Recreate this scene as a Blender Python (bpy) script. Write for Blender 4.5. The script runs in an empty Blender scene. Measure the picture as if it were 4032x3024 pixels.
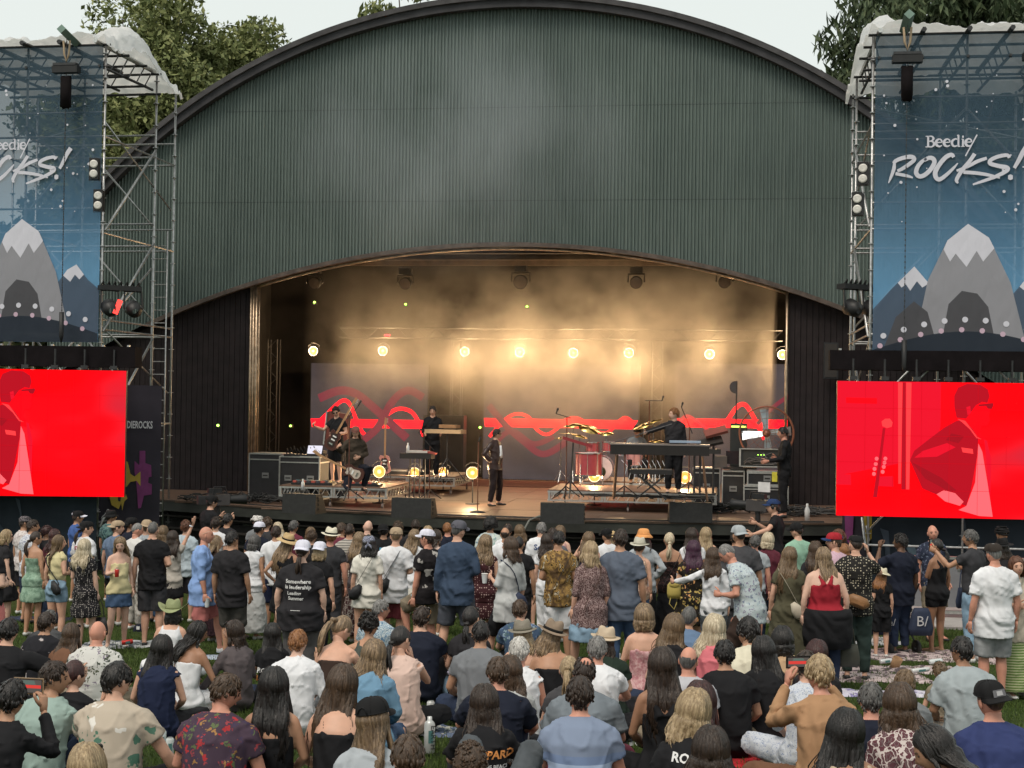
import bpy, bmesh, math, random
import numpy as np
from mathutils import Vector, Matrix, noise as mnoise
# camera
scene = bpy.context.scene
COL = scene.collection
rnd = random.Random(7)
EYE = 3.65
FOC = 5596.0
PITCH, ROLL = math.radians(0.75), math.radians(0.83)
cam_data = bpy.data.cameras.new('camera')
cam_data.lens = 36.0 * FOC / 4032.0
cam_data.clip_end = 2000
cam_data.clip_start = 0.1
cam = bpy.data.objects.new('camera', cam_data)
COL.objects.link(cam)
cam.matrix_world = (Matrix.Translation((0,0, EYE)) @ Matrix.Rotation(math.pi / 2 + PITCH, 4, 'X')
 @ Matrix.Rotation(ROLL, 4, 'Z'))
scene.camera = cam
# world, sun, exposure
SUN_EL, SUN_ROT = math.radians(56), math.radians(210)
world = bpy.data.worlds.new('World')
scene.world = world
world.use_nodes = True
wn = world.node_tree
bg = wn.nodes['Background']
sky = wn.nodes.new('ShaderNodeTexSky')
sky.sky_type = 'NISHITA'
sky.sun_disc = False
sky.sun_elevation = SUN_EL
sky.sun_rotation = SUN_ROT
sky.air_density = 1.0
sky.dust_density = 4.0
sky.ozone_density = 1.5
sky.altitude = 0
veil = wn.nodes.new('ShaderNodeMixRGB')
veil.blend_type = 'MIX'
veil.inputs[0].default_value = 0.85
veil.inputs[2].default_value = (7.5,7.9,7.4,1)
wn.links.new(sky.outputs[0], veil.inputs[1])
wn.links.new(veil.outputs[0], bg.inputs[0])
bg.inputs[1].default_value = 0.10
sun_data = bpy.data.lights.new('sun', 'SUN')
sun_data.energy = 1.7
sun_data.angle = math.radians(26)
sun_data.color = (1.0,0.89,0.77)
sun = bpy.data.objects.new('sun', sun_data)
COL.objects.link(sun)
sun.rotation_euler = (math.radians(34),0, math.radians(-30))
scene.view_settings.view_transform = 'Standard'
scene.view_settings.look = 'None'
scene.view_settings.exposure = 0.3
scene.view_settings.gamma = 1.0
scene.view_settings.use_curve_mapping = False
scene.render.engine = 'CYCLES'
cy = scene.cycles
cy.use_denoising = True
cy.denoiser = 'OPENIMAGEDENOISE'
cy.use_adaptive_sampling = True
cy.adaptive_threshold = 0.02
cy.max_bounces = 6
cy.diffuse_bounces = 3
cy.glossy_bounces = 2
cy.transmission_bounces = 2
cy.transparent_max_bounces = 10
cy.volume_bounces = 0
cy.volume_step_rate = 3.0
cy.volume_max_steps = 64
cy.sample_clamp_indirect = 4.0
cy.sample_clamp_direct = 30.0
# frames and geometry helpers
CAM = Vector((0,0, EYE))
def ray(u, v):
 x, z = (u - 2016) / FOC, -(v - 1512) / FOC
 c, s = math.cos(ROLL), math.sin(ROLL)
 x, z = x * c - z * s, x * s + z * c
 return Vector((x, math.cos(PITCH) - z * math.sin(PITCH), math.sin(PITCH) + z * math.cos(PITCH)))
def at(u, v, d):
 r = ray(u, v)
 return CAM + r * (d / r.y)
def at_z(u, v, z):
 r = ray(u, v)
 return CAM + r * ((z - EYE) / r.z)
YAW = math.radians(8.5)                         # the bowl faces slightly to the photographer's right
RV = Vector((math.cos(YAW),-math.sin(YAW),0))
DV = Vector((math.sin(YAW), math.cos(YAW),0))
ORG = at(2045,1585,34.8); ORG.z = 0
MS = Matrix.Translation(ORG) @ Matrix.Rotation(-YAW, 4, 'Z')
def on_plane(u, v, s):
 r = ray(u, v)
 t = (ORG + DV * s - CAM).dot(DV) / r.dot(DV)
 q = CAM + r * t - ORG
 return Vector((q.dot(RV), s, q.z))
def to_s(p):
 q = Vector(p) - ORG
 return Vector((q.dot(RV), q.dot(DV), p[2]))
def on_floor(u, v, z=1.3):
 return to_s(at_z(u, v, z))
_GX = [0,7,9,12,14,15.5,19,22,24,30]
_GZ = [1.75,1.2,1.05,.85,.62,.46,.25,.1,0,0]
def gz(d):
 return float(np.interp(d, _GX, _GZ))
class MB:
 def __init__(s):
  s.v, s.f, s.m = [], [], []
  s.mi = 0
 def add(s, vs, fs, mi=None):
  o = len(s.v)
  s.v.extend([tuple(p) for p in vs])
  s.f.extend([tuple(i + o for i in f) for f in fs])
  s.m.extend([s.mi if mi is None else mi] * len(fs))
  return s
 def box(s, c, d, mi=None, rot=None):
  x, y, z = d[0] / 2, d[1] / 2, d[2] / 2
  vs = [Vector((i * x, j * y, k * z)) for k in (-1,1) for j in (-1,1) for i in (-1,1)]
  if rot is not None:
   vs = [rot @ p for p in vs]
  vs = [p + Vector(c) for p in vs]
  return s.add(vs, [(0,2,3,1),(4,5,7,6),(0,1,5,4),(2,6,7,3),(0,4,6,2),(1,3,7,5)], mi)
 def tube(s, pts, r, n=8, mi=None, side=None, cap=True, flat=1.0):
  pts = [Vector(p) for p in pts]
  m = len(pts)
  if not hasattr(r, '__len__'):
   r = [r] * m
  vs, fs = [], []
  sd = None
  for i, p in enumerate(pts):
   t = (pts[min(i + 1, m - 1)] - pts[max(i - 1,0)])
   if t.length < 1e-9: t = Vector((0,0,1))
   t.normalize()
   if side is not None:
    sd = Vector(side)
   elif sd is None:
    sd = Vector((1,0,0)) if abs(t.x) < .8 else Vector((0,1,0))
   sd = (sd - t * sd.dot(t))
   if sd.length < 1e-6: sd = t.orthogonal()
   sd.normalize()
   o = t.cross(sd)
   rr = r[i]
   rx, ry = (rr if hasattr(rr, '__len__') else (rr, rr * flat))
   for k in range(n):
    a = 2 * math.pi * k / n
    vs.append(p + sd * (rx * math.cos(a)) + o * (ry * math.sin(a)))
  for i in range(m - 1):
   for k in range(n):
    a, b = i * n + k, i * n + (k + 1) % n
    fs.append((a, b, b + n, a + n))
  if cap:
   fs.append(tuple(range(n))[::-1])
   fs.append(tuple((m - 1) * n + k for k in range(n)))
  return s.add(vs, fs, mi)
 def lathe(s, prof, n=16, c=(0,0,0), axis=None, mi=None, warp=None, cap=False):
  vs, fs = [], []
  for (r, h) in prof:
   for k in range(n):
    a = 2 * math.pi * k / n
    p = Vector((r * math.cos(a), r * math.sin(a), h))
    if warp: p = Vector(warp(p))
    if axis is not None: p = axis @ p
    vs.append(p + Vector(c))
  for i in range(len(prof) - 1):
   for k in range(n):
    a, b = i * n + k, i * n + (k + 1) % n
    fs.append((a, b, b + n, a + n))
  if cap:
   fs.append(tuple(range(n))[::-1])
   fs.append(tuple((len(prof) - 1) * n + k for k in range(n)))
  return s.add(vs, fs, mi)
 def poly(s, pts, mi=None):
  return s.add(pts, [tuple(range(len(pts)))], mi)
 def ellipsoid(s, c, r, n=10, m=7, mi=None):
  prof = []
  vs, fs = [], []
  for j in range(m + 1):
   a = math.pi * j / m
   for k in range(n):
    b = 2 * math.pi * k / n
    q = max(math.sin(a),1e-3)
    vs.append((c[0] + r[0] * q * math.cos(b), c[1] + r[1] * q * math.sin(b), c[2] - r[2] * math.cos(a)))
  for j in range(m):
   for k in range(n):
    a, b = j * n + k, j * n + (k + 1) % n
    fs.append((a, b, b + n, a + n))
  return s.add(vs, fs, mi)
 def mesh(s, name, mats=None, smooth=False):
  me = bpy.data.meshes.new(name)
  me.from_pydata(s.v, [], s.f)
  if mats:
   for m_ in (mats if isinstance(mats, (list, tuple)) else [mats]):
    me.materials.append(m_)
   if len(me.materials) > 1:
    me.polygons.foreach_set('material_index', s.m)
  if smooth:
   me.polygons.foreach_set('use_smooth', [True] * len(me.polygons))
  me.update()
  return me
 def build(s, name, mats, parent=None, smooth=False, mat_world=None, loc=None):
  return link(name, s.mesh(name, mats, smooth), parent, mat_world, loc)
def link(name, me, parent=None, mat_world=None, loc=None):
 o = bpy.data.objects.new(name, me)
 COL.objects.link(o)
 if parent is not None: o.parent = parent
 if mat_world is not None: o.matrix_world = mat_world
 if loc is not None: o.location = loc
 return o
def tag(o, label=None, cat=None, group=None, kind=None):
 if label: o['label'] = label
 if cat: o['category'] = cat
 if group: o['group'] = group
 if kind: o['kind'] = kind
 return o
def thing(name, label, cat, loc=(0,0,0), rz=0.0, group=None):
 o = bpy.data.objects.new(name, None)
 o.empty_display_size = .1
 COL.objects.link(o)
 o.location = loc
 o.rotation_euler = (0,0, rz)
 return tag(o, label, cat, group)
def sthing(name, label, cat, s=(0,0,0), rz=0.0, group=None):
 return thing(name, label, cat, MS @ Vector(s), rz - YAW, group)
def dup(root, loc, rz, label=None, group=None):
 r = root.copy(); COL.objects.link(r); r.location = loc; r.rotation_euler = (0,0, rz)
 if label: r['label'] = label
 if group: r['group'] = group
 for ch in list(root.children):
  c = ch.copy(); COL.objects.link(c); c.parent = r
  for g in ch.children:
   d = g.copy(); COL.objects.link(d); d.parent = c
 return r
# materials
_mats = {}
def nt(name):
 m = bpy.data.materials.new(name); m.use_nodes = True
 n = m.node_tree.nodes
 return m, m.node_tree, n['Principled BSDF']
def setc(b, name, val):
 for k in ([name] if isinstance(name, str) else name):
  if k in b.inputs:
   b.inputs[k].default_value = val; return
def coord(t, kind='Object', scale=(1,1,1), rot=(0,0,0)):
 tc = t.nodes.new('ShaderNodeTexCoord'); mp = t.nodes.new('ShaderNodeMapping')
 mp.inputs['Scale'].default_value = scale
 mp.inputs['Rotation'].default_value = rot
 t.links.new(tc.outputs[kind], mp.inputs[0])
 return mp.outputs[0]
def noise(t, vec, scale, detail=3, rough=.55):
 n = t.nodes.new('ShaderNodeTexNoise')
 n.inputs['Scale'].default_value = scale; n.inputs['Detail'].default_value = detail
 n.inputs['Roughness'].default_value = rough
 if vec is not None: t.links.new(vec, n.inputs['Vector'])
 return n.outputs['Fac']
def ramp(t, fac, stops, interp='LINEAR'):
 r = t.nodes.new('ShaderNodeValToRGB')
 r.color_ramp.interpolation = interp
 el = r.color_ramp.elements
 while len(el) < len(stops): el.new(.5)
 for e, (p, c) in zip(el, stops):
  e.position = p; e.color = (*c, 1) if len(c) == 3 else c
 t.links.new(fac, r.inputs[0])
 return r.outputs[0]
def mixc(t, fac, a, b, mode='MIX'):
 m = t.nodes.new('ShaderNodeMixRGB'); m.blend_type = mode
 for i, x in ((0, fac),(1, a),(2, b)):
  if hasattr(x, 'is_linked') or hasattr(x, 'links'): t.links.new(x, m.inputs[i])
  elif i == 0: m.inputs[0].default_value = x
  else: m.inputs[i].default_value = (*x, 1) if len(x) == 3 else x
 return m.outputs[0]
def bump(t, b, h, strength=.3, dist=.01):
 n = t.nodes.new('ShaderNodeBump'); n.inputs['Strength'].default_value = strength
 n.inputs['Distance'].default_value = dist
 t.links.new(h, n.inputs['Height']); t.links.new(n.outputs[0], b.inputs['Normal'])
def sc(c, k): return tuple(min(1, x * k) for x in c)
def plain(name, col, rough=.6, metal=0.0, var=.15, scale=6, bmp=0.0, spec=.4, bscale=60):
 key = ('plain', name)
 if key in _mats: return _mats[key]
 m, t, b = nt(name)
 v = coord(t)
 c = ramp(t, noise(t, v, scale, 4), [(.3, sc(col, 1 - var)),(.7, sc(col, 1 + var))])
 t.links.new(c, b.inputs['Base Color'])
 setc(b, 'Roughness', rough); setc(b, 'Metallic', metal)
 setc(b, ('Specular IOR Level', 'Specular'), spec)
 if bmp: bump(t, b, noise(t, v, bscale, 3), bmp, .01)
 _mats[key] = m
 return m
def emis(name, col, strength=1.0):
 key = ('emis', name)
 if key in _mats: return _mats[key]
 m, t, b = nt(name)
 setc(b, 'Base Color', (0.004,.004,.004,1)); setc(b, ('Specular IOR Level', 'Specular'),.03); setc(b, 'Roughness', .6)
 setc(b, ('Emission Color', 'Emission'),(*col, 1)); setc(b, 'Emission Strength', strength)
 _mats[key] = m
 return m
STEEL = plain('galvanised_steel', (.42,.42,.42),.38,.85,.25,14)
DARKSTEEL = plain('dark_steel', (.05,.05,.052),.45,.6,.2,10)
BLACK = plain('black_paint', (.012,.012,.013),.5,0,.3,8)
BLACKCLOTH = plain('black_drape_cloth', (.009,.007,.008),.9,0,.3,3,.3,.1,30)
RUBBER = plain('black_rubber', (.015,.015,.015),.6,0,.2,20)
ALU = plain('aluminium', (.55,.55,.53),.35,.9,.15,20)
WHITE = plain('white_plastic', (.75,.75,.73),.4,0,.05,8)
CHROME = plain('chrome', (.75,.75,.75),.15,1.0,.1,20)
GOLD = plain('bronze_cymbal', (.62,.42,.14),.25,1.0,.2,30)
WOODDARK = plain('dark_stained_wood', (.045,.028,.018),.6,0,.4,5,.2)
def stroke(mb, pts, y, m=None, close_round=True):
 n = len(pts)
 L, R = [], []
 for i, (x, z, w) in enumerate(pts):
  a, b_ = pts[max(i - 1,0)], pts[min(i + 1, n - 1)]
  dx, dz = b_[0] - a[0], b_[1] - a[1]
  l = math.hypot(dx, dz) or 1
  nx_, nz_ = -dz / l * w, dx / l * w
  L.append((x + nx_, y, z + nz_)); R.append((x - nx_, y, z - nz_))
 mb.add(L + R, [(i + n, i + 1 + n, i + 1, i) for i in range(n - 1)])
def smooth_path(pts, k=5):
 out = []
 n = len(pts)
 for i in range(n - 1):
  p0, p1, p2, p3 = pts[max(i - 1,0)], pts[i], pts[i + 1], pts[min(i + 2, n - 1)]
  for j in range(k):
   t_ = j / k
   out.append(tuple(.5 * (2 * b_ + (c_ - a_) * t_ + (2 * a_ - 5 * b_ + 4 * c_ - d_) * t_ * t_ + (3 * b_ - a_ - 3 * c_ + d_) * t_ ** 3)
 for a_, b_, c_, d_ in zip(p0, p1, p2, p3)))
 out.append(pts[-1])
 return out
# == the ground
def build_ground():
 xs = np.concatenate([np.linspace(-260,-16,12), np.linspace(-15,15,121), np.linspace(16,260,12)])
 ys = np.concatenate([np.linspace(-60,2,8), np.linspace(3,31,113), np.linspace(32,60,8), np.linspace(80,420,8)])
 vs, fs = [], []
 for y in ys:
  for x in xs:
   z = gz(y) + (.02 * mnoise.noise(Vector((x * .6, y * .6,0))) + .01 * mnoise.noise(Vector((x * 2, y * 2,3))) if y < 31 else 0)
   vs.append((x, y, z))
 nx = len(xs)
 for j in range(len(ys) - 1):
  for i in range(nx - 1):
   a = j * nx + i
   fs.append((a, a + 1, a + nx + 1, a + nx))
 m, t, b = nt('lawn_soil_and_turf')
 v = coord(t)
 c1 = ramp(t, noise(t, v, 90,4,.7), [(.25,(.020,.035,.008)),(.5,(.045,.075,.016)),(.8,(.09,.12,.035))])
 c2 = ramp(t, noise(t, v, 1.3,5), [(.35,(.75,.7,.6)),(.65,(1.1,1.1,1.0))])
 t.links.new(mixc(t, 1.0, c1, c2, 'MULTIPLY'), b.inputs['Base Color'])
 setc(b, 'Roughness', .9); setc(b, ('Specular IOR Level', 'Specular'),.15)
 bump(t, b, noise(t, v, 120,4,.8),1.0,.03)
 mb = MB(); mb.add(vs, fs)
 tag(mb.build('ground', m, smooth=True), kind='structure')
 mb = MB()
 p = [(3.6,24.4),(4.2,23.9),(6.0,23.5),(12,22.8),(12,27),(3.6,27)]
 zz = gz(23.2) + .035
 mb.add([(x, y, zz) for x, y in p] + [(x, y, zz - .12) for x, y in p],
 [tuple(range(6))[::-1]] + [(i, (i + 1) % 6,(i + 1) % 6 + 6, i + 6) for i in range(6)])
 tag(mb.build('pavement', plain('pavement_concrete', (.30,.28,.27),.85,0,.2,3,.2)), kind='structure')
build_ground()
def build_grass():
 rs = np.random.RandomState(3)
 n = 150000
 d = 6.0 + 18.0 * rs.rand(n) ** 1.0
 x = (rs.rand(n) - .5) * (.78 * d + 1.2)
 z = np.interp(d, _GX, _GZ)
 h = .025 + .035 * rs.rand(n)
 h *= .75 + .5 * (np.sin(x * 2.1) * np.sin(d * 1.7 + x) * .5 + .5)
 a = rs.rand(n) * 2 * np.pi
 w = .003 + .003 * rs.rand(n) + .0002 * d
 lean = (rs.rand(n, 2) - .5) * .04
 P = np.zeros((n, 3,3), np.float32)
 P[:, 0] = np.stack([x - w * np.cos(a), d - w * np.sin(a), z - .01], 1)
 P[:, 1] = np.stack([x + w * np.cos(a), d + w * np.sin(a), z - .01], 1)
 P[:, 2] = np.stack([x + lean[:, 0], d + lean[:, 1], z + h], 1)
 me = bpy.data.meshes.new('grass')
 me.vertices.add(3 * n); me.vertices.foreach_set('co', P.reshape(-1))
 me.loops.add(3 * n); me.loops.foreach_set('vertex_index', np.arange(3 * n, dtype=np.int32))
 me.polygons.add(n); me.polygons.foreach_set('loop_start', np.arange(0,3 * n, 3, dtype=np.int32))
 me.update(calc_edges=True)
 m, t, b = nt('grass_blades')
 v = coord(t)
 c = ramp(t, noise(t, v, 60,2), [(.3,(.03,.055,.012)),(.55,(.07,.11,.025)),(.8,(.15,.17,.06))])
 t.links.new(c, b.inputs['Base Color']); setc(b, 'Roughness', .6); setc(b, ('Specular IOR Level', 'Specular'),.2)
 me.materials.append(m)
 tag(link('grass', me), 'short green lawn grass between the blankets and the seated crowd', 'grass', kind='stuff')
build_grass()
# == the bowl: fascia, roof, stage house
CXL, CZL, RL = -.378,-14.396,21.975
CXU, CZU, RU = -.325,-1.042,14.618
def z_low(x): return CZL + math.sqrt(RL * RL - (x - CXL) ** 2)
def z_up(x, r=RU):
 q = r * r - (x - CXU) ** 2
 return CZU + math.sqrt(max(q, 0.01))
bowl = sthing('stage_shell', 'dark green corrugated bandshell with a wide arched opening over the stage', 'bandshell')
m, t, b = nt('green_corrugated_paint')
v = coord(t)
st = coord(t, 'Object', (9,9,.35))
c = ramp(t, noise(t, st, 1.4,5,.6), [(.25,(.082,.110,.104)),(.55,(.108,.142,.134)),(.8,(.138,.170,.160))])
c2 = ramp(t, noise(t, v, .5,4), [(.3,(.86,.87,.86)),(.7,(1.14,1.13,1.1))])
c3 = ramp(t, noise(t, coord(t, 'Object', (14,14,3)),2.2,3), [(.70,(1,1,1)),(.80,(.55,.52,.48))])
t.links.new(mixc(t, 1, mixc(t, 1, c, c2, 'MULTIPLY'), c3, 'MULTIPLY'), b.inputs['Base Color'])
setc(b, 'Roughness', .55); setc(b, ('Specular IOR Level', 'Specular'),.35)
GREENM = m
def corrugated(x0, x1, f0, f1, y0, pitch=.085, amp=.024, steps=7, nz=10):
 n = int((x1 - x0) / pitch) * steps
 xs = np.linspace(x0, x1, n + 1)
 vs, fs = [], []
 for i, x in enumerate(xs):
  ph = (x / pitch) % 1.0
  w = math.tanh(3.2 * math.sin(2 * math.pi * ph))
  y = y0 - amp * w
  a, c_ = f0(x), f1(x)
  for k in range(nz + 1):
   vs.append((x, y, a + (c_ - a) * k / nz))
 for i in range(n):
  for k in range(nz):
   a = i * (nz + 1) + k
   fs.append((a, a + nz + 1, a + nz + 2, a + 1))
 mb = MB(); mb.add(vs, fs)
 return mb
x_end = 12.3
corrugated(-x_end, x_end - .5, lambda x: max(z_low(x),-.2) if abs(x) < 21 else 0, lambda x: z_up(x, RU - .25),0, nz=2).build('corrugated_fascia', GREENM, bowl)
for z_ in (8.6,10.9):
 xm = 9.0 if z_ < 9 else 7.6
 jm = corrugated(-xm, xm, lambda x, z_=z_: max(z_, z_low(x)), lambda x, z_=z_: max(z_ + .015, z_low(x) + .001),-.004, nz=1, steps=7).build('lap_joint', plain('lap_dark_green', (.05,.065,.06),.6), bowl)  # narrow dark green strip along each sheet joint
def arch_strip(cx, cz, r0, r1, y0, y1, x0, x1, n=80):
 vs, fs = [], []
 for i in range(n + 1):
  a0 = math.asin(max(-1, min(1,(x0 - cx) / r0))); a1 = math.asin(max(-1, min(1,(x1 - cx) / r0)))
  a = a0 + (a1 - a0) * i / n
  for (r, y) in ((r0, y0),(r1, y0),(r1, y1),(r0, y1)):
   vs.append((cx + r * math.sin(a), y, cz + r * math.cos(a)))
 for i in range(n):
  for k in range(4):
   a, b_ = i * 4 + k, i * 4 + (k + 1) % 4
   fs.append((a, a + 4, b_ + 4, b_))
 fs += [(0,1,2,3),(n * 4 + 3, n * 4 + 2, n * 4 + 1, n * 4)]
 mb = MB(); mb.add(vs, fs)
 return mb
EDGE = plain('weathered_black_board', (.035,.034,.038),.75,0,.35,2.5,.2)
EDGE2 = plain('roof_capping_felt', (.055,.053,.056),.85,0,.3,4,.3)
arch_strip(CXU, CZU, RU - .27, RU - .05,-.30,-.10,-12.6,12.6).build('roof_edge_board', EDGE, bowl)
arch_strip(CXU, CZU, RU - .09, RU + .01,-.38,-.305,-12.9,12.9).build('roof_capping', EDGE2, bowl)
arch_strip(CXU, CZU, RU + .015, RU + .04,-.37,13.0,-13.2,13.2).build('arched_roof', EDGE2, bowl)
arch_strip(CXL, CZL, RL - .10, RL + .005,-.07,.10,-9.6,9.4).build('arch_trim', plain('rusty_arch_trim', (.085,.065,.055),.6,.2,.4,6), bowl)
JL, JR = -6.78,6.42
BOARD = plain('dark_wing_boards', (.018,.013,.014),.75,0,.3,4,.1,.25)
def wing(x0, x1):
 n = max(1, int(round((x1 - x0) / .14)))
 for i in range(n):
  a = x0 + (x1 - x0) * i / n; c_ = x0 + (x1 - x0) * (i + 1) / n - .012
  zt0, zt1 = z_low(a) - .06, z_low(c_) - .06
  mb = MB()
  y = .26 + .006 * (i % 2)
  mb.add([(a, y, 0.9),(c_, y, 0.9),(c_, y + .03,0.9),(a, y + .03,.9),(a, y, zt0),(c_, y, zt1),(c_, y + .03, zt1),(a, y + .03, zt0)],
 [(0,1,5,4),(1,2,6,5),(2,3,7,6),(3,0,4,7),(4,5,6,7)])
  mb.build('board', BOARD, bowl)
wing(-12.0, JL - .17)
wing(JR + .06,11.4)
for a_, c_ in ((-12.0, JL - .1),(JR + .05,11.3)):
 MB().add([(a_, .31,.9),(c_, .31,.9),(c_, .31, z_low(c_) + .3),(a_, .31, max(1, z_low(a_) + .3))], [(0,1,2,3)]).build('wing_light_block', BLACKCLOTH, bowl)  # added black sheet, keeps stage light from showing through the board gaps
FR = plain('proscenium_metal', (.40,.30,.21),.33,.8,.3,9)
mb = MB()
for k, (dx, r) in enumerate(((-.13,.03),(-.07,.035),(.0,.045),(.06,.02))):
 mb.tube([(JL + dx, .12 + .03 * k, 1.3),(JL + dx, .12 + .03 * k, z_low(JL + dx) - .1)], r, 10)
mb.build('proscenium_post', FR, bowl, True)
mb = MB(); mb.tube([(JR, .15,1.3),(JR, .15, z_low(JR) - .1)], .035,8); mb.build('proscenium_post', FR, bowl, True)
pts = [(JL + (JR - JL) * i / 40,.17, z_low(JL + (JR - JL) * i / 40) - .14) for i in range(41)]
mb = MB(); mb.tube(pts, .035,6); mb.build('proscenium_header', FR, bowl, True)
corrugated(-12.0,-6.9, lambda x: -.1, lambda x: .78,-.2,.11,.022,4,1).build('corrugated_skirt', GREENM, bowl)
mb = MB()
mb.box((-9.35,-.15,.86),(5.3,.5,.12)); mb.box((-9.35,.05,1.06),(5.3,.3,.10)); mb.box((-9.35,.18,1.24),(5.3,.14,.08))
mb.build('ledge', WOODDARK, bowl)
mb = MB()
D = 9.6
HW = 9.5
mb.poly([(-HW, D, 1.2),(HW, D, 1.2),(HW, D, 9.2),(-HW, D, 9.2)])
mb.poly([(-HW, .35,1.2),(-HW, D, 1.2),(-HW, D, 9.2),(-HW, .35,9.2)])
mb.poly([(HW, .35,1.2),(HW, D, 1.2),(HW, D, 9.2),(HW, .35,9.2)])
mb.poly([(-HW, .35,9.2),(HW, .35,9.2),(HW, D, 9.2),(-HW, D, 9.2)])
mb.build('stage_house_lining', plain('black_stage_lining', (.013,.011,.010),.9,0,.3,2), bowl)
mb = MB()
mb.poly([(-HW, .32,7.9),(HW, .32,7.9),(HW, .32,9.2),(-HW, .32,9.2)])
mb.build('header_backing', BLACKCLOTH, bowl)
for k in range(5):
 MB().box((0,1.2 + 1.7 * k, 7.9),(18.6,.12,.22)).build('rafter', WOODDARK, bowl)
# stage floor with a bowed front edge, laid in planks sections
FRONT = [(-10.2,-2.2),(-6.9,-3.6),(-5.6,-4.3),(-3.6,-5.05),(-1.6,-5.55),(0.2,-5.85),(2.0,-5.9),(4.0,-5.75),(6.0,-5.35),(7.5,-4.85),(9.6,-4.0)]
def y_front(x):
 return float(np.interp(x, [p[0] for p in FRONT], [p[1] for p in FRONT]))
m, t, b = nt('worn_plywood_stage')
v = coord(t)
c = ramp(t, noise(t, coord(t, 'Object', (1,6,1)),1.6,6,.65), [(.25,(.085,.050,.035)),(.55,(.165,.10,.07)),(.8,(.26,.165,.115))])
c2 = ramp(t, noise(t, v, 9,5,.7), [(.3,(.72,.70,.70)),(.6,(1,1,1)),(.8,(1.15,1.1,1.05))])
t.links.new(mixc(t, 1, c, c2, 'MULTIPLY'), b.inputs['Base Color'])
setc(b, 'Roughness', .42); setc(b, ('Specular IOR Level', 'Specular'),.45)
bump(t, b, noise(t, v, 14,3),.15,.01)
STAGEFLOOR = m
stage = sthing('stage', 'raised plywood stage with a bowed black front edge under the bandshell', 'stage')
for j, (ya, yb) in enumerate([(-6,-4.8),(-4.8,-3.6),(-3.6,-2.4),(-2.4,-1.2),(-1.2,0.0),(0.0,1.2),(1.2,2.4),(2.4,3.6),(3.6,4.8),(4.8,6.0),(6.0,9.6)]):
 for i in range(8):
  xa, xb = -9.8 + 2.44 * i, -9.8 + 2.44 * (i + 1)
  if ya > .3 and (xb < -HW or xa > HW): continue
  nx = 7
  pts0, pts1 = [], []
  for k in range(nx):
   x = xa + .004 + (xb - xa - .008) * k / (nx - 1)
   yf = max(ya + .004, y_front(x) + .02)
   pts0.append((x, yf)); pts1.append((x, yb - .004))
  if all(p[1] >= q[1] - .02 for p, q in zip(pts0, pts1)): continue
  pts0 = [(p[0], min(p[1], q[1] - .001)) for p, q in zip(pts0, pts1)]
  dz = .0015 * ((i * 7 + j * 5) % 3)
  mb = MB()
  n2 = 2 * nx
  ring = pts0 + pts1[::-1]
  vs = [(x, y, 1.30 + dz) for x, y in ring] + [(x, y, 1.27) for x, y in ring]
  fs = [tuple(range(n2))] + [(k, k + n2,(k + 1) % n2 + n2,(k + 1) % n2) for k in range(n2)]
  mb.add(vs, fs)
  mb.build('deck_sheet', STAGEFLOOR, stage)
APR = plain('black_green_apron_paint', (.028,.030,.026),.7,0,.45,1.4,.15)
def apron(z0, z1, off, thick, name, mat):
 vs, fs = [], []
 xs = np.linspace(-10.2,9.6,70)
 for x in xs:
  y = y_front(x) + off
  vs += [(x, y, z0),(x, y, z1),(x, y + thick, z1),(x, y + thick, z0)]
 for i in range(len(xs) - 1):
  for k in range(4):
   a, c_ = i * 4 + k, i * 4 + (k + 1) % 4
   fs.append((a, a + 4, c_ + 4, c_))
 MB().add(vs, fs).build(name, mat, stage)
apron(1.05,1.262,0.0,.12, 'apron_beam', APR)
apron(1.264,1.298,-.02,.05, 'apron_edge', WOODDARK)
for k in range(5):
 apron(.84 - .2 * k, 1.02 - .2 * k, .38 + .01 * (k % 2),.04, 'apron_board', plain('apron_board_dark', (.013,.012,.011),.8,0,.4,2))
for k in range(3):
 apron(.95 - .28 * k - .03,.95 - .28 * k, .10 - .05 * k, .25, 'tread', plain('tread_dark', (.02,.017,.014),.8))
MB().box((-.9,6.2,1.308),(3.2,3.0,.012)).build('carpet', plain('dark_red_carpet', (.06,.018,.016),.95,0,.2,5,.4), stage)
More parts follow.
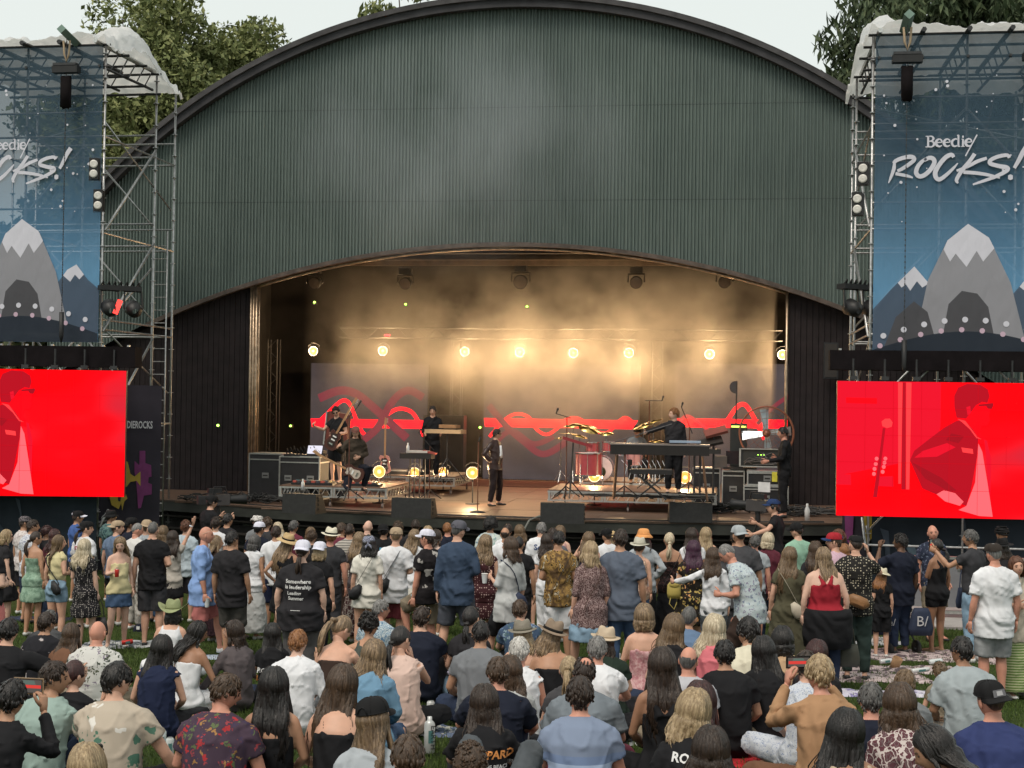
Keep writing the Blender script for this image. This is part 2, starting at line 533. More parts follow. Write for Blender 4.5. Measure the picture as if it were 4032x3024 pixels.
# == LED walls at the back of the stage
def led_wall(u0, u1, vt, vb, s, label, waves, bright=1.0):
 a, c_ = on_plane(u0, vb, s), on_plane(u1, vb, s)
 ztop = on_plane((u0 + u1) / 2, vt, s).z
 x0, x1, z0 = a.x, c_.x, 1.32
 root = sthing('led_wall', label, 'video wall', ((x0 + x1) / 2, s, z0), group='video walls at the back of the stage')
 w, h = x1 - x0, ztop - z0
 MB().box((0,.10, h / 2),(w + .06,.12, h)).build('frame', BLACK, root)
 m, t, b = nt('led_wall_picture')
 v = coord(t, 'Object')
 c = ramp(t, noise(t, v, .8,4), [(.3,(.040,.030,.034)),(.6,(.080,.066,.073)),(.8,(.12,.10,.105))])
 t.links.new(c, b.inputs['Emission Color']); setc(b, 'Emission Strength', .7 * bright)
 setc(b, 'Base Color', (.008,.008,.008,1)); setc(b, 'Roughness', .5)
 MB().poly([(-w / 2,.035,0),(w / 2,.035,0),(w / 2,.035, h),(-w / 2,.035, h)]).build('picture', m, root)
 zc = on_plane((u0 + u1) / 2,1668, s).z - z0
 red = emis('led_red', (1.0,.004,.012),2.6)
 red2 = emis('led_dim_red', (.6,.02,.04),1.2)
 red3 = emis('led_faint_red', (.22,.035,.05),.9)
 mb = MB(); hh = .13
 mb.poly([(-w / 2 + .05,.030, zc - hh),(w / 2 - .18,.030, zc - hh),(w / 2 - .01,.030, zc + hh),(-w / 2 + .01,.030, zc + hh)])
 mb.build('red_line', red, root)
 for (mat, wd, dy, pts) in waves:
  pts = smooth_path([((px - (u0 + u1) / 2) / (u1 - u0) * w, zc + (1668 - pv) * h / (vb - vt), wd) for px, pv in pts], 6)
  pts = [p for p in pts if abs(p[0]) < w / 2 - .06]
  mb = MB(); stroke(mb, pts, dy)
  mb.build('wave_line', {'r': red, 'd': red2, 'f': red3}[mat], root)
 return root
led_wall(1217,1677,1432,1925,8.3, 'left of the three video walls, red wave line on dull grey', [
 ('r', .055,.026, [(1250,1665),(1290,1620),(1340,1570),(1370,1580),(1395,1640),(1420,1700),(1450,1725),(1480,1700),(1510,1640),(1560,1602),(1610,1610),(1640,1650),(1665,1720)]),
 ('f', .13,.022, [(1250,1560),(1330,1525),(1400,1540),(1480,1610),(1550,1680),(1600,1730)]),('f', .12,.018, [(1400,1760),(1480,1690),(1540,1570),(1600,1520),(1660,1550)])])
led_wall(1900,2510,1440,1893,8.3, 'middle and widest of the three video walls, half lost in warm smoke', [
 ('r', .045,.026, [(1925,1725),(1980,1660),(2030,1632),(2080,1645),(2110,1690),(2150,1712),(2190,1690),(2230,1650),(2280,1648),(2330,1690),(2390,1700),(2430,1660),(2460,1640),(2490,1660)]),
 ('f', .10,.022, [(1920,1600),(1990,1680),(2060,1740),(2140,1790),(2230,1740)]),('f', .08,.018, [(1930,1770),(2010,1700),(2100,1750),(2180,1720)])])
led_wall(2652,3160,1432,1925,8.3, 'right of the three video walls, behind the fan and keyboard stands', [
 ('d', .05,.026, [(2665,1670),(2700,1640),(2740,1660),(2790,1700)]),('r', .06,.022, [(2860,1660),(2900,1600),(2930,1590),(2960,1630),(2985,1680),(3010,1730)]),
 ('f', .06,.018, [(2980,1670),(3040,1600),(3120,1540)])])
# == smoke inside the stage house
def build_smoke():
 mb = MB()
 x0, x1, y0, y1, z0, z1 = -6.3,6.3,2.6,8.15,1.6,7.6
 mb.box(((x0 + x1) / 2,(y0 + y1) / 2,(z0 + z1) / 2),(x1 - x0, y1 - y0, z1 - z0))
 m = bpy.data.materials.new('stage_smoke'); m.use_nodes = True
 t = m.node_tree; t.nodes.clear()
 out = t.nodes.new('ShaderNodeOutputMaterial'); pv = t.nodes.new('ShaderNodeVolumePrincipled')
 pv.inputs['Color'].default_value = (.95,.88,.78,1)
 pv.inputs['Anisotropy'].default_value = .25
 v = coord(t, 'Object')
 n = noise(t, v, .50,5,.62)
 def math_(op, a, b_=None):
  q = t.nodes.new('ShaderNodeMath'); q.operation = op; q.use_clamp = False
  for i, x in enumerate((a, b_)):
   if x is None: continue
   if hasattr(x, 'links'): t.links.new(x, q.inputs[i])
   else: q.inputs[i].default_value = x
  return q.outputs[0]
 sx = t.nodes.new('ShaderNodeSeparateXYZ'); t.links.new(v, sx.inputs[0])
 dz = math_('SUBTRACT', sx.outputs[2], 5.1)
 gz_ = math_('DIVIDE', math_('MULTIPLY', dz, dz),-2.6)
 g = math_('POWER', 2.718, gz_)
 dx = math_('SUBTRACT', sx.outputs[0], 1.2)
 gx = math_('POWER', 2.718, math_('DIVIDE', math_('MULTIPLY', dx, dx),-26.0))
 nn = math_('MAXIMUM', math_('SUBTRACT', math_('MULTIPLY', n, 7.0),2.9),.05)
 d = math_('MULTIPLY', math_('MULTIPLY', math_('ADD', math_('MULTIPLY', g, gx),.025), nn),.34)
 t.links.new(d, pv.inputs['Density'])
 t.links.new(pv.outputs[0], out.inputs['Volume'])
 o = mb.build('stage_smoke', m, mat_world=MS)
 tag(o, 'pale warm theatrical smoke hanging under the stage roof', 'smoke', kind='stuff')
build_smoke()
def build_drift():
 mb = MB(); mb.box((-1.2,-1.7,9.6),(9.5,2.2,6.6))
 m = bpy.data.materials.new('drifting_smoke'); m.use_nodes = True
 t = m.node_tree; t.nodes.clear()
 out = t.nodes.new('ShaderNodeOutputMaterial'); pv = t.nodes.new('ShaderNodeVolumePrincipled')
 pv.inputs['Color'].default_value = (.86,.94,1,1)
 v = coord(t, 'Object', (1,1,.55),(0,.35,0))
 r_ = ramp(t, noise(t, v, .42,4,.6), [(.36,(0,0,0)),(.66,(.42,.42,.42))])
 gr = t.nodes.new('ShaderNodeTexGradient'); gr.gradient_type = 'SPHERICAL'
 mp = t.nodes.new('ShaderNodeMapping'); mp.inputs['Location'].default_value = (1.2 / 4.6,1.7 / 1.3,-9.6 / 3.2); mp.inputs['Scale'].default_value = (1 / 4.6,1 / 1.3,1 / 3.2)
 t.links.new(coord(t), mp.inputs[0]); t.links.new(mp.outputs[0], gr.inputs[0])
 t.links.new(mixc(t, 1, r_, gr.outputs[0], 'MULTIPLY'), pv.inputs['Density'])
 t.links.new(pv.outputs[0], out.inputs['Volume'])
 tag(mb.build('drifting_smoke', m, mat_world=MS), 'thin pale smoke drifting up in front of the green fascia', 'smoke', kind='stuff')
build_drift()
# == blinder lamps
LAMPGLOW = emis('tungsten_lamp_face', (1.0,.58,.14),3.6)
LAMPHALO = emis('reflector_halo_glow', (1.0,.36,.03),1.2)  # reflector emits amber itself to imitate the halo round the bulb
_lamp = {}
def lamp(s, label, group, watts, r=.10, face=1.0):
 root = sthing('stage_lamp', label, 'stage lamp', s, group=group)
 if not _lamp:
  ax = Matrix.Rotation(math.pi / 2,3, 'X')
  _lamp['housing'] = MB().lathe([(.02,-.16),(.11,-.14),(.15,-.02),(.155,.03),(.135,.03),(.125,-.01)], 16, axis=ax).mesh('housing', BLACK, True)
  _lamp['reflector'] = MB().lathe([(.125,.0),(.075,-.02),(.001,-.025)], 16, axis=ax).mesh('reflector', LAMPHALO)
  _lamp['bulb'] = MB().ellipsoid((0,-.02,0),(.05,.03,.05),12,6).mesh('bulb', LAMPGLOW, True)
  _lamp['yoke'] = MB().tube([(-.17,.05,0),(-.17,.05,.16),(-.05,.05,.24),(.05,.05,.24),(.17,.05,.16),(.17,.05,0)], .012,6).mesh('yoke', DARKSTEEL)
 for k, me in _lamp.items(): link(k, me, root)
 ld = bpy.data.lights.new('lamp_light', 'POINT')
 ld.energy = watts; ld.color = (1.0,.67,.35); ld.shadow_soft_size = .07
 lo = bpy.data.objects.new('lamp_light', ld); COL.objects.link(lo)
 lo.parent = root; lo.location = (0,-.16,0)
 return root
for i, (u, v_) in enumerate([(1234,1382),(1508,1382),(1830,1385),(2047,1387),(2258,1390),(2477,1390),(2794,1395),(3081,1397)]):
 p = on_plane(u, v_, 7.2)
 lamp(p, ['leftmost glowing lamp in the row above the stage', 'second glowing lamp from the left in the upper row',
 'third glowing lamp from the left in the upper row', 'fourth glowing lamp from the left in the upper row',
 'fifth glowing lamp from the left in the upper row', 'sixth glowing lamp from the left, right of the centre video wall',
 'seventh glowing lamp from the left, above the right video wall', 'rightmost glowing lamp of the upper row, beside the opening edge'][i],
 'row of glowing lamps above the stage', 230)
tr = sthing('lighting_truss', 'dark horizontal lighting truss carrying the upper row of lamps', 'truss', (0,7.35,5.55))
for dz, dy in ((0,0),(.3,0),(0,.3),(.3,.3)):
 MB().tube([(-6.6, dy, dz),(6.6, dy, dz)], .025,6).build('chord', BLACK, tr)
for k in range(44):
 x = -6.6 + .3 * k
 MB().tube([(x, 0,0 if k % 2 else .3),(x + .3,0,.3 if k % 2 else 0)], .012,5).build('brace', BLACK, tr)
def moving_head(u, v_, s, label, rr=.17, mat=None):
 p = on_plane(u, v_, s)
 root = sthing('moving_head_light', label, 'stage light', p, group='unlit round lights under the stage roof')
 ax = Matrix.Rotation(math.pi / 2 + .25,3, 'X')
 MB().lathe([(.02,-.3),(rr * .8,-.26),(rr, -.05),(rr, .05),(rr * .9,.06)], 18, axis=ax).build('head', BLACK, root, True)
 MB().lathe([(rr * .9,.055),(rr * .5,.07),(.001,.075)], 18, axis=ax).build('lens', plain('hazy_lens', (.22,.17,.14),.2,0,.1), root, True)
 mb = MB(); mb.tube([(-rr - .05,0,0),(-rr - .05,.02, rr + .06),(rr + .05,.02, rr + .06),(rr + .05,0,0)], .025,6); mb.build('yoke', BLACK, root)
 MB().box((0,.02, rr + .16),(.34,.22,.16)).build('base', DARKSTEEL, root)
moving_head(1239,1114,4.2, 'unlit round light nearest the left proscenium post')
moving_head(1596,1116,4.2, 'unlit round light second from the left under the roof')
moving_head(2050,1110,4.2, 'unlit round light at the middle of the roof', .2)
moving_head(2505,1112,4.2, 'unlit round light with bright clamp right of the middle')
moving_head(2853,1110,4.2, 'unlit round light nearest the right end of the roof')
GREENLED = emis('green_led', (.45,1.0,.10),6)
REDLED = emis('red_led', (1.0,.05,.06),5)
for i, (u, v_, s, mt, lb) in enumerate([(1238,1190,5,0, 'tiny green light under the roof at the left'),(1597,1198,5,0, 'tiny green light above the second lamp'),
 (2075,1207,5,0, 'tiny green light above the middle of the stage'),(1525,1320,5,1, 'small red light above the second glowing lamp'),
 (858,1675,-.2,0, 'green light on the dark wing left of the stage'),(1144,1677,5,0, 'green light left of the left video wall'),
 (1682,1682,5.5,0, 'green light beside the dark standing musician'),(1890,1683,6,0, 'green light at the left edge of the middle video wall')]):
 p = on_plane(u, v_, s)
 root = sthing('indicator_light', lb, 'indicator light', p)
 MB().ellipsoid((0,0,0),(.035,.03,.03) if mt == 0 else (.09,.03,.03),8,5).build('bulb', [GREENLED, REDLED][mt], root, True)
 MB().box((0,.06,0),(.1,.08,.1)).build('housing', BLACK, root)
# == brush and serif lettering as flat strokes
ROCKS = [
 [(495,560,24),(530,520,26),(640,480,28),(740,475,30),(765,515,28),(700,575,26),(600,640,24),(545,665,18)],   # R bowl
 [(505,540,16),(500,620,24),(478,700,22),(452,770,16),(428,830,6)],                                                        # R stem
 [(520,700,22),(590,715,22),(680,735,20),(752,760,10)],                                                                      # R leg
 [(905,525,20),(960,490,28),(1015,500,30),(1035,555,30),(985,650,30),(905,725,30),(835,740,30),(795,690,30),(815,610,28),(870,540,24),(930,495,18)],  # O
 [(1290,485,22),(1260,450,28),(1190,480,30),(1110,570,30),(1050,680,32),(1060,760,30),(1110,785,28),(1200,720,24),(1290,630,18),(1345,565,7)],  # C
 [(1565,440,26),(1500,540,26),(1420,640,28),(1360,730,26),(1330,800,24),(1350,840,12)],                              # K stem
 [(1725,500,20),(1600,545,24),(1480,610,22),(1330,670,16)],                                                                  # K arm
 [(1420,690,24),(1560,700,24),(1720,725,22),(1820,750,18),(1900,775,8)],                                                  # K leg
 [(2020,500,22),(1990,465,24),(1880,480,26),(1780,525,26),(1770,575,28),(1880,610,28),(1990,635,30),(1980,680,28),(1840,755,24),(1690,810,20),(1545,860,12)],  # S
 [(2260,330,34),(2200,420,32),(2140,540,28),(2085,640,22)],                                                                  # !
 [(2005,765,24),(2036,765,38),(2068,765,24)],
 ]
BEEDIE = []
def serif_word():
 S_ = []
 def e(x):
  S_.append([(x + 6,282,6),(x + 45,280,6),(x + 88,278,5)])
  S_.append([(x + 88,278,6),(x + 82,250,8),(x + 50,234,8),(x + 18,255,13),(x + 10,290,15),(x + 25,322,13),(x + 58,334,9),(x + 90,318,5)])
 S_.append([(950,195,11),(950,338,11)])
 S_.append([(915,194,5),(960,194,5)]); S_.append([(915,339,5),(960,339,5)])
 S_.append([(955,194,6),(1000,196,8),(1020,225,12),(1000,254,8),(955,262,5)])
 S_.append([(955,262,5),(1005,266,8),(1030,300,13),(1005,334,8),(955,339,6)])
 e(1045); e(1150)
 S_.append([(1350,182,10),(1350,338,10)]); S_.append([(1330,186,5),(1355,182,6)]); S_.append([(1345,338,5),(1375,336,5)])
 S_.append([(1345,245,6),(1310,234,8),(1272,258,12),(1265,292,13),(1280,325,11),(1310,334,8),(1345,318,6)])
 S_.append([(1410,238,10),(1410,336,10)]); S_.append([(1390,240,4),(1415,238,4)]); S_.append([(1388,338,5),(1432,338,5)])
 S_.append([(1398,205,9),(1409,205,12),(1420,205,9)])
 e(1435)
 S_.append([(1595,180,7),(1445,470,7)])
 return S_
BEEDIE = serif_word()
K27 = 27.0 / FOC / 3.5
BAN_W, BAN_H = 3.45,6.15
def lettering_meshes():
 y = -.016
 def tx(p): return ((p[0] - 118) * K27 - .17,-((p[1] + 480 * 3.5) - 120 * 3.5) * K27 + .07, p[2] * K27)
 mb = MB()
 for i, st_ in enumerate(ROCKS):
  stroke(mb, smooth_path([tx(p) for p in st_]), y - .002 * (i % 3))
 rocks = mb.mesh('lettering', BANWHITE)
 mb = MB()
 for i, st_ in enumerate(BEEDIE):
  stroke(mb, smooth_path([tx((p[0], p[1], p[2] * 1.25)) for p in st_], 4), y - .002 * (i % 3))
 return rocks, mb.mesh('lettering', BANWHITE)
def scrim(name, build, alpha=.72, rough=.75):
 m = bpy.data.materials.new(name); m.use_nodes = True
 t = m.node_tree; b = t.nodes['Principled BSDF']
 setc(b, 'Roughness', rough); setc(b, ('Specular IOR Level', 'Specular'),.2)
 c = build(t)
 if isinstance(c, tuple): b.inputs['Base Color'].default_value = (*c, 1)
 else: t.links.new(c, b.inputs['Base Color'])
 v = coord(t)
 bump(t, b, noise(t, coord(t, 'Object', (.8,.8,.35),(0,.5,0)),2.2,3),.5,.12)
 out = t.nodes['Material Output']
 tr = t.nodes.new('ShaderNodeBsdfTransparent'); mx = t.nodes.new('ShaderNodeMixShader')
 mx.inputs[0].default_value = alpha
 t.links.new(tr.outputs[0], mx.inputs[1]); t.links.new(b.outputs[0], mx.inputs[2]); t.links.new(mx.outputs[0], out.inputs[0])
 return m
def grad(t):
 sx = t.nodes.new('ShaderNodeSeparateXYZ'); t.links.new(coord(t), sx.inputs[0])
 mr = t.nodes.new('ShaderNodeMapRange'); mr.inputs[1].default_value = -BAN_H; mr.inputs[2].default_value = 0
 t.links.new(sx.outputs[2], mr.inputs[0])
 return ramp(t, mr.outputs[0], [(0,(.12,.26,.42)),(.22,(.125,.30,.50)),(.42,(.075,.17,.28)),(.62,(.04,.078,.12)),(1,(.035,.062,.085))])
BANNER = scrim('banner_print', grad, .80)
BANWHITE = scrim('banner_white', lambda t: (.62,.62,.70),.92)
BANG1 = scrim('banner_grey', lambda t: (.27,.27,.30),.93)
BANG2 = scrim('banner_dark_grey', lambda t: (.075,.075,.085),.9)
BANG3 = scrim('banner_slate', lambda t: (.07,.10,.15),.9)
BANHILL = scrim('banner_hill', lambda t: (.022,.030,.044),.92)
BANPINK = scrim('banner_pink', lambda t: (.55,.40,.50),.95)
_let = lettering_meshes()
def banner(label, mat_world):
 root = thing('banner', label, 'banner')
 root.matrix_world = mat_world
 nx_, nz_ = 28,40
 vs, fs = [], []
 for j in range(nz_ + 1):
  for i in range(nx_ + 1):
   x, z = BAN_W * i / nx_, -BAN_H * j / nz_
   edge = math.sin(math.pi * i / nx_) ** .5 if 0 < i < nx_ else 0
   vs.append((x, .02 + .010 * edge * math.sin(x * 3 + z * 1.7), z))
 for j in range(nz_):
  for i in range(nx_):
   a = j * (nx_ + 1) + i
   fs.append((a, a + nx_ + 1, a + nx_ + 2, a + 1))
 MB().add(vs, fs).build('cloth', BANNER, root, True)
 link('lettering', _let[0], root); link('lettering', _let[1], root)
 def P(pts, y, mat, name):
  MB().poly([(x, y, z) for x, z in pts]).build(name, mat, root)
 H = -BAN_H
 P([(0.0, H + .95),(.35, H + 1.35),(.75, H + 1.75),(1.1, H + 1.35),(1.35, H + .9),(1.5, H + .2),(0, H + .2)], -.002, BANG3, 'mountain')
 P([(.45, H + 1.45),(.75, H + 1.76),(1.02, H + 1.44),(.90, H + 1.36),(.80, H + 1.48),(.68, H + 1.30),(.60, H + 1.42),(.52, H + 1.36)], -.005, BANWHITE, 'snow_cap')
 P([(2.1, H + .2),(2.35, H + 1.0),(2.75, H + 1.5),(2.95, H + 1.6),(3.2, H + 1.3),(3.45, H + 1.1),(3.45, H + .2)], -.0025, BANG3, 'mountain')
 P([(2.66, H + 1.38),(2.75, H + 1.5),(2.95, H + 1.61),(3.12, H + 1.40),(3.02, H + 1.30),(2.92, H + 1.40),(2.82, H + 1.25)], -.0055, BANWHITE, 'snow_cap')
 def blob(cx_, cz_, rx, rz, n=28, pw=2.4, seed=1):
  o = []
  for k in range(n):
   a = 2 * math.pi * k / n
   c_, s_ = math.cos(a), math.sin(a)
   q = (abs(c_) ** pw + abs(s_) ** pw) ** (-1 / pw)
   q *= 1 + .04 * math.sin(3 * a + seed)
   o.append((cx_ + rx * q * c_, cz_ + rz * q * s_))
  return o
 P([(.75, H + .25),(1.0, H + 1.5),(1.35, H + 2.25),(1.72, H + 2.55),(2.1, H + 2.3),(2.5, H + 1.45),(2.8, H + .25)], -.008, BANG1, 'mountain')
 P([(1.28, H + 2.08),(1.35, H + 2.25),(1.72, H + 2.56),(2.1, H + 2.3),(2.2, H + 2.1),(2.0, H + 1.85),(1.88, H + 2.05),(1.7, H + 1.75),(1.5, H + 2.0),(1.4, H + 1.85)], -.0105, BANWHITE, 'snow_cap')
 P([(1.25, H + .25),(1.38, H + 1.05),(1.62, H + 1.3),(1.9, H + 1.25),(2.1, H + 1.0),(2.25, H + .25)], -.0105, BANG2, 'cliff')
 P([(.2, H + .2),(.42, H + .8),(.75, H + 1.1),(1.0, H + .9),(1.2, H + .2)], -.011, BANG2, 'cliff')
 hill = [(0, H + .004),(BAN_W, H + .004),(BAN_W, H + .18)]
 for k in range(17):
  a = k / 16
  hill.append((BAN_W * (1 - a), H + .18 + .36 * math.sin(math.pi * a)))
 P(hill, -.013, BANHILL, 'hill')
 dots = MB(); pk = MB()
 for k in range(9):
  a = (k + .2) / 8.6
  x = .12 + 3.2 * a; z = H + .30 + .34 * math.sin(math.pi * a)
  dots.poly([(x + .055 * math.cos(q * math.pi / 6),-.017, z + .12 + .055 * math.sin(q * math.pi / 6)) for q in range(12)])
  pk.poly([(x - .06 + .05 * math.cos(q * math.pi / 6),-.017, z - .07 + .05 * math.sin(q * math.pi / 6)) for q in range(12)])
 tag(dots.build('dots', BANWHITE, root), kind='stuff'); tag(pk.build('dots', BANPINK, root), kind='stuff')
 sn = MB(); rr = random.Random(5)
 for k in range(46):
  x, z = rr.uniform(.1,3.35), rr.uniform(H + 2.6,-.5)
  q_ = rr.choice([.012,.016,.022,.03])
  sn.poly([(x + q_ * math.cos(q * math.pi / 4),-.015, z + q_ * math.sin(q * math.pi / 4)) for q in range(8)])
 tag(sn.build('snowflakes', BANWHITE, root), kind='stuff')
 return root
# == scaffold towers
def pipe(mb, a, b_, r=.024, n=8): mb.tube([a, b_], r, n)
_ros = MB().lathe([(.026,-.006),(.062,-.006),(.062,.006),(.026,.006)], 10).mesh('rosette', STEEL)
def standard(root, x, y, z0, z1, ros0=.25):
 o = MB().tube([(x, y, z0),(x, y, z1)], .0245,10).build('standard', STEEL, root, True)
 z = z0 + ros0
 while z < z1 - .02:
  q = link('rosette', _ros, o); q.location = (x, y, z)
  z += .5
 MB().tube([(x, y, z0 - .02),(x, y, z0 + .22)], .032,10).build('base_jack', DARKSTEEL, root, True)
def tower(side):
 if side == 'L':
  fr = at(392,1585,29.4); w, dd1, dd2 = 3.45,2.57,3.65
  base = Vector((fr.x, fr.y, 0)); yaw = -math.radians(9.5)
  label = 'left scaffolding tower with ladder and tilted white roof sheet'
  X = lambda k: -k
 else:
  fr = at(3423,1585,27.0); w, dd1, dd2 = 3.45,3.4,4.3
  base = Vector((fr.x, fr.y, 0)); yaw = -math.radians(8.5)
  label = 'right scaffolding tower with white sheet roof and cropped by the frame'
  X = lambda k: k
 root = thing('scaffolding_tower', label, 'scaffolding', base, yaw)
 H = 10.95 if side == 'L' else 10.75
 HB = H - .12
 xs = [0,1.73, w]
 for y, h in ((0, H),(dd1, HB + .1),(dd2, HB - .05)):
  for x in xs:
   if y == dd2 and x == 1.73: continue
   standard(root, X(x), y, 0.02, h - .02)
 lev = [1.05,3.05,5.05,7.05,9.05]
 for z in lev:
  for y in (0, dd1, dd2):
   for dz in (0,.5) if z > 6 else (0,):
    MB().tube([(X(0), y, z + dz),(X(w), y, z + dz)], .022,8).build('ledger', STEEL, root)
  for x in xs:
   MB().tube([(X(x),0, z),(X(x), dd1, z)], .022,8).build('ledger', STEEL, root)
   MB().tube([(X(x), dd1, z),(X(x), dd2, z)], .022,8).build('ledger', STEEL, root)
 MB().tube([(X(0),0,5.25),(X(0), dd2,5.25)], .022,8).build('ledger', STEEL, root)
 MB().tube([(X(0),0,9.35),(X(w), dd1,9.35)], .022,8).build('ledger', STEEL, root)
 for i, z in enumerate([1.3,3.2,5.35,7.45]):
  MB().tube([(X(-.03),.04, z - .35),(X(-.03), dd1 - .05, z + 1.75)], .027,8).build('diagonal', STEEL, root, True)
  MB().tube([(X(.05),.04, z + 1.95),(X(.05), dd2 - .05, z + .55)] if i % 2 else [(X(.05),.3, z - .2),(X(.05), dd1, z + 1.2)], .02,8).build('diagonal', STEEL, root, True)
  for x0_, x1_ in ((0,1.73),(w, 1.73)):
   MB().tube([(X(x0_), dd1 + .03, z),(X(x1_), dd1 + .03, z + 1.9)], .022,8).build('diagonal', STEEL, root, True)
   MB().tube([(X(x0_),.06, z),(X(x1_),.06, z + 1.9)], .022,8).build('diagonal', STEEL, root, True)
 for x in (0.1,.9,1.73,2.5, w - .1):
  rb = MB().tube([(X(x),-.3, H + .02),(X(x), dd1 + .1, HB + .18)], .05,6)
  rb.build('roof_beam', ALU if x in (.1, w - .1) else DARKSTEEL, root)
  MB().tube([(X(x),-.1, H - .45),(X(x), dd1, HB - .25)], .03,6).build('roof_beam', DARKSTEEL, root)
  for k in range(6):
   y0_, y1_ = dd1 * k / 6, dd1 * (k + 1) / 6
   za = H - .45 + (HB - .25 - H + .45) * k / 6; zb = H + (HB + .18 - H) * (k + 1) / 6
   MB().tube([(X(x), y0_, za),(X(x), y1_, zb)], .015,5).build('web', DARKSTEEL, root)
 for y in (0,.9,1.8, dd1):
  z_ = H + (HB + .1 - H) * y / dd1
  for dz in (0,-.45):
   MB().tube([(X(-.1), y, z_ + dz),(X(w + .1), y, z_ + dz)], .028,6).build('roof_purlin', DARKSTEEL, root)
 if side == 'L':
  for dx in (0.0,.34):
   MB().tube([(X(.08) + dx, dd1 + .14,.1),(X(.08) + dx, dd1 + .14,7.4)], .018,8).build('ladder_rail', STEEL, root, True)
  for k in range(24):
   MB().tube([(X(.08), dd1 + .14,.4 + .29 * k),(X(.08) + .34, dd1 + .14,.4 + .29 * k)], .012,6).build('rung', STEEL, root)
 nx_, ny_ = 70,50
 vs, fs = [], []
 for j in range(ny_ + 1):
  for i in range(nx_ + 1):
   a, c_ = i / nx_, j / ny_
   x = -.16 + (w + .32) * a; y = -.20 + (dd2 + .30) * c_
   z = H + .10 + (HB - H) * max(0, y / dd1)
   edge = math.sin(math.pi * min(1, max(0,(c_ - .0)))) * (1 - abs(2 * a - 1) ** 4)
   z += .30 * edge * (.7 + .5 * math.sin(a * 9.4 + 1)) + .12 * mnoise.noise(Vector((x * 1.4, y * 1.4,5))) + .04 * mnoise.noise(Vector((x * 5, y * 5,9)))
   z += .48 * math.exp(-((a - .10) / .20) ** 2 - ((c_ - .45) / .24) ** 2) + .16 * abs(mnoise.noise(Vector((x * 2.2, y * 2.2,2)))) - .10 * abs(mnoise.noise(Vector((x * 4.5, y * 4.5,7))))
   if a < .02 or a > .98: z -= .22
   if c_ > .97: z -= .15
   vs.append((X(x), y, z))
 for j in range(ny_):
  for i in range(nx_):
   q = j * (nx_ + 1) + i
   fs.append((q, q + 1, q + nx_ + 2, q + nx_ + 1))
 m, t, b = (None, None, None)
 if 'sheet' not in _mats:
  m, t, b = nt('white_roof_sheet')
  v = coord(t)
  t.links.new(ramp(t, noise(t, v, 1.5,4), [(.3,(.76,.78,.80)),(.7,(.88,.89,.89))]), b.inputs['Base Color'])
  setc(b, 'Roughness', .45)
  bump(t, b, noise(t, v, 5,4,.6),.6,.08)
  tl = t.nodes.new('ShaderNodeBsdfTranslucent'); tl.inputs[0].default_value = (.7,.7,.68,1)
  mx = t.nodes.new('ShaderNodeMixShader'); mx.inputs[0].default_value = .45
  t.links.new(b.outputs[0], mx.inputs[1]); t.links.new(tl.outputs[0], mx.inputs[2])
  t.links.new(mx.outputs[0], t.nodes['Material Output'].inputs[0])
  _mats['sheet'] = m
 MB().add(vs, fs).build('roof_sheet', _mats['sheet'], root, True)
 return root, X, H, w
towL, XL, HL, WL = tower('L')
towR, XR, HR, WR = tower('R')
MTL = Matrix.Translation(towL.location) @ Matrix.Rotation(towL.rotation_euler.z, 4, 'Z')
MTR = Matrix.Translation(towR.location) @ Matrix.Rotation(towR.rotation_euler.z, 4, 'Z')
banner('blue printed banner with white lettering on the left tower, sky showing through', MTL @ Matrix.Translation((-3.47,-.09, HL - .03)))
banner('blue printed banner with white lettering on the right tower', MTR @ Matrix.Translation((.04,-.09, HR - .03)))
def hoist(M, x, ztop, zbot, label):
 root = thing('chain_hoist', label, 'hoist')
 root.matrix_world = M @ Matrix.Translation((x, -.42, ztop))
 MB().box((0,0,-.62),(.55,.18,.14)).build('motor', BLACK, root)
 MB().box((0,-.02,-.52),(.5,.16,.05)).build('motor_cap', DARKSTEEL, root)
 mb = MB(); mb.tube([(-.06,0,-.75),(-.06,0,-1.30),(-.03,0,-1.40),(.03,0,-1.40),(.06,0,-1.30),(.06,0,-.75)], .05,8); mb.box((0,0,-1.08),(.19,.11,.62)); mb.build('chain_bag', BLACKCLOTH, root, True)
 c_ = MB()
 z = -.0
 k = 0
 while z > zbot - ztop + .55:
  a = k % 2
  c_.box((0,0, z),(.022 if a else .008,.008 if a else .022,.045)); z -= .052; k += 1
 c_.build('chain', DARKSTEEL, root)
 mb = MB(); mb.tube([(-.07,0,-.02),(-.05,0,-.30),(0,0,-.45),(.05,0,-.30),(.07,0,-.02)], .022,6); mb.build('sling', plain('rope_tan', (.35,.26,.17),.9), root, True)
 MB().tube([(0,0, zbot - ztop + .62),(0,0, zbot - ztop + .12),(0,0, zbot - ztop)], [.05,.045,.015], 8).build('hook_block', BLACK, root, True)
 MB().tube([(0,-.25,.16),(0,.45,.02)], .10,4).build('beam_end', plain('green_steel_beam', (.13,.20,.17),.6,.2), root)
hoist(MTL, -.66, HL + .02,4.75, 'black chain hoist hanging in front of the left banner')
hoist(MTR, .58, HR + .05,4.3, 'black chain hoist near the left edge of the right banner')
hoist(MTR, 2.93, HR + .05,4.3, 'black chain hoist at the far right edge of the photo')
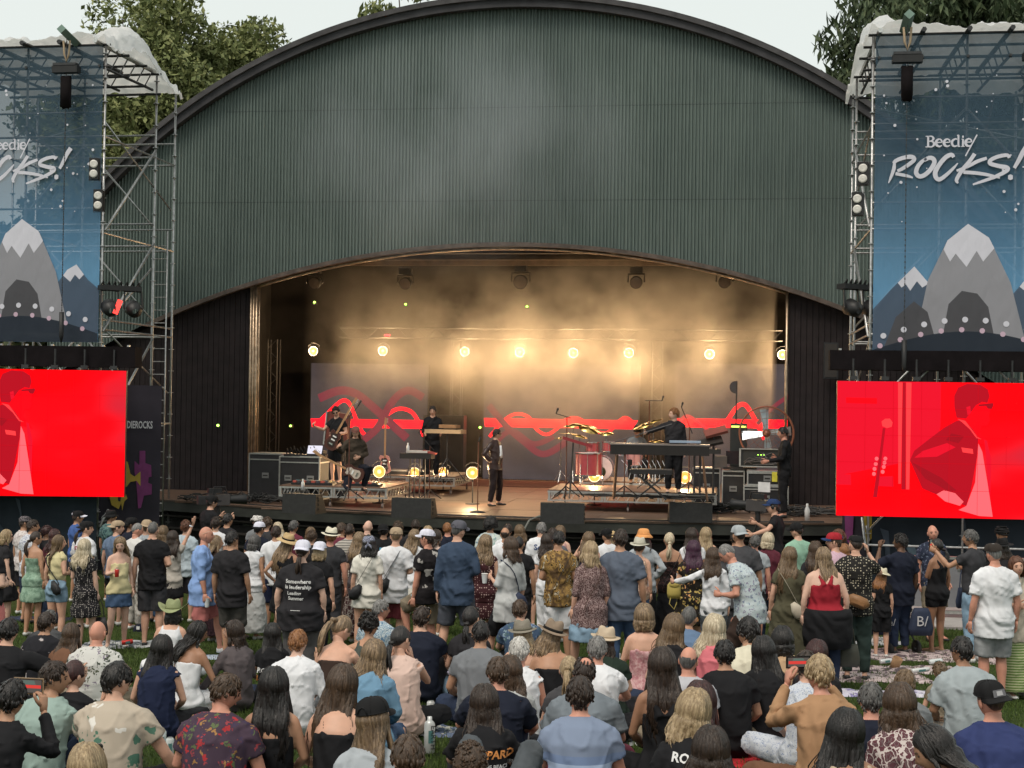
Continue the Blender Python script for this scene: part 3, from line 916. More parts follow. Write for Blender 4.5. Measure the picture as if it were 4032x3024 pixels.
def work_light(p, label, yaw=0):
 root = thing('work_light', label, 'floodlight', p, yaw, group='two-lamp floodlights on the towers')
 MB().box((0,0,0),(.19,.16,.42)).build('housing', BLACK, root)
 for z in (.10,-.10):
  l = MB().lathe([(.085,-.01),(.080,.02),(.045,.008),(.001,.018)], 14,(0,-.082, z), axis=Matrix.Rotation(math.pi / 2,3, 'X')).build('lens', plain('milky_lens', (.62,.60,.56),.25), root, True)
 MB().tube([(-.11,0,.23),(.11,0,.23),(.11,0,-.23),(-.11,0,-.23),(-.11,0,.23)], .01,5).build('guard', DARKSTEEL, root)
work_light(at(373,667,29.0), 'upper floodlight on the left tower')
work_light(at(390,791,29.0), 'lower floodlight on the left tower')
work_light(at(3400,685,26.9), 'upper floodlight on the right tower', -.4)
work_light(at(3378,805,26.9), 'lower floodlight on the right tower', -.4)
REDGLOW = emis('red_light_face', (1.0,.05,.04),2.2)
def tower_light(p, label, red=False, yaw=.5):
 root = thing('tower_light', label, 'stage light', p, yaw)
 MB().box((0,.1,.42),(.85,.25,.1)).build('hanging_bar', BLACK, root)
 for k in range(7):
  MB().tube([(-.4 + .12 * k, .05,.45),(-.36 + .12 * k, .0,.55),(-.3 + .12 * k, .12,.40)], .02,5).build('cable', RUBBER, root)
 ax = Matrix.Rotation(1.9,3, 'X') @ Matrix.Rotation(.3,3, 'Z')
 for j, x in enumerate((-.22,.26)):
  MB().lathe([(.06,.2),(.15,.14),(.17,-.1),(.15,-.12)], 14,(x, 0,0), axis=ax).build('head', BLACK, root, True)
  MB().tube([(x - .19,0,0),(x - .17,.05,.36),(x + .17,.05,.36),(x + .19,0,0)], .022,6).build('yoke', BLACK, root)
 if red:
  MB().box((-.10,-.17,.02),(.10,.02,.30), rot=Matrix.Rotation(.35,3, 'Y')).build('lit_face', REDGLOW, root)
tower_light(at(475,1215,29.2), 'cluster of black stage lights with one lit red on the left tower', True)
tower_light(at(3390,1215,27.6), 'black stage lights low on the right tower')
# == video screens beside the stage
def flatpoly(root, name, pts, y, mat):
 MB().poly([(x, y, z) for x, z in pts]).build(name, mat, root)
SR = emis('screen_red', (.93,.0,.006),1.05)
SR_D = emis('screen_dull_red', (.74,.004,.020),1.0)
SR_DD = emis('screen_dark_red', (.42,.003,.012),1.0)
SR_DK = emis('screen_deep_red', (.34,.004,.012),.95)
SR_L = emis('screen_light_red', (1.0,.045,.05),1.0)
SR_P = emis('screen_pink', (.98,.13,.15),1.0)
def screen(origin, yaw, label, sgn, shift=0.0):
 Wd, Hh = 4.62,2.52
 root = thing('video_screen', label, 'video screen', origin, yaw, group='big red video screens beside the stage')
 x0 = 0 if sgn > 0 else -Wd
 MB().box((x0 + Wd / 2,.09, Hh / 2),(Wd, .14, Hh)).build('cabinet', BLACK, root)
 m, t, b = nt('screen_picture')
 v = coord(t, 'Object', (.5,1,1),(0,.35,0))
 c = ramp(t, noise(t, v, .55,2,.4), [(.40,(.95,.0,.003)),(.50,(.90,.001,.006)),(.62,(.52,.018,.035))], 'EASE')
 t.links.new(c, b.inputs['Emission Color']); setc(b, 'Emission Strength', 1.05)
 setc(b, 'Base Color', (.004,.002,.002,1)); setc(b, 'Roughness', .6); setc(b, ('Specular IOR Level', 'Specular'),.03)
 MB().poly([(x0,.018,0),(x0 + Wd, .018,0),(x0 + Wd, .018, Hh),(x0,.018, Hh)]).build('picture', m, root)
 q = 26.6 / FOC / 1.843
 def C(pts): return [(x0 + (x - 350) * q, Hh - (y - 462) * q) for x, y in pts]
 F = lambda name, pts, y, mat: flatpoly(root, name, C(pts), y, mat)
 F('picture_stage', [(352,464),(1083,464),(1083,780),(1040,1000),(352,1150)], .014, SR_D)
 F('picture_sign', [(412,582),(632,584),(632,624),(414,622)], .010, SR)
 F('picture_post', [(780,468),(812,468),(808,1200),(790,1200)], .010, SR_L)
 F('picture_post', [(838,468),(876,468),(868,1240),(845,1240)], .010, SR_L)
 F('picture_post_shadow', [(814,468),(834,468),(842,1240),(812,1240)], .009, SR_DD)
 F('picture_box', [(354,1140),(452,1138),(455,1215),(354,1215)], .011, SR_D)
 F('picture_box', [(650,1152),(752,1146),(756,1222),(640,1220)], .011, SR_D)
 F('picture_neck', [(676,800),(694,800),(672,1000),(640,1300),(612,1300),(655,980)], .006, SR_DD)
 F('picture_mic', [(666,752),(690,732),(725,730),(745,758),(738,790),(705,800),(672,786)], .006, SR_L)
 for (x, y) in ((634,1022),(628,1060),(620,1096),(616,1132),(696,1020),(690,1050),(685,1080),(678,1116)):
  F('picture_peg', [(x + 14 * math.cos(k * .785), y + 15 * math.sin(k * .785)) for k in range(8)], .003, SR_P)
 F('picture_face', [(1200,700),(1190,540),(1300,480),(1400,520),(1422,600),(1438,640),(1424,700),(1430,735),(1410,772),(1372,772),(1362,820),(1440,920),(1200,860)], .008, SR)
 F('picture_hair', [(1178,560),(1205,500),(1270,472),(1360,478),(1412,510),(1424,560),(1410,606),(1372,600),(1330,625),(1300,668),(1262,722),(1196,716),(1180,640)], .005, SR_DD)
 F('picture_ear', [(1262,640),(1290,630),(1296,680),(1272,700)], .002, SR_D)
 F('picture_glasses', [(1350,620),(1448,608),(1452,622),(1440,650),(1415,648),(1400,628),(1350,632)], .001, SR_DK)
 F('picture_jacket', [(1195,740),(1250,730),(1310,800),(1350,860),(1340,1000),(1300,1240),(1270,1350),(1150,1310),(960,1230),(870,1030),(900,960),(1010,870),(1110,790)], .005, SR_DD)
 F('picture_jacket_fold', [(960,960),(1130,900),(1190,930),(1060,1000),(900,1010)], .002, SR_D)
 F('picture_jacket_fold', [(880,1040),(1090,1150),(1200,1240),(1150,1250),(980,1160)], .002, SR_DK)
 F('picture_jacket_fold', [(1160,830),(1250,850),(1210,900),(1120,880)], .0015, SR_DK)
 F('picture_jacket_front', [(1390,870),(1410,880),(1440,1010),(1436,1300),(1420,1200),(1405,1000)], .003, SR_D)
 F('picture_stitching', [(1230,930),(1310,940),(1315,975),(1240,965)], .001, SR_L)
 F('picture_hand', [(1060,1270),(1110,1240),(1190,1260),(1250,1320),(1225,1350),(1120,1320)], .0008, SR_P)
 F('picture_tee', [(1350,900),(1378,960),(1416,1180),(1455,1424),(1360,1420),(1216,1380),(1270,1350),(1330,1180)], .0035, SR_P)
 F('picture_neckline', [(1200,725),(1256,738),(1340,850),(1372,870),(1335,862),(1290,800),(1235,750)], .0006, SR_L)
 mb = MB()
 for k in range(1,9): mb.box((x0 + Wd * k / 9,.0, Hh / 2),(.005,.002, Hh))
 for k in range(1,5): mb.box((x0 + Wd / 2,-.0015, Hh * k / 5),(Wd, .002,.005))
 tag(mb.build('panel_seams', emis('seam_red', (.55,.0,.006),1), root), kind='stuff')
 for k in range(8):
  x = x0 + .3 + k * .58
  MB().tube([(x, .1, Hh),(x, .1, Hh + .42)], .022,6).build('hanger', DARKSTEEL, root)
  MB().box((x, .1, Hh + .06),(.14,.1,.07)).build('bracket', DARKSTEEL, root)
 return root
pL = at(488,1957,28.4); pR = at(3292,2030,26.6)
screen(pL, math.radians(4), 'left video screen glowing red, a man in dark glasses cut by the frame', -1)
screen(pR, math.radians(-5.5), 'right video screen glowing red, a man in dark glasses beside a guitar head', 1)
def wrapped(u0, u1, v0, v1, d0, d1, label):
 a, b_ = at(u0, v1, d0), at(u1, v1, d1)
 zt = at((u0 + u1) / 2, v0,(d0 + d1) / 2).z
 yaw = math.atan2(b_.y - a.y, b_.x - a.x)
 L = (b_ - a).length; z0 = (a.z + b_.z) / 2
 root = thing('wrapped_truss', label, 'truss', ((a.x + b_.x) / 2,(a.y + b_.y) / 2, z0), yaw)
 n = 30
 vs, fs = [], []
 for i in range(n + 1):
  x = -L / 2 + L * i / n
  w_ = .012 * math.sin(i * 1.7) + .01 * mnoise.noise(Vector((i * .9,1,2)))
  for (y, z) in ((-.22 + w_, 0 + w_ * .8),(-.22 + w_ * .5, zt - z0),(.25, zt - z0),(.25,0)):
   vs.append((x, y, z))
 for i in range(n):
  for k in range(4):
   p, q = i * 4 + k, i * 4 + (k + 1) % 4
   fs.append((p, p + 4, q + 4, q))
 fs += [(0,1,2,3),(n * 4 + 3, n * 4 + 2, n * 4 + 1, n * 4)]
 MB().add(vs, fs).build('black_wrap', BLACKCLOTH, root)
 for k in range(9):
  MB().box((-L / 2 + .2 + k * (L - .4) / 8,0, zt - z0 + .02),(.05,.06,.04)).build('clamp', STEEL, root)
wrapped(-330,544,1362,1442,28.9,28.7, 'black wrapped beam between the left banner and its screen')
wrapped(3265,4330,1384,1462,27.2,26.4, 'black wrapped beam between the right banner and its screen')
def cloth_panel(name, label, u0, u1, v0, v1, d0, d1, art, mat, zbot=0.02):
 a, b_ = at(u0, v1, d0), at(u1, v1, d1)
 zt = at((u0 + u1) / 2, v0,(d0 + d1) / 2).z
 yaw = math.atan2(b_.y - a.y, b_.x - a.x); L = math.hypot(b_.x - a.x, b_.y - a.y)
 root = thing(name, label, 'banner', (a.x, a.y, zbot), yaw)
 H_ = zt - zbot; n, nz_ = 36,8
 vs, fs = [], []
 for i in range(n + 1):
  for k in range(nz_ + 1):
   x = L * i / n; z = H_ * k / nz_
   vs.append((x, .03 + .02 * math.sin(x * 2.3 + z) , z))
 for i in range(n):
  for k in range(nz_):
   p = i * (nz_ + 1) + k
   fs.append((p, p + nz_ + 1, p + nz_ + 2, p + 1))
 MB().add(vs, fs).build('cloth', mat, root, True)
 art(root, L, H_)
 return root
NAVY = plain('navy_scrim', (.022,.030,.040),.85,0,.25,1.2,.2,.2,8)
NAVY2 = plain('purple_grey_scrim', (.034,.030,.040),.85,0,.25,1.2,.2,.2,8)
SHARD = [plain('shard_slate', (.045,.060,.082),.85,0,.1), plain('shard_pale', (.11,.16,.20),.85,0,.1), plain('shard_dark', (.030,.042,.058),.85,0,.1)]
def shards(root, L, H_):
 r_ = random.Random(11)
 k = 0; x = .15
 while x < L - .3:
  w_ = r_.uniform(.18,.5); z1 = r_.uniform(.55,.98) * H_; z0 = z1 - r_.uniform(.35,.8) * H_
  sl = r_.uniform(-.3,.3)
  flatpoly(root, 'printed_shard', [(x, z1),(x + w_ * .5, z1 - .05),(x + w_ * .8 + sl, z0 + .2),(x + w_ * .45 + sl, z0),(x + .1, z1 - .3)], -.012 - .003 * (k % 3), SHARD[k % 3])
  x += w_ * .9 + r_.uniform(.05,.3); k += 1
cloth_panel('under_screen_banner', 'dark navy banner with slate shard shapes below the left screen', -260,372,1950,2350,28.9,28.9, shards, NAVY)
cloth_panel('under_screen_banner', 'dark navy banner with slate shard shapes below the right screen', 3430,4330,2020,2350,27.4,26.5, shards, NAVY)
YEL = plain('printed_mustard', (.38,.27,.045),.85,0,.15); MAG = plain('printed_magenta', (.17,.035,.13),.85,0,.15)
PRW = plain('printed_white', (.50,.50,.53),.8,0,.05)
def text_mesh(s, size, mat, name='lettering', align='LEFT', bold=0.0, shear=0.0):
 cu = bpy.data.curves.new('t', 'FONT'); cu.body = s; cu.size = size; cu.align_x = align
 cu.offset = bold; cu.shear = shear; cu.resolution_u = 2
 o = bpy.data.objects.new('t', cu); COL.objects.link(o)
 dg = bpy.context.evaluated_depsgraph_get()
 me = bpy.data.meshes.new_from_object(o.evaluated_get(dg))
 bpy.data.objects.remove(o); bpy.data.curves.remove(cu)
 me.name = name
 me.materials.clear(); me.materials.append(mat)
 me.transform(Matrix.Rotation(math.pi / 2,4, 'X'))
 return me
def art_left(root, L, H_):
 me = text_mesh('#BEEDIEROCKS', .185, PRW, bold=.004)
 me.transform(Matrix.Diagonal((.60,1,1.15,1)))
 xs = [v.co.x for v in me.vertices]
 o = link('lettering', me, root); o.location = (L - .17 - max(xs),-.02, H_ - .90)
 sc_ = 29.4 / FOC / 1.844
 xR, zT = L, H_
 def C(pts): return [(xR - (1143 - x) * sc_, zT - (y - 488) * sc_) for x, y in pts]
 flatpoly(root, 'printed_drip', C([(992,970),(1034,970),(1036,1060),(1078,1075),(1082,1160),(1062,1165),(1058,1205),(1086,1215),(1085,1290),(1030,1300),(1010,1390),(990,1395),(975,1220),(958,1120),(958,1045),(992,1075)]),-.014, MAG)
 flatpoly(root, 'printed_trumpet', C([(880,1040),(910,1052),(930,1140),(960,1160),(1002,1122),(1004,1230),(975,1190),(930,1200),(905,1235),(860,1240)]),-.018, YEL)
 flatpoly(root, 'printed_bird', C([(790,1240),(880,1240),(912,1320),(890,1345),(876,1410),(868,1355),(850,1400),(800,1370),(786,1320)]),-.018, YEL)
 flatpoly(root, 'printed_hole', C([(840,1290),(868,1300),(862,1345),(846,1340)]),-.021, NAVY2)
cloth_panel('side_banner', 'dark banner with white lettering and mustard trumpet beside the left screen', 330,622,1516,2350,29.7,29.9, art_left, NAVY2)
def art_right(root, L, H_):
 flatpoly(root, 'printed_drip', [(.04, H_),(.22, H_),(.20, H_ - .45),(.12, H_ - .6),(.06, H_ - .4)], -.014, MAG)
 flatpoly(root, 'printed_drip', [(.40, H_ + 0),(.60, H_),(.58, H_ - .46),(.53, H_ - .52),(.50, H_ - .2),(.47, H_ - .62),(.42, H_ - .6)], -.014, YEL)
cloth_panel('side_banner', 'dark purple banner with a mustard drip below the right screen edge', 3313,3412,2020,2350,27.9,27.8, art_right, NAVY2)
bar = thing('crowd_barrier', 'grey metal crowd barrier in front of the dark banner at the right', 'barrier', at(3560,2400,24.6), math.radians(-6))
bar.location.z = gz(24)
LB = 4.6
PANEL = plain('barrier_sheet', (.20,.20,.215),.5,.3,.1,3)
for k in range(4):
 x = k * 1.15
 MB().box((x + .575,0,.62),(1.11,.03,.76)).build('panel', PANEL, bar)
 MB().tube([(x + .02,-.02,.05),(x + .02,-.02,1.12)], .024,8).build('post', ALU, bar)
 MB().box((x + .575,-.06,.16),(1.13,.10,.05)).build('foot_rail', ALU, bar)
 MB().box((x + .575,-.04,1.09),(1.15,.07,.05)).build('top_rail', ALU, bar)
 MB().box((x + .575,-.25,.05),(1.13,.5,.03)).build('foot_plate', ALU, bar)
# == trees
LEAFM = {}
def leaf_mat(name, cols):
 m, t, b = nt(name)
 v = coord(t)
 c = ramp(t, noise(t, v, 2.6,3,.7), [(.25, cols[0]),(.5, cols[1]),(.75, cols[2])])
 t.links.new(c, b.inputs['Base Color']); setc(b, 'Roughness', .65); setc(b, ('Specular IOR Level', 'Specular'),.2)
 return m
BARK = plain('bark', (.06,.045,.035),.9,0,.4,8,.5)
def tree(name, label, base, h, r, crown_c, clumps, n_leaf, leaf, mat, droop=0.0, seed=1, flat=1.0, rxy=None):
 rs = np.random.RandomState(seed)
 root = thing(name, label, 'tree', base)
 mb = MB()
 mb.tube([(0,0,0),(.15,0, h * .25),(-.1,.1, h * .5),(0,0, h * .8)], [.45,.36,.26,.08], 10)
 mb.build('trunk', BARK, root, True)
 P = []
 lb = MB()
 for i in range(clumps):
  d = rs.randn(3); d /= np.linalg.norm(d)
  q = rs.rand() ** .4
  rx, ry = rxy or (r, r)
  c_ = np.array([d[0] * rx * q, d[1] * ry * q, d[2] * h * .42 * q]) + np.array(crown_c)
  if i % 3 == 0: lb.tube([(0,0, h * .3 + .2 * (c_[2] - h * .3)),(c_[0] * .5, c_[1] * .5, c_[2] * .7), tuple(c_)], [.09,.06,.015], 6)
  cr = (.55 + .7 * rs.rand()) * r * .24
  m_ = int(n_leaf / clumps)
  dd = rs.randn(m_, 3); dd /= np.linalg.norm(dd, axis=1)[:, None]
  rr = cr * (rs.rand(m_, 1) ** .35)
  pts = c_ + dd * rr * np.array([1.15,1.15,.75])
  if droop: pts[:, 2] -= droop * np.linalg.norm(pts[:, :2] - c_[:2], axis=1)
  P.append(pts)
 lb.build('branch', BARK, root, True)
 P = np.concatenate(P); n = len(P)
 sz = leaf * (.55 + 1.3 * rs.rand(n, 1,1) ** 2)
 u = rs.randn(n, 3); u /= np.linalg.norm(u, axis=1)[:, None]
 if droop: u[:, 2] -= 1.2; u /= np.linalg.norm(u, axis=1)[:, None]
 w_ = np.cross(u, rs.randn(n, 3)); w_ /= np.linalg.norm(w_, axis=1)[:, None]
 Q = np.stack([-u * 1.0, w_ * .45 * flat, u * 1.0,-w_ * .45 * flat], 1) * sz + P[:, None, :]
 me = bpy.data.meshes.new('crown')
 me.vertices.add(4 * n); me.vertices.foreach_set('co', Q.astype(np.float32).reshape(-1))
 me.loops.add(4 * n); me.loops.foreach_set('vertex_index', np.arange(4 * n, dtype=np.int32))
 me.polygons.add(n); me.polygons.foreach_set('loop_start', np.arange(0,4 * n, 4, dtype=np.int32))
 me.update(calc_edges=True); me.materials.append(mat)
 link('crown', me, root)
 return root
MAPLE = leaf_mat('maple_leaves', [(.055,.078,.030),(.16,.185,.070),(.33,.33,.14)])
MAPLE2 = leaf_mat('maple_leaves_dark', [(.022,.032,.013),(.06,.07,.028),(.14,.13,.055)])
CEDAR = leaf_mat('cedar_sprays', [(.025,.040,.022),(.06,.085,.042),(.12,.14,.07)])
def gp(u, d):
 p = at(u, 1585, d); return (p.x, p.y, 0)
tree('maple_tree', 'broad leafy maple behind the left tower and the shell', gp(560,50),15,5.0,(0,0,11.4),170,120000,.105, MAPLE, seed=2, rxy=(3.6,4.0))
tree('maple_tree', 'rounded leafy tree left of the shell, nearest its roof', gp(965,54),15,4.2,(0,0,11.9),140,90000,.105, MAPLE, seed=5, rxy=(2.5,3.0))
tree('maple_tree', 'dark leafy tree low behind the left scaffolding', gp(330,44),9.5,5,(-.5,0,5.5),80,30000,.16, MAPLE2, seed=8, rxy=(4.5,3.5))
tree('cedar_tree', 'drooping cedar rising behind the right tower', gp(3700,48),19,4.2,(0,0,13.2),110,52000,.20, CEDAR, .55,11,.55, rxy=(4.0,3.5))
tree('cedar_tree', 'second cedar behind the right banner, cut by the frame', gp(4050,52),20,4.5,(0,0,12),90,30000,.22, CEDAR, .55,15,.55, rxy=(4.5,3.5))
tree('maple_tree', 'thin tree top showing over the crest of the shell', gp(1640,62),18,3.5,(0,0,17.3),40,12000,.17, MAPLE, .2,21,.8, rxy=(3.2,2.5))
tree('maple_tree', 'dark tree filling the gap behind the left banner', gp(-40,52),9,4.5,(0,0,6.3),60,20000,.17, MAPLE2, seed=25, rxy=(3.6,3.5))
# == people: bodies, clothes, hair, hats
def V(*a): return Vector(a)
def mir(p, s): return Vector((p[0] * s, p[1], p[2]))
ARMS = {
 'down': ((.055,-.03,-.28),(.075,.03,-.53),(0,.12,-1),.3),
 'hang': ((.04,.0,-.285),(.05,.05,-.545),(0,.1,-1),.6),
 'front': ((.07,-.04,-.26),(-.05,.17,-.27),(-.35,.9,.1),.8),
 'hold': ((.06,.02,-.27),(-.01,.24,-.20),(-.3,1,.25),.9),
 'hip': ((.17,-.10,-.23),(.03,.02,-.40),(-.9,.4,-.3),.5),
 'cross': ((.05,.06,-.26),(-.19,.20,-.22),(-1,.2,.1),.5),
 'up': ((.10,.05,.25),(.20,.09,.50),(.25,.1,1),.05),
 'upl': ((.16,.12,.12),(.10,.20,.38),(0,.2,1),.3),
 'phone': ((.11,.20,-.12),(-.04,.32,.13),(-.2,.25,1),.8),
 'point': ((.10,.22,-.14),(.10,.42,.06),(0,1,.3),.6),
 'lap': ((.08,.03,-.26),(-.02,.20,-.38),(-.5,.8,-.2),.5),
 'knees': ((.09,.15,-.20),(.0,.38,-.27),(-.8,.5,-.1),.5),
 'lean': ((.12,-.14,-.25),(.20,-.24,-.51),(.5,-.5,-.2),.0),
 'side': ((.14,.04,-.25),(.25,.16,-.47),(.3,.8,-.2),.1),
 'chin': ((.07,.20,-.17),(-.08,.14,.06),(-.2,-.1,1),.7),
 'wide': ((.24,.06,-.10),(.42,.26,-.16),(.3,.8,0),.4),
 'play1': ((.09,-.02,-.25),(-.10,.19,-.30),(-.8,.5,-.3),.7),
 'play2': ((.14,.12,-.20),(.26,.34,-.10),(-.3,.5,.5),.9),
 'keys': ((.07,.05,-.27),(.03,.33,-.32),(0,1,-.25),.4),
 'cam': ((.10,.16,-.20),(-.02,.36,-.05),(0,1,.2),.8),
 'back': ((.06,-.10,-.26),(-.06,-.19,-.44),(-.6,0,-.5),.4),
 }
SPINE = {'stand': [(0,.0,.86),(0,-.015,.96),(0,.015,1.08),(0,.0,1.22),(0,-.02,1.35),(0,-.02,1.435),(0,.005,1.50)],
 'bow': [(0,-.02,.86),(0,-.03,.96),(0,.0,1.08),(0,.03,1.21),(0,.07,1.33),(0,.12,1.41),(0,.18,1.46)],
 'sit': [(0,-.02,.09),(0,-.07,.17),(0,-.085,.29),(0,-.075,.42),(0,-.055,.54),(0,-.025,.62),(0,.02,.68)],
 'slouch': [(0,-.02,.09),(0,-.10,.17),(0,-.13,.28),(0,-.12,.40),(0,-.07,.51),(0,-.01,.58),(0,.06,.63)],
 'upright': [(0,-.02,.09),(0,-.03,.18),(0,-.02,.30),(0,-.02,.44),(0,-.03,.57),(0,-.03,.655),(0,.0,.72)],
 'recline': [(0,0,.09),(0,-.06,.13),(0,-.16,.20),(0,-.27,.29),(0,-.36,.365),(0,-.42,.42),(0,-.43,.48)],
 'chair': [(0,-.02,.50),(0,-.05,.58),(0,-.04,.70),(0,-.03,.83),(0,-.02,.96),(0,-.01,1.04),(0,.02,1.10)]}
LEGS = {
 'stand': [((.088,.0,.90),(.10,.02,.49),(.105,-.02,.085),(.13,.15,.03))] * 2,
 'wide': [((.09,.0,.90),(.15,.03,.49),(.20,-.02,.085),(.25,.14,.03))] * 2,
 'relax': [((.088,.0,.90),(.10,.01,.49),(.10,-.03,.085),(.11,.14,.03)),((.085,.0,.90),(.13,.08,.50),(.17,.03,.085),(.23,.18,.03))],
 'walk': [((.088,.0,.90),(.09,.20,.53),(.09,.24,.11),(.09,.41,.05)),((.088,.0,.90),(.09,-.03,.49),(.09,-.33,.15),(.09,-.20,.03))],
 'step': [((.088,.0,.90),(.14,.30,.72),(.12,.22,.32),(.12,.38,.28)),((.088,.0,.90),(.10,.02,.49),(.105,-.02,.085),(.13,.15,.03))],
 'cross': [((.095,.0,.13),(.36,.26,.15),(.05,.38,.07),(-.10,.42,.05))] * 2,
 'knees': [((.095,.0,.13),(.15,.36,.44),(.12,.56,.08),(.12,.74,.035))] * 2,
 'kneesup': [((.095,.0,.13),(.19,.36,.54),(.14,.56,.08),(.14,.74,.035))] * 2,
 'out': [((.095,.0,.12),(.12,.42,.16),(.13,.83,.08),(.16,.88,.22))] * 2,
 'side': [((.095,.0,.13),(.34,.34,.13),(.20,.02,.07),(.30,-.12,.05)),((.095,.0,.13),(.16,.40,.13),(-.16,.22,.07),(-.30,.14,.05))],
 'crouch': [((.095,.0,.46),(.25,.34,.52),(.16,.20,.10),(.20,.38,.04)),((.095,.0,.46),(.20,.30,.12),(.12,-.12,.10),(.10,-.02,.03))],
 'seat': [((.095,.0,.53),(.17,.42,.55),(.16,.40,.09),(.18,.56,.04))] * 2,
 }
_tasks = []
_cache = {}
def request(key, builder, voxel, fold=None, post=None, smooth=2):
 if key in _cache: return _cache[key]
 me = bpy.data.meshes.new('part')
 _cache[key] = me
 _tasks.append((me, builder, voxel, fold, post, smooth, len(_tasks)))
 return me
def folds(P, N, seed, amp, vert=1.0):
 r_ = np.random.RandomState(seed)
 d = np.zeros(len(P))
 for k in range(8):
  wl = r_.uniform(.12,.42)
  dr = r_.randn(3); dr[2] *= 1.4 * vert; dr /= np.linalg.norm(dr)
  wr = r_.randn(3) * 9
  ph = r_.uniform(0,6.28)
  q = np.sin(P @ dr * 2 * np.pi / wl + ph + 1.3 * np.sin(P @ wr + ph * 2))
  mask = .5 + .5 * np.sin(P @ (r_.randn(3) * 6) + ph)
  d += ((1 - np.abs(q)) ** 3 * 1.6 - .4) * np.clip(mask * 1.6 - .5,0,1) * (.8 if k > 2 else 1.1)
 return P + N * (np.clip(d, -.12,2.2) * amp)[:, None]
def run_tasks():
 objs = []
 for (me, builder, voxel, fold, post, smooth, i) in _tasks:
  mb = builder()
  tmp = mb.mesh('tmp')
  o = bpy.data.objects.new('tmp', tmp); COL.objects.link(o)
  md = o.modifiers.new('r', 'REMESH'); md.mode = 'VOXEL'; md.voxel_size = voxel; md.adaptivity = 0
  if smooth:
   ms = o.modifiers.new('s', 'SMOOTH'); ms.factor = .5; ms.iterations = smooth
  objs.append(o)
 dg = bpy.context.evaluated_depsgraph_get()
 for o, (me, builder, voxel, fold, post, smooth, i) in zip(objs, _tasks):
  ev = o.evaluated_get(dg).to_mesh()
  n = len(ev.vertices)
  P = np.empty(n * 3, np.float32); ev.vertices.foreach_get('co', P); P = P.reshape(-1,3).astype(float)
  nl = len(ev.loops)
  L = np.empty(nl, np.int32); ev.loops.foreach_get('vertex_index', L)
  LS = np.empty(len(ev.polygons), np.int32); ev.polygons.foreach_get('loop_start', LS)
  if fold:
   N = np.empty(n * 3, np.float32); ev.vertex_normals.foreach_get('vector', N); N = N.reshape(-1,3)
   P = folds(P, N, fold[0], fold[1])
  o.to_mesh_clear() if False else None
  np_ = len(LS)
  extra = post() if post else None
  VX, MI = P, np.zeros(np_, np.int32)
  if extra:
   ev_, ef_, em_ = np.array(extra.v, float), extra.f, extra.m
   VX = np.concatenate([P, ev_])
   l2 = []; ls2 = []; c_ = nl
   for f in ef_:
    ls2.append(c_); c_ += len(f); l2.extend([k + n for k in f])
   L = np.concatenate([L, np.array(l2, np.int32)]); LS = np.concatenate([LS, np.array(ls2, np.int32)])
   MI = np.concatenate([MI, np.array(em_, np.int32)])
  me.vertices.add(len(VX)); me.vertices.foreach_set('co', VX.astype(np.float32).reshape(-1))
  me.loops.add(len(L)); me.loops.foreach_set('vertex_index', L.astype(np.int32))
  me.polygons.add(len(LS)); me.polygons.foreach_set('loop_start', LS.astype(np.int32))
  me.update(calc_edges=True)
  if extra:
   for m_ in (None, EYEM, LIPM, BROWM): me.materials.append(m_)
   me.polygons.foreach_set('material_index', MI)
  else:
   me.materials.append(None)
  me.polygons.foreach_set('use_smooth', [True] * len(LS))
 for o in objs:
  m_ = o.data; bpy.data.objects.remove(o); bpy.data.meshes.remove(m_)
 _tasks.clear()
EYEM = plain('eye_dark', (.02,.014,.01),.2); LIPM = plain('lips', (.30,.11,.09),.5); BROWM = plain('eyebrow', (.05,.03,.02),.8)
HEADR = (.0745,.094,.118)
def head_shape(mb, M):
 n, m_ = 28,20
 vs = []
 for j in range(m_ + 1):
  ph = math.pi * j / m_
  for k in range(n):
   th = 2 * math.pi * k / n
   dx, dy, dz = math.sin(ph) * math.cos(th), math.sin(ph) * math.sin(th), math.cos(ph)
   x, y, z = dx * HEADR[0], dy * HEADR[1], dz * HEADR[2]
   if z < 0:
    q = -z / HEADR[2]
    x *= 1 - .30 * q * q
    if y < 0: y *= 1 - .45 * q
    else: y *= 1 + .02 * q
   f = max(0, dy)
   def g(cx, cz, sx, sz): return math.exp(-((x - cx) / sx) ** 2 - ((z - cz) / sz) ** 2) * (1 if dy > 0 else 0)
   y += .023 * g(0,-.022,.013,.016) + .010 * g(0,.0,.009,.022)
   y -= .010 * g(.031,.008,.016,.012) + .010 * g(-.031,.008,.016,.012)
   y += .005 * g(0,.030,.05,.010)
   y += .007 * g(0,-.060,.020,.007) + .008 * g(0,-.098,.018,.014)
   y -= .004 * g(0,-.077,.02,.006)
   vs.append(M @ Vector((x, y, z)))
 fs = []
 for j in range(m_):
  for k in range(n):
   a, b_ = j * n + k, j * n + (k + 1) % n
   fs.append((a, a + n, b_ + n, b_))
 mb.add(vs, fs, 0)
 for s in (-1,1):
  e = MB(); e.ellipsoid((s * .077,-.008,-.005),(.009,.018,.031),8,6)
  mb.add([M @ Vector(p) for p in e.v], e.f, 0)
  e = MB(); e.ellipsoid((s * .031,.0795,.007),(.0125,.006,.0065),8,5)
  mb.add([M @ Vector(p) for p in e.v], e.f, 1)
  e = MB(); e.tube([(s * .015,.0895,.022),(s * .032,.086,.027),(s * .050,.074,.021)], [.003,.0045,.002], 5)
  mb.add([M @ Vector(p) for p in e.v], e.f, 3)
 e = MB(); e.ellipsoid((0,.0885,-.0595),(.021,.007,.0065),8,5)
 mb.add([M @ Vector(p) for p in e.v], e.f, 2)
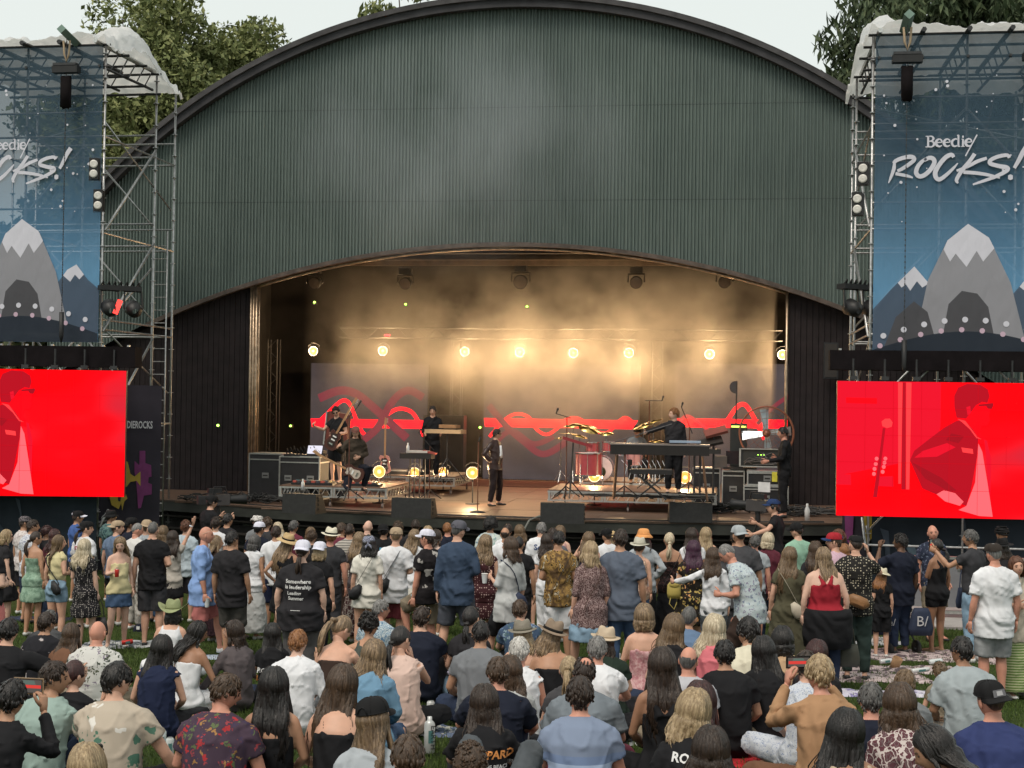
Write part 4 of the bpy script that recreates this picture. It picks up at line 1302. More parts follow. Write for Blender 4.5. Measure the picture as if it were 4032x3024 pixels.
def hand_shape(mb, w, d, pn, curl, side):
 d = Vector(d).normalized(); pn = Vector(pn); pn = (pn - d * pn.dot(d)).normalized()
 a = d.cross(pn).normalized() * side
 mb.tube([w - d * .01, w + d * .03, w + d * .075, w + d * .088], [(.026,.018),(.038,.016),(.042,.014),(.036,.010)], 8, side=a)
 for k, (off, ln) in enumerate(((.030,.066),(.010,.074),(-.010,.070),(-.029,.054))):
  p = w + d * .082 + a * off
  pts = [p - d * .01]
  ang = 0
  dd = d
  for q in range(3):
   ang += curl * (.55 + .25 * q)
   dd = d * math.cos(ang) + pn * math.sin(ang)
   pts.append(pts[-1] + dd * ln * (.46,.30,.24)[q])
  mb.tube(pts, [.0095,.009,.0085,.006], 6)
 p = w + d * .028 + a * .030
 t1 = (a * .75 + d * .75 + pn * .3 * curl).normalized()
 mb.tube([p, p + t1 * .035, p + t1 * .058 + d * .012, p + t1 * .062 + d * .032], [.013,.0115,.010,.007], 6)
class Pose:
 def __init__(s, spine='stand', legs='stand', armL='down', armR='down', hy=0, hp=0, hr=0, female=False, wide=1.0, tw=0):
  s.key = (spine, legs, armL, armR, hy, hp, hr, female, wide, tw)
  s.f, s.wide = female, wide
  s.sp = [Vector(p) for p in SPINE[spine]]
  g = .93 if female else 1.0
  s.sw = (.142 if female else .164) * (1 + (wide - 1) * .5)
  sh0 = s.sp[5]
  s.arm = []
  for side, nm in ((-1, armL),(1, armR)):
   e, w, d, c = ARMS[nm]
   sh = sh0 + Vector((side * s.sw, .0,-.005))
   k = (wide - 1) * .10 * side
   s.arm.append((sh, sh + mir(e, side) * g + Vector((k, 0,0)), sh + mir(w, side) * g + Vector((k, 0,0)), mir(d, side), c, side))
  L = LEGS[legs]
  s.leg = [[mir(p, -1) for p in L[0]], [mir(p, 1) for p in L[1]]]
  n_ = s.sp[6]; b_ = s.sp[5]
  tdir = (n_ - s.sp[4]).normalized()
  s.hc = n_ + tdir * .05 + Vector((0,.015,.108))
  s.M = (Matrix.Translation(s.hc + Vector((0,.02 * math.sin(math.radians(hp)) , -.02 * (1 - math.cos(math.radians(hp)))))) @ Matrix.Rotation(math.radians(-hy),4, 'Z')
 @ Matrix.Rotation(math.radians(-hp),4, 'X') @ Matrix.Rotation(math.radians(hr),4, 'Y'))
  s.seated = spine in ('sit', 'slouch', 'upright', 'recline')
  s.top = (s.M @ Vector((0,0,.125))).z
 def torso_r(s):
  w = s.wide
  if s.f: R = [(.172,.118),(.178,.122),(.132,.096),(.140,.104),(.150,.112),(.128,.086),(.066,.058)]
  else: R = [(.162,.112),(.168,.118),(.150,.106),(.162,.112),(.182,.122),(.158,.098),(.075,.066)]
  return [(a * (1 + (w - 1) * (1.0 if i < 4 else .7 if i < 5 else .4)), b_ * (1 + (w - 1) * (1.7 if i < 4 else .9 if i < 5 else .3))) for i, (a, b_) in enumerate(R)]
 def build_torso(s, mb, inf=0.0, i0=0, i1=6, ext=None, infs=None, n=18):
  pts = list(s.sp[i0:i1 + 1]); R = s.torso_r()[i0:i1 + 1]
  R = [(a + (infs[k] if infs else inf), b_ + (infs[k] if infs else inf)) for k, (a, b_) in enumerate(R)]
  if ext:
   for (p, r_) in ext: pts.insert(0, Vector(p)); R.insert(0, r_)
  mb.tube(pts, R, n, side=(1,0,0))
 def surf(s, i, x, off=.012, sign=-1):
  a, b_ = s.torso_r()[i]
  return Vector((x, s.sp[i].y + sign * (b_ * math.sqrt(max(.05,1 - (x / a) ** 2)) + off), s.sp[i].z))
 def strap(s, mb, x0, x1, r_, dz=-.02):
  mb.tube([s.surf(4, x0) + Vector((0,0, dz)), s.surf(5, x1,.008) + Vector((0,0,-.01)), s.sp[5] + Vector((x1,-.01,.062 - abs(x1) * .12)), s.surf(5, x1,.006,1), s.surf(4, x0,.01,1)], r_, 6)
 def body(s):
  mb = MB()
  g = .86 if s.f else 1.0
  w = 1 + (s.wide - 1) * .6
  s.build_torso(mb)
  hips = s.sp[0]
  for sd in (-1,1):
   mb.ellipsoid((hips.x + sd * .075, hips.y - .035, hips.z + .03),(.085 * w, .085 * w, .095),10,8)
  nk = s.sp[6]
  hb = s.M @ Vector((0,-.02,-.06))
  mb.tube([s.sp[5], nk, (nk + hb) * .5, hb], [.075 * g, .060 * g, .054 * g, .054 * g], 12)
  for (sh, e, wr, d, c, sd) in s.arm:
   mb.tube([nk + Vector((0,-.01,.02)),(nk + sh) * .5 + Vector((0,-.005,.012)), sh], [.045 * g, .048 * g, .055 * g], 8)
   mb.tube([sh + (sh - e) * .03, sh + (e - sh) * .15, sh + (e - sh) * .5, e, e + (wr - e) * .3, e + (wr - e) * .75, wr],
 [.048 * g * w, .052 * g * w, .046 * g * w, .037 * g * w, .041 * g * w, .030 * g, .025 * g], 10)
  for (h, k, a, t_) in s.leg:
   q = 1.04 if s.f else 1.0
   mb.tube([h + (h - k) * .06, h + (k - h) * .2, h + (k - h) * .6, k, k + (a - k) * .28, k + (a - k) * .7, a],
 [.090 * q * w, .093 * q * w, .072 * q * w, .054 * w, .058 * w, .042,.034], 12)
   mb.tube([a + Vector((0,0,.0)) - (t_ - a).normalized() * .045 + Vector((0,0,-.03)), a + (t_ - a) * .25 + Vector((0,0,-.015)), a + (t_ - a) * .7 , t_ + (t_ - a) * .08], [(.030,.032),(.036,.034),(.042,.022),(.030,.014)], 8, side=(1,0,0))
  return mb
 def extras(s):
  mb = MB()
  head_shape(mb, s.M)
  for (sh, e, wr, d, c, sd) in s.arm:
   d = Vector(d).normalized()
   pn = Vector((-sd, 0.2,0)) if abs(d.x) < .6 else Vector((0,-1,.2))
   hand_shape(mb, wr, d, pn, c, sd if d.z < .3 else -sd * -1)
  return mb
 # garments
 def top(s, kind):
  mb = MB()
  R = s.torso_r()
  g = .86 if s.f else 1.0
  w = 1 + (s.wide - 1) * .6
  loose = {'tee': .011, 'shirt': .015, 'long': .012, 'longshirt': .015, 'tank': .010, 'racer': .009, 'tube': .010, 'cami': .010, 'crop': .010, 'jacket': .019, 'polo': .012, 'blouse': .015, 'halter': .009, 'sleeveless': .014, 'hoodie': .020, 'bigtee': .017}[kind]
  sleeve = {'tee': .52, 'shirt': .62, 'long': 1.9, 'longshirt': 1.9, 'crop': .22, 'jacket': 1.92, 'polo': .55, 'blouse': 1.3, 'hoodie': 1.95, 'bigtee': .80, 'rolled': 1.3}.get(kind, 0)
  hem = s.sp[0]
  if kind in ('tee', 'shirt', 'long', 'longshirt', 'tank', 'jacket', 'polo', 'blouse', 'sleeveless', 'hoodie', 'bigtee'):
   fl = {'shirt': .040, 'longshirt': .042, 'jacket': .035, 'blouse': .045, 'bigtee': .040, 'sleeveless': .03}.get(kind, .024)
   ext = []
   if not s.seated:
    dn = {'shirt': .80, 'bigtee': .74, 'blouse': .72, 'longshirt': .76, 'tank': .86, 'tee': .80, 'polo': .81, 'sleeveless': .82}.get(kind, .82)
    up = s.sp[0]
    ext = [((up.x, up.y, dn),(R[0][0] + fl, R[0][1] + fl + .012))]
   tops = 5 if kind in ('tank',) else 6
   infs = [fl, fl * .9, loose + .014, loose + .005, loose, loose * .7,.010]
   s.build_torso(mb, 0,0, tops, ext, infs[:tops + 1])
   nk = s.sp[6]
   if kind == 'tank':
    for sd in (-1,1):
     s.strap(mb, sd * .10, sd * .095,.022)
   for (sh, e, wr, d, c, sd) in s.arm:
    if kind == 'tank': continue
    mb.tube([nk + Vector((sd * .02,-.01,.0)),(nk + sh) * .5 + Vector((0,-.005,.010)), sh], [.048 * g + .006,.050 * g + .006,.052 * g + .008], 8)
    if sleeve == 0:
     mb.tube([sh - (e - sh) * .02, sh + (e - sh) * .10], [.058 * g * w, .062 * g * w], 10); continue
    L1 = e - sh
    if sleeve <= 1:
     end = sh + L1 * sleeve
     k_ = loose * .6 + {'shirt': .012, 'bigtee': .014}.get(kind, .006)
     mb.tube([sh - L1 * .06, sh + L1 * .1, sh + L1 * sleeve * .6, end], [.048 * g * w + k_ * .5,.054 * g * w + k_, .052 * g * w + k_, .052 * g * w + k_], 12)
    else:
     q = sleeve - 1
     k_ = loose * .7
     mb.tube([sh - L1 * .06, sh + L1 * .15, sh + L1 * .6, e, e + (wr - e) * q * .5, e + (wr - e) * q * .95, e + (wr - e) * q],
 [.050 * g * w + k_, .054 * g * w + k_, .048 * g * w + k_, .042 * g * w + k_, .042 * g * w + k_, .034 * g + k_, .031 * g + k_ * .6], 12)
   if kind in ('shirt', 'longshirt', 'polo', 'jacket'):
    mb.tube([nk + Vector((0,-.006,-.03)), nk + Vector((0,.0,.028))], [(.082 * g, .074),(.068 * g, .062)], 14, side=(1,0,0))
   elif kind == 'hoodie':
    mb.ellipsoid((nk.x, nk.y - .085, nk.z - .03),(.115,.065,.075),12,8)
   else:
    mb.tube([nk + Vector((0,-.004,-.03)), nk + Vector((0,.0,.006))], [(.082 * g, .074),(.070 * g, .064)], 14, side=(1,0,0))
  else:
   i1 = 4 if kind != 'crop' else 6
   i0 = 0 if kind not in ('crop',) else 2
   infs = [.034,.032,.014,.009,.008,.009,.010][i0:i1 + 1]
   if kind in ('racer', 'halter'):
    s.build_torso(mb, 0,0,4, None, infs)
    for sd in (-1,1):
     if kind == 'racer':
      s.strap(mb, sd * .03, sd * .075, [.034,.024,.018,.018,.02])
     else:
      s.strap(mb, sd * .08, sd * .085,.014)
   elif kind == 'crop':
    s.build_torso(mb, 0,2,6, None, [.012,.010,.010,.010,.012])
    for (sh, e, wr, d, c, sd) in s.arm:
     mb.tube([s.sp[6], (s.sp[6] + sh) * .5 + Vector((0,0,.01)), sh, sh + (e - sh) * .22], [.05,.058,.070 * g, .066 * g], 10)
   else:
    s.build_torso(mb, 0,0,4, None, infs)
    if kind == 'cami':
     for sd in (-1,1):
      s.strap(mb, sd * .08, sd * .09,.009)
  return mb
 def bottom(s, kind):
  mb = MB(); R = s.torso_r(); w = 1 + (s.wide - 1) * .6
  if kind in ('skirt', 'miniskirt', 'maxi', 'dressskirt', 'widepants') and not s.seated:
   hemz = {'skirt': .56, 'miniskirt': .66, 'maxi': .14, 'dressskirt': .60, 'widepants': .10}[kind]
   fl = {'skirt': .07, 'miniskirt': .045, 'maxi': .12, 'dressskirt': .065, 'widepants': .10}[kind]
   p0 = s.sp[1] + Vector((0,0,.06)); p1 = s.sp[0] + Vector((0,0,-.02))
   mb.tube([Vector((p1.x, p1.y + .01, hemz)), Vector((p1.x, p1.y, (hemz + p1.z) / 2)), p1, s.sp[1], p0],
 [(R[0][0] + fl, R[0][1] + fl),(R[0][0] + fl * .7 + .01, R[0][1] + fl * .7 + .01),(R[0][0] + .022, R[0][1] + .022),(R[1][0] + .014, R[1][1] + .014),(R[2][0] + .022, R[2][1] + .022)], 24, side=(1,0,0))
   return mb
  fr = {'shorts': .94, 'longshorts': 1.12, 'minishorts': .42, 'pants': 1.93, 'jeans': 1.9, 'leggings': 1.92, 'skirt': .7, 'miniskirt': .45, 'maxi': 1.9, 'dressskirt': .72, 'widepants': 1.9}[kind]
  k_ = {'shorts': .026, 'longshorts': .030, 'minishorts': .018, 'pants': .020, 'jeans': .016, 'leggings': .006, 'skirt': .03, 'miniskirt': .02, 'maxi': .035, 'dressskirt': .03, 'widepants': .03}[kind]
  s.build_torso(mb, 0,0,2, None, [.014,.011,.002])
  hips = s.sp[0]
  for sd in (-1,1):
   mb.ellipsoid((hips.x + sd * .075, hips.y - .035, hips.z + .03),(.085 * w + .014,.085 * w + .014,.107),10,8)
  for (h, k, a, t_) in s.leg:
   rr = lambda r_, q: (r_ * w + k_ * q)
   if fr <= 1:
    pts = [h + (h - k) * .1, h + (k - h) * .25, h + (k - h) * fr * .8, h + (k - h) * fr]
    mb.tube(pts, [rr(.094,.5), rr(.097,.7), rr(.082,1.0), rr(.080,1.1)], 12)
   else:
    q = fr - 1
    pts = [h + (h - k) * .1, h + (k - h) * .25, h + (k - h) * .65, k, k + (a - k) * q * .5, k + (a - k) * q]
    cf = {'leggings': .040, 'widepants': .07}.get(kind, .052)
    mb.tube(pts, [rr(.094,.5), rr(.096,.7), rr(.076,.9), rr(.066,1), rr(.056,1) if kind != 'leggings' else rr(.056,1), cf + k_ * .5], 12)
  if s.seated and kind in ('maxi', 'skirt', 'dressskirt'):
   l0, l1 = s.leg
   mb.tube([hips + Vector((0,.05,.0)),(l0[1] + l1[1]) * .5 + Vector((0,-.06,-.03))], [(.18,.10),(.24,.07)], 12, side=(1,0,0))
  return mb
 def shoe(s, i):
  (h, k, a, t_) = s.leg[i]
  d = (t_ - a); d.z = 0
  if d.length < .01: d = Vector((0,1,0))
  d.normalize()
  mb = MB()
  flat = a.z < .2
  b0 = Vector((a.x, a.y, max(a.z - .05,.025))) - d * .045
  dz = (t_.z - a.z + .05) if not flat else (0.0)
  e = b0 + d * .235 + Vector((0,0, dz))
  mb.tube([b0 + Vector((0,0,.008)), b0 + d * .07 + Vector((0,0,.012)), b0 + d * .16 + Vector((0,0, dz * .6)), e - d * .03, e], [(.034,.032),(.040,.042),(.046,.026),(.040,.020),(.022,.012)], 10, side=d.cross(Vector((0,0,1))))
  return mb
# fabrics
def fabric(name, col, rough=.85, weave=0.0, var=.10):
 key = ('fab', name)
 if key in _mats: return _mats[key]
 m, t, b = nt(name)
 v = coord(t)
 c = ramp(t, noise(t, v, 5,4,.6), [(.3, sc(col, 1 - var)),(.7, sc(col, 1 + var * .7))])
 t.links.new(c, b.inputs['Base Color']); setc(b, 'Roughness', rough); setc(b, ('Specular IOR Level', 'Specular'),.18)
 w_ = t.nodes.new('ShaderNodeTexWave'); w_.inputs['Scale'].default_value = 2.2; w_.inputs['Distortion'].default_value = 9; w_.inputs['Detail'].default_value = 2
 w_.inputs['Detail Scale'].default_value = 1.1
 t.links.new(coord(t, 'Object', (1,1,1),(.5,.4,.8)), w_.inputs[0])
 bump(t, b, w_.outputs['Fac'], .5,.03)
 _mats[key] = m
 return m
def denim(name, col):
 key = ('den', name)
 if key in _mats: return _mats[key]
 m = fabric(name, col, .8,0,.3)
 _mats[key] = m
 return m
def pattern(name, base, kind, cols, scale=1.0, rough=.8):
 key = ('pat', name)
 if key in _mats: return _mats[key]
 m, t, b = nt(name)
 v = coord(t)
 if kind == 'stripes':
  sx = t.nodes.new('ShaderNodeSeparateXYZ'); t.links.new(v, sx.inputs[0])
  w_ = t.nodes.new('ShaderNodeTexWave'); w_.bands_direction = 'Z'; w_.inputs['Scale'].default_value = 8 * scale; w_.inputs['Distortion'].default_value = .6
  t.links.new(v, w_.inputs[0])
  c = ramp(t, w_.outputs['Fac'], [(.0, base),(.45, base),(.5, cols[0]),(1, cols[0])])
 elif kind == 'bands':
  sx = t.nodes.new('ShaderNodeSeparateXYZ'); t.links.new(v, sx.inputs[0])
  c = ramp(t, sx.outputs[2], cols, 'CONSTANT' if scale else 'LINEAR')
 elif kind == 'floral':
  vo = t.nodes.new('ShaderNodeTexVoronoi'); vo.inputs['Scale'].default_value = 21 * scale
  nz_ = t.nodes.new('ShaderNodeTexNoise'); nz_.inputs['Scale'].default_value = 34 * scale; nz_.inputs['Detail'].default_value = 2
  t.links.new(v, nz_.inputs[0])
  ad = mixc(t, .10, v, nz_.outputs['Color'], 'ADD')
  t.links.new(ad, vo.inputs['Vector'])
  pick = t.nodes.new('ShaderNodeSeparateColor'); t.links.new(vo.outputs['Color'], pick.inputs[0])
  st = [(i / len(cols), c_) for i, c_ in enumerate(cols)]
  fl = ramp(t, pick.outputs[0], st, 'CONSTANT')
  mask = ramp(t, vo.outputs['Distance'], [(.34,(1,1,1)),(.42,(0,0,0))])
  c = mixc(t, mask, base, fl)
 elif kind == 'leaf':
  vo = t.nodes.new('ShaderNodeTexVoronoi'); vo.inputs['Scale'].default_value = 15 * scale; vo.feature = 'F1'
  nz_ = t.nodes.new('ShaderNodeTexNoise'); nz_.inputs['Scale'].default_value = 34 * scale; nz_.inputs['Detail'].default_value = 1
  t.links.new(v, nz_.inputs[0])
  ad = mixc(t, .13, v, nz_.outputs['Color'], 'ADD')
  t.links.new(ad, vo.inputs['Vector'])
  pick = t.nodes.new('ShaderNodeSeparateColor'); t.links.new(vo.outputs['Color'], pick.inputs[0])
  fl = ramp(t, pick.outputs[0], [(i / len(cols), c_) for i, c_ in enumerate(cols)], 'CONSTANT')
  mask = ramp(t, vo.outputs['Distance'], [(.36,(1,1,1)),(.41,(0,0,0))])
  c = mixc(t, mask, base, fl)
 elif kind == 'dots':
  vo = t.nodes.new('ShaderNodeTexVoronoi'); vo.inputs['Scale'].default_value = 26 * scale; vo.inputs['Randomness'].default_value = .35
  t.links.new(v, vo.inputs['Vector'])
  mask = ramp(t, vo.outputs['Distance'], [(.22,(1,1,1)),(.30,(0,0,0))])
  c = mixc(t, mask, base, cols[0])
 elif kind == 'veins':
  vo = t.nodes.new('ShaderNodeTexVoronoi'); vo.feature = 'DISTANCE_TO_EDGE'; vo.inputs['Scale'].default_value = 22 * scale
  nz_ = t.nodes.new('ShaderNodeTexNoise'); nz_.inputs['Scale'].default_value = 22; t.links.new(v, nz_.inputs[0])
  t.links.new(mixc(t, .06, coord(t, 'Object', (1,1,.7)), nz_.outputs['Color'], 'ADD'), vo.inputs['Vector'])
  c = ramp(t, vo.outputs['Distance'], [(.0, cols[0]),(.06, cols[0]),(.09, base),(.22, base),(.26, cols[1]),(.33, cols[-1])])
 elif kind == 'ringleaf':
  nz_ = t.nodes.new('ShaderNodeTexNoise'); nz_.inputs['Scale'].default_value = 9; t.links.new(v, nz_.inputs[0])
  vo = t.nodes.new('ShaderNodeTexVoronoi'); vo.inputs['Scale'].default_value = 15 * scale
  t.links.new(mixc(t, .22, coord(t, 'Object', (1.7,1,.75),(0,.6,0)), nz_.outputs['Color'], 'ADD'), vo.inputs['Vector'])
  c = ramp(t, vo.outputs['Distance'], [(0, cols[0]),(.13, cols[0]),(.17, cols[1]),(.27, cols[1]),(.30, cols[0]),(.37, cols[0]),(.41, base),(.75, cols[-1])])
 elif kind == 'blotch':
  c = ramp(t, noise(t, v, 14 * scale, 3,.6), [(.36, cols[0]),(.46, base),(.56, cols[1]),(.62, cols[-1])], 'CONSTANT')
 t.links.new(c, b.inputs['Base Color']); setc(b, 'Roughness', rough); setc(b, ('Specular IOR Level', 'Specular'),.18)
 w_ = t.nodes.new('ShaderNodeTexWave'); w_.inputs['Scale'].default_value = 2.0; w_.inputs['Distortion'].default_value = 9; w_.inputs['Detail'].default_value = 2
 t.links.new(coord(t, 'Object', (1,1,1),(.5,.4,.8)), w_.inputs[0])
 bump(t, b, w_.outputs['Fac'], .3,.03)
 _mats[key] = m
 return m
SKINS = {'l': (.58,.345,.25), 'p': (.63,.41,.32), 'r': (.55,.27,.195), 't': (.42,.235,.15), 'm': (.29,.155,.095), 'd': (.13,.068,.042)}
def skin(k):
 key = ('skin', k)
 if key in _mats: return _mats[key]
 m, t, b = nt('skin')
 col = SKINS[k]
 v = coord(t)
 t.links.new(ramp(t, noise(t, v, 9,4), [(.3, sc(col, .86)),(.7,(min(1, col[0] * 1.08), col[1] * 1.03, col[2] * 1.0))]), b.inputs['Base Color'])
 setc(b, 'Roughness', .5); setc(b, ('Specular IOR Level', 'Specular'),.35)
 setc(b, ('Subsurface Weight', 'Subsurface'),.0)
 bump(t, b, noise(t, v, 90,3),.08,.01)
 _mats[key] = m
 return m
HAIRC = {'k': ((.006,.005,.005),(.022,.018,.017)), 'db': ((.014,.008,.006),(.050,.030,.020)), 'b': ((.030,.017,.010),(.105,.062,.036)),
 'lb': ((.075,.045,.025),(.235,.155,.085)), 'bl': ((.17,.11,.055),(.56,.42,.25)), 'pl': ((.33,.25,.15),(.80,.70,.52)), 'mix': ((.05,.03,.018),(.42,.29,.17)),
 'g': ((.075,.072,.070),(.34,.33,.32)), 'dg': ((.03,.028,.028),(.17,.165,.16)), 'w': ((.32,.30,.28),(.78,.76,.72)), 'au': ((.05,.016,.008),(.17,.065,.028)),
 'gi': ((.12,.042,.014),(.42,.19,.07)), 'pu': ((.022,.006,.018),(.085,.025,.06)), 'dr': ((.02,.006,.006),(.07,.02,.018))}
def hairm(k):
 key = ('hair', k)
 if key in _mats: return _mats[key]
 m, t, b = nt('hair')
 a, c_ = HAIRC[k]
 v = coord(t, 'Object', (38,38,4.5))
 f_ = noise(t, v, 1.6,4,.65)
 mid = tuple((x + y) / 2 * .8 for x, y in zip(a, c_))
 t.links.new(ramp(t, f_, [(.28, a),(.5, mid),(.74, c_)]), b.inputs['Base Color'])
 setc(b, 'Roughness', .40); setc(b, ('Specular IOR Level', 'Specular'),.45)
 bump(t, b, f_, .8,.012)
 _mats[key] = m
 return m
# hair meshes, in head space
def hair_mesh(kind, var=0, hatted=False):
 key = ('hair', kind, var, hatted)
 if key in _cache: return _cache[key]
 r_ = random.Random(hash((kind, var)) % 1000 if False else sum(map(ord, kind)) * 7 + var * 131)
 mb = MB()
 hx, hy, hz = HEADR
 def skull(az, pol, t_):
  A, B = math.radians(az), math.radians(pol)
  x, y, z = math.sin(B) * math.sin(A) * (hx + t_), math.sin(B) * math.cos(A) * (hy + t_) - .004, math.cos(B) * (hz + t_)
  if z < 0 and y < 0: y *= 1 - .30 * (-z / hz)
  return Vector((x, y, z))
 spec = {'short': (.009,58,92,118), 'buzz': (.005,52,88,112), 'medium': (.013,60,98,122), 'curlyshort': (.017,56,96,120), 'thin': (.006,40,92,116),
 'long': (.013,62,104,128), 'xlong': (.013,62,104,128), 'shoulder': (.014,62,104,128), 'wavy': (.016,62,104,128), 'bob': (.017,62,106,126),
 'pony': (.011,58,98,118), 'lowpony': (.012,60,100,118), 'bun': (.011,58,98,118), 'afro': (.05,60,105,120), 'updo': (.02,60,100,116), 'fringe': (.008,60,92,116), 'crown': (.010,55,92,116)}[kind]
 th, pf, ps, pb = spec
 if hatted: th = min(th, .006)
 def limit(az):
  a = abs(((az + 180) % 360) - 180)
  if a < 60: return pf + (ps - pf) * (a / 60) ** 2.2 * .6
  if a < 110: return ps
  return ps + (pb - ps) * min(1,(a - 110) / 40)
 n, m_ = 30,12
 grid = []
 for k in range(n):
  az = 360 * k / n
  lim = limit(az)
  for j in range(m_ + 1):
   q = j / m_
   tt = th * (1 - .55 * q ** 5) * (1 + .18 * mnoise.noise(Vector((az * .06, q * 5, var))))
   tt += {'curlyshort': .008, 'afro': .012, 'updo': .008}.get(kind, .003) * mnoise.noise(Vector((math.sin(math.radians(az)) * 6, math.cos(math.radians(az)) * 6, q * 8 + var)))
   if j == m_: tt = -.004
   grid.append(skull(az, max(.5, lim * q), tt))
 fs = []
 for k in range(n):
  for j in range(m_):
   a, b_ = k * (m_ + 1) + j, ((k + 1) % n) * (m_ + 1) + j
   if kind in ('fringe',):
    az = 360 * k / n; aa = abs(((az + 180) % 360) - 180)
    if limit(az) * j / m_ < 66 : continue
   if kind == 'crown' and limit(0) * j / m_ < 20: continue
   fs.append((a, a + 1, b_ + 1, b_))
 mb.add(grid, fs)
 def lock(az, pol0, length, r0, wave=.0, out=.0, tip=.2, spread=1.0, rest=-.135, ctr=0.0):
  pts, rad = [], []
  lim = limit(az)
  p = max(pol0,72) if hatted else pol0
  ph = r_.uniform(0,6.28); wf = r_.uniform(16,26)
  L = 0
  prev = None
  while p < min(lim, 100):
   q = skull(az, p, th * .85 + .003)
   pts.append(q); prev = q; p += 16
  q = skull(az, min(lim, 102), th * .8 + .002)
  pts.append(q)
  steps = 9
  a0 = math.radians(az)
  for i in range(1, steps + 1):
   f = i / steps
   z = q.z - length * f
   side = math.sin(a0)
   x = q.x * (1 + (spread - 1) * min(1, f * 1.6)) * (1 - .22 * f * f * (1 - ctr)) + ctr * f * -q.x * .5
   yb = q.y
   if math.cos(a0) < .15:
    tgt = -.075 - .055 * min(1, max(0,(q.z - z - .08) / .12)) - abs(out) * .3
    k_ = min(1, f * length / .13)
    yb = q.y * (1 - k_) + min(q.y * .85, tgt) * k_ - .012 * r_.random()
   else:
    yb = q.y * (1 - .5 * f)
    x *= 1 + .25 * f
   wv = wave * math.sin(wf * (q.z - z) + ph) * min(1, f * 2)
   wv2 = wave * math.cos(wf * .9 * (q.z - z) + ph * 1.7) * min(1, f * 2)
   pts.append(Vector((x + wv, yb + wv2 * .6 - (.01 if f < 1 else 0), z)))
  m2 = len(pts)
  for i in range(m2):
   f = i / (m2 - 1)
   rad.append(r0 * (.75 + .5 * math.sin(math.pi * min(1, f * 1.2) * .5)) * (1 if f < .72 else (1 - (f - .72) / .28 * (1 - tip))))
  mb.tube(pts, [(a * 1.25, a * .75) for a in rad], 5)
 if kind in ('long', 'xlong', 'shoulder', 'wavy'):
  L0 = {'long': .30, 'xlong': .44, 'shoulder': .17, 'wavy': .32}[kind]
  wv = {'wavy': .016, 'long': .005, 'xlong': .005, 'shoulder': .006}[kind]
  for i in range(64):
   az = 180 + (i / 63 - .5) * 2 * 108 + r_.uniform(-3,3)
   back = abs(az - 180) < 80
   ln = L0 * (r_.uniform(.86,1.05) if back else r_.uniform(.75,1.0)) * (1 - .10 * (abs(az - 180) / 108) ** 2)
   lock(az, r_.uniform(8,50), ln, r_.uniform(.010,.016), wv * r_.uniform(.6,1.3), spread=1.28)
  for i in range(26):
   az = 180 + r_.uniform(-95,95)
   lock(az, r_.uniform(30,80), L0 * r_.uniform(.8,1.14), r_.uniform(.004,.007), wv * 1.6 + .004, spread=r_.uniform(1.2,1.55))
  for i in range(46):
   lock(180 + r_.uniform(-112,112), r_.uniform(20,70), L0 * r_.uniform(.7,1.18), r_.uniform(.0013,.0024), wv * 2 + .009, spread=r_.uniform(1.15,1.8), tip=.5)
 elif kind == 'bob':
  for i in range(52):
   az = 180 + (i / 51 - .5) * 2 * 122 + r_.uniform(-3,3)
   lock(az, r_.uniform(8,45), r_.uniform(.085,.115), r_.uniform(.010,.015),.003, spread=1.05, tip=.45)
 elif kind in ('pony', 'lowpony'):
  zc = .045 if kind == 'pony' else -.035
  c_ = Vector((0,-hy - .028, zc))
  mb.tube([c_ + Vector((0,.03,0)), c_], [.030,.022], 8)
  for i in range(18):
   ph = r_.uniform(0,6.28); L = r_.uniform(.26,.36) * (1 if kind == 'pony' else .95)
   pts = [c_ + Vector((0,.01,0))]
   for k in range(1,9):
    f = k / 8
    pts.append(Vector((c_.x + .030 * math.sin(ph) * math.sin(math.pi * min(f, .9)) + .008 * math.sin(9 * f + ph), c_.y - .045 * math.sin(math.pi * min(1, f * 1.1)) + .022 * math.cos(ph) * math.sin(math.pi * f) - .01, c_.z - L * f)))
   mb.tube(pts, [.010,.013,.013,.012,.011,.010,.008,.006,.002], 5)
  mb.tube([c_ + Vector((-.024,-.005,0)), c_ + Vector((.024,-.005,0))], .020,8)
 elif kind == 'bun':
  for i in range(16):
   a = i * .8; rr = .034
   c_ = Vector((0,-.045, hz + .012))
   mb.tube([c_ + Vector((rr * math.cos(a + q * .5), rr * math.sin(a + q * .5),.012 * math.sin(i + q))) for q in range(5)], [.004,.012,.015,.012,.004], 5)
  mb.ellipsoid((0,-.045, hz + .012),(.036,.036,.026),10,6)
 elif kind == 'updo':
  for i in range(60):
   az = r_.uniform(100,260); pol = r_.uniform(20,100)
   p = skull(az, pol, .026)
   a = r_.uniform(0,6.28); rr = .018
   mb.tube([p + Vector((rr * math.cos(a + q),.4 * rr * math.sin(a * 2 + q), rr * math.sin(a + q))) for q in range(5)], [.003,.009,.011,.009,.003], 5)
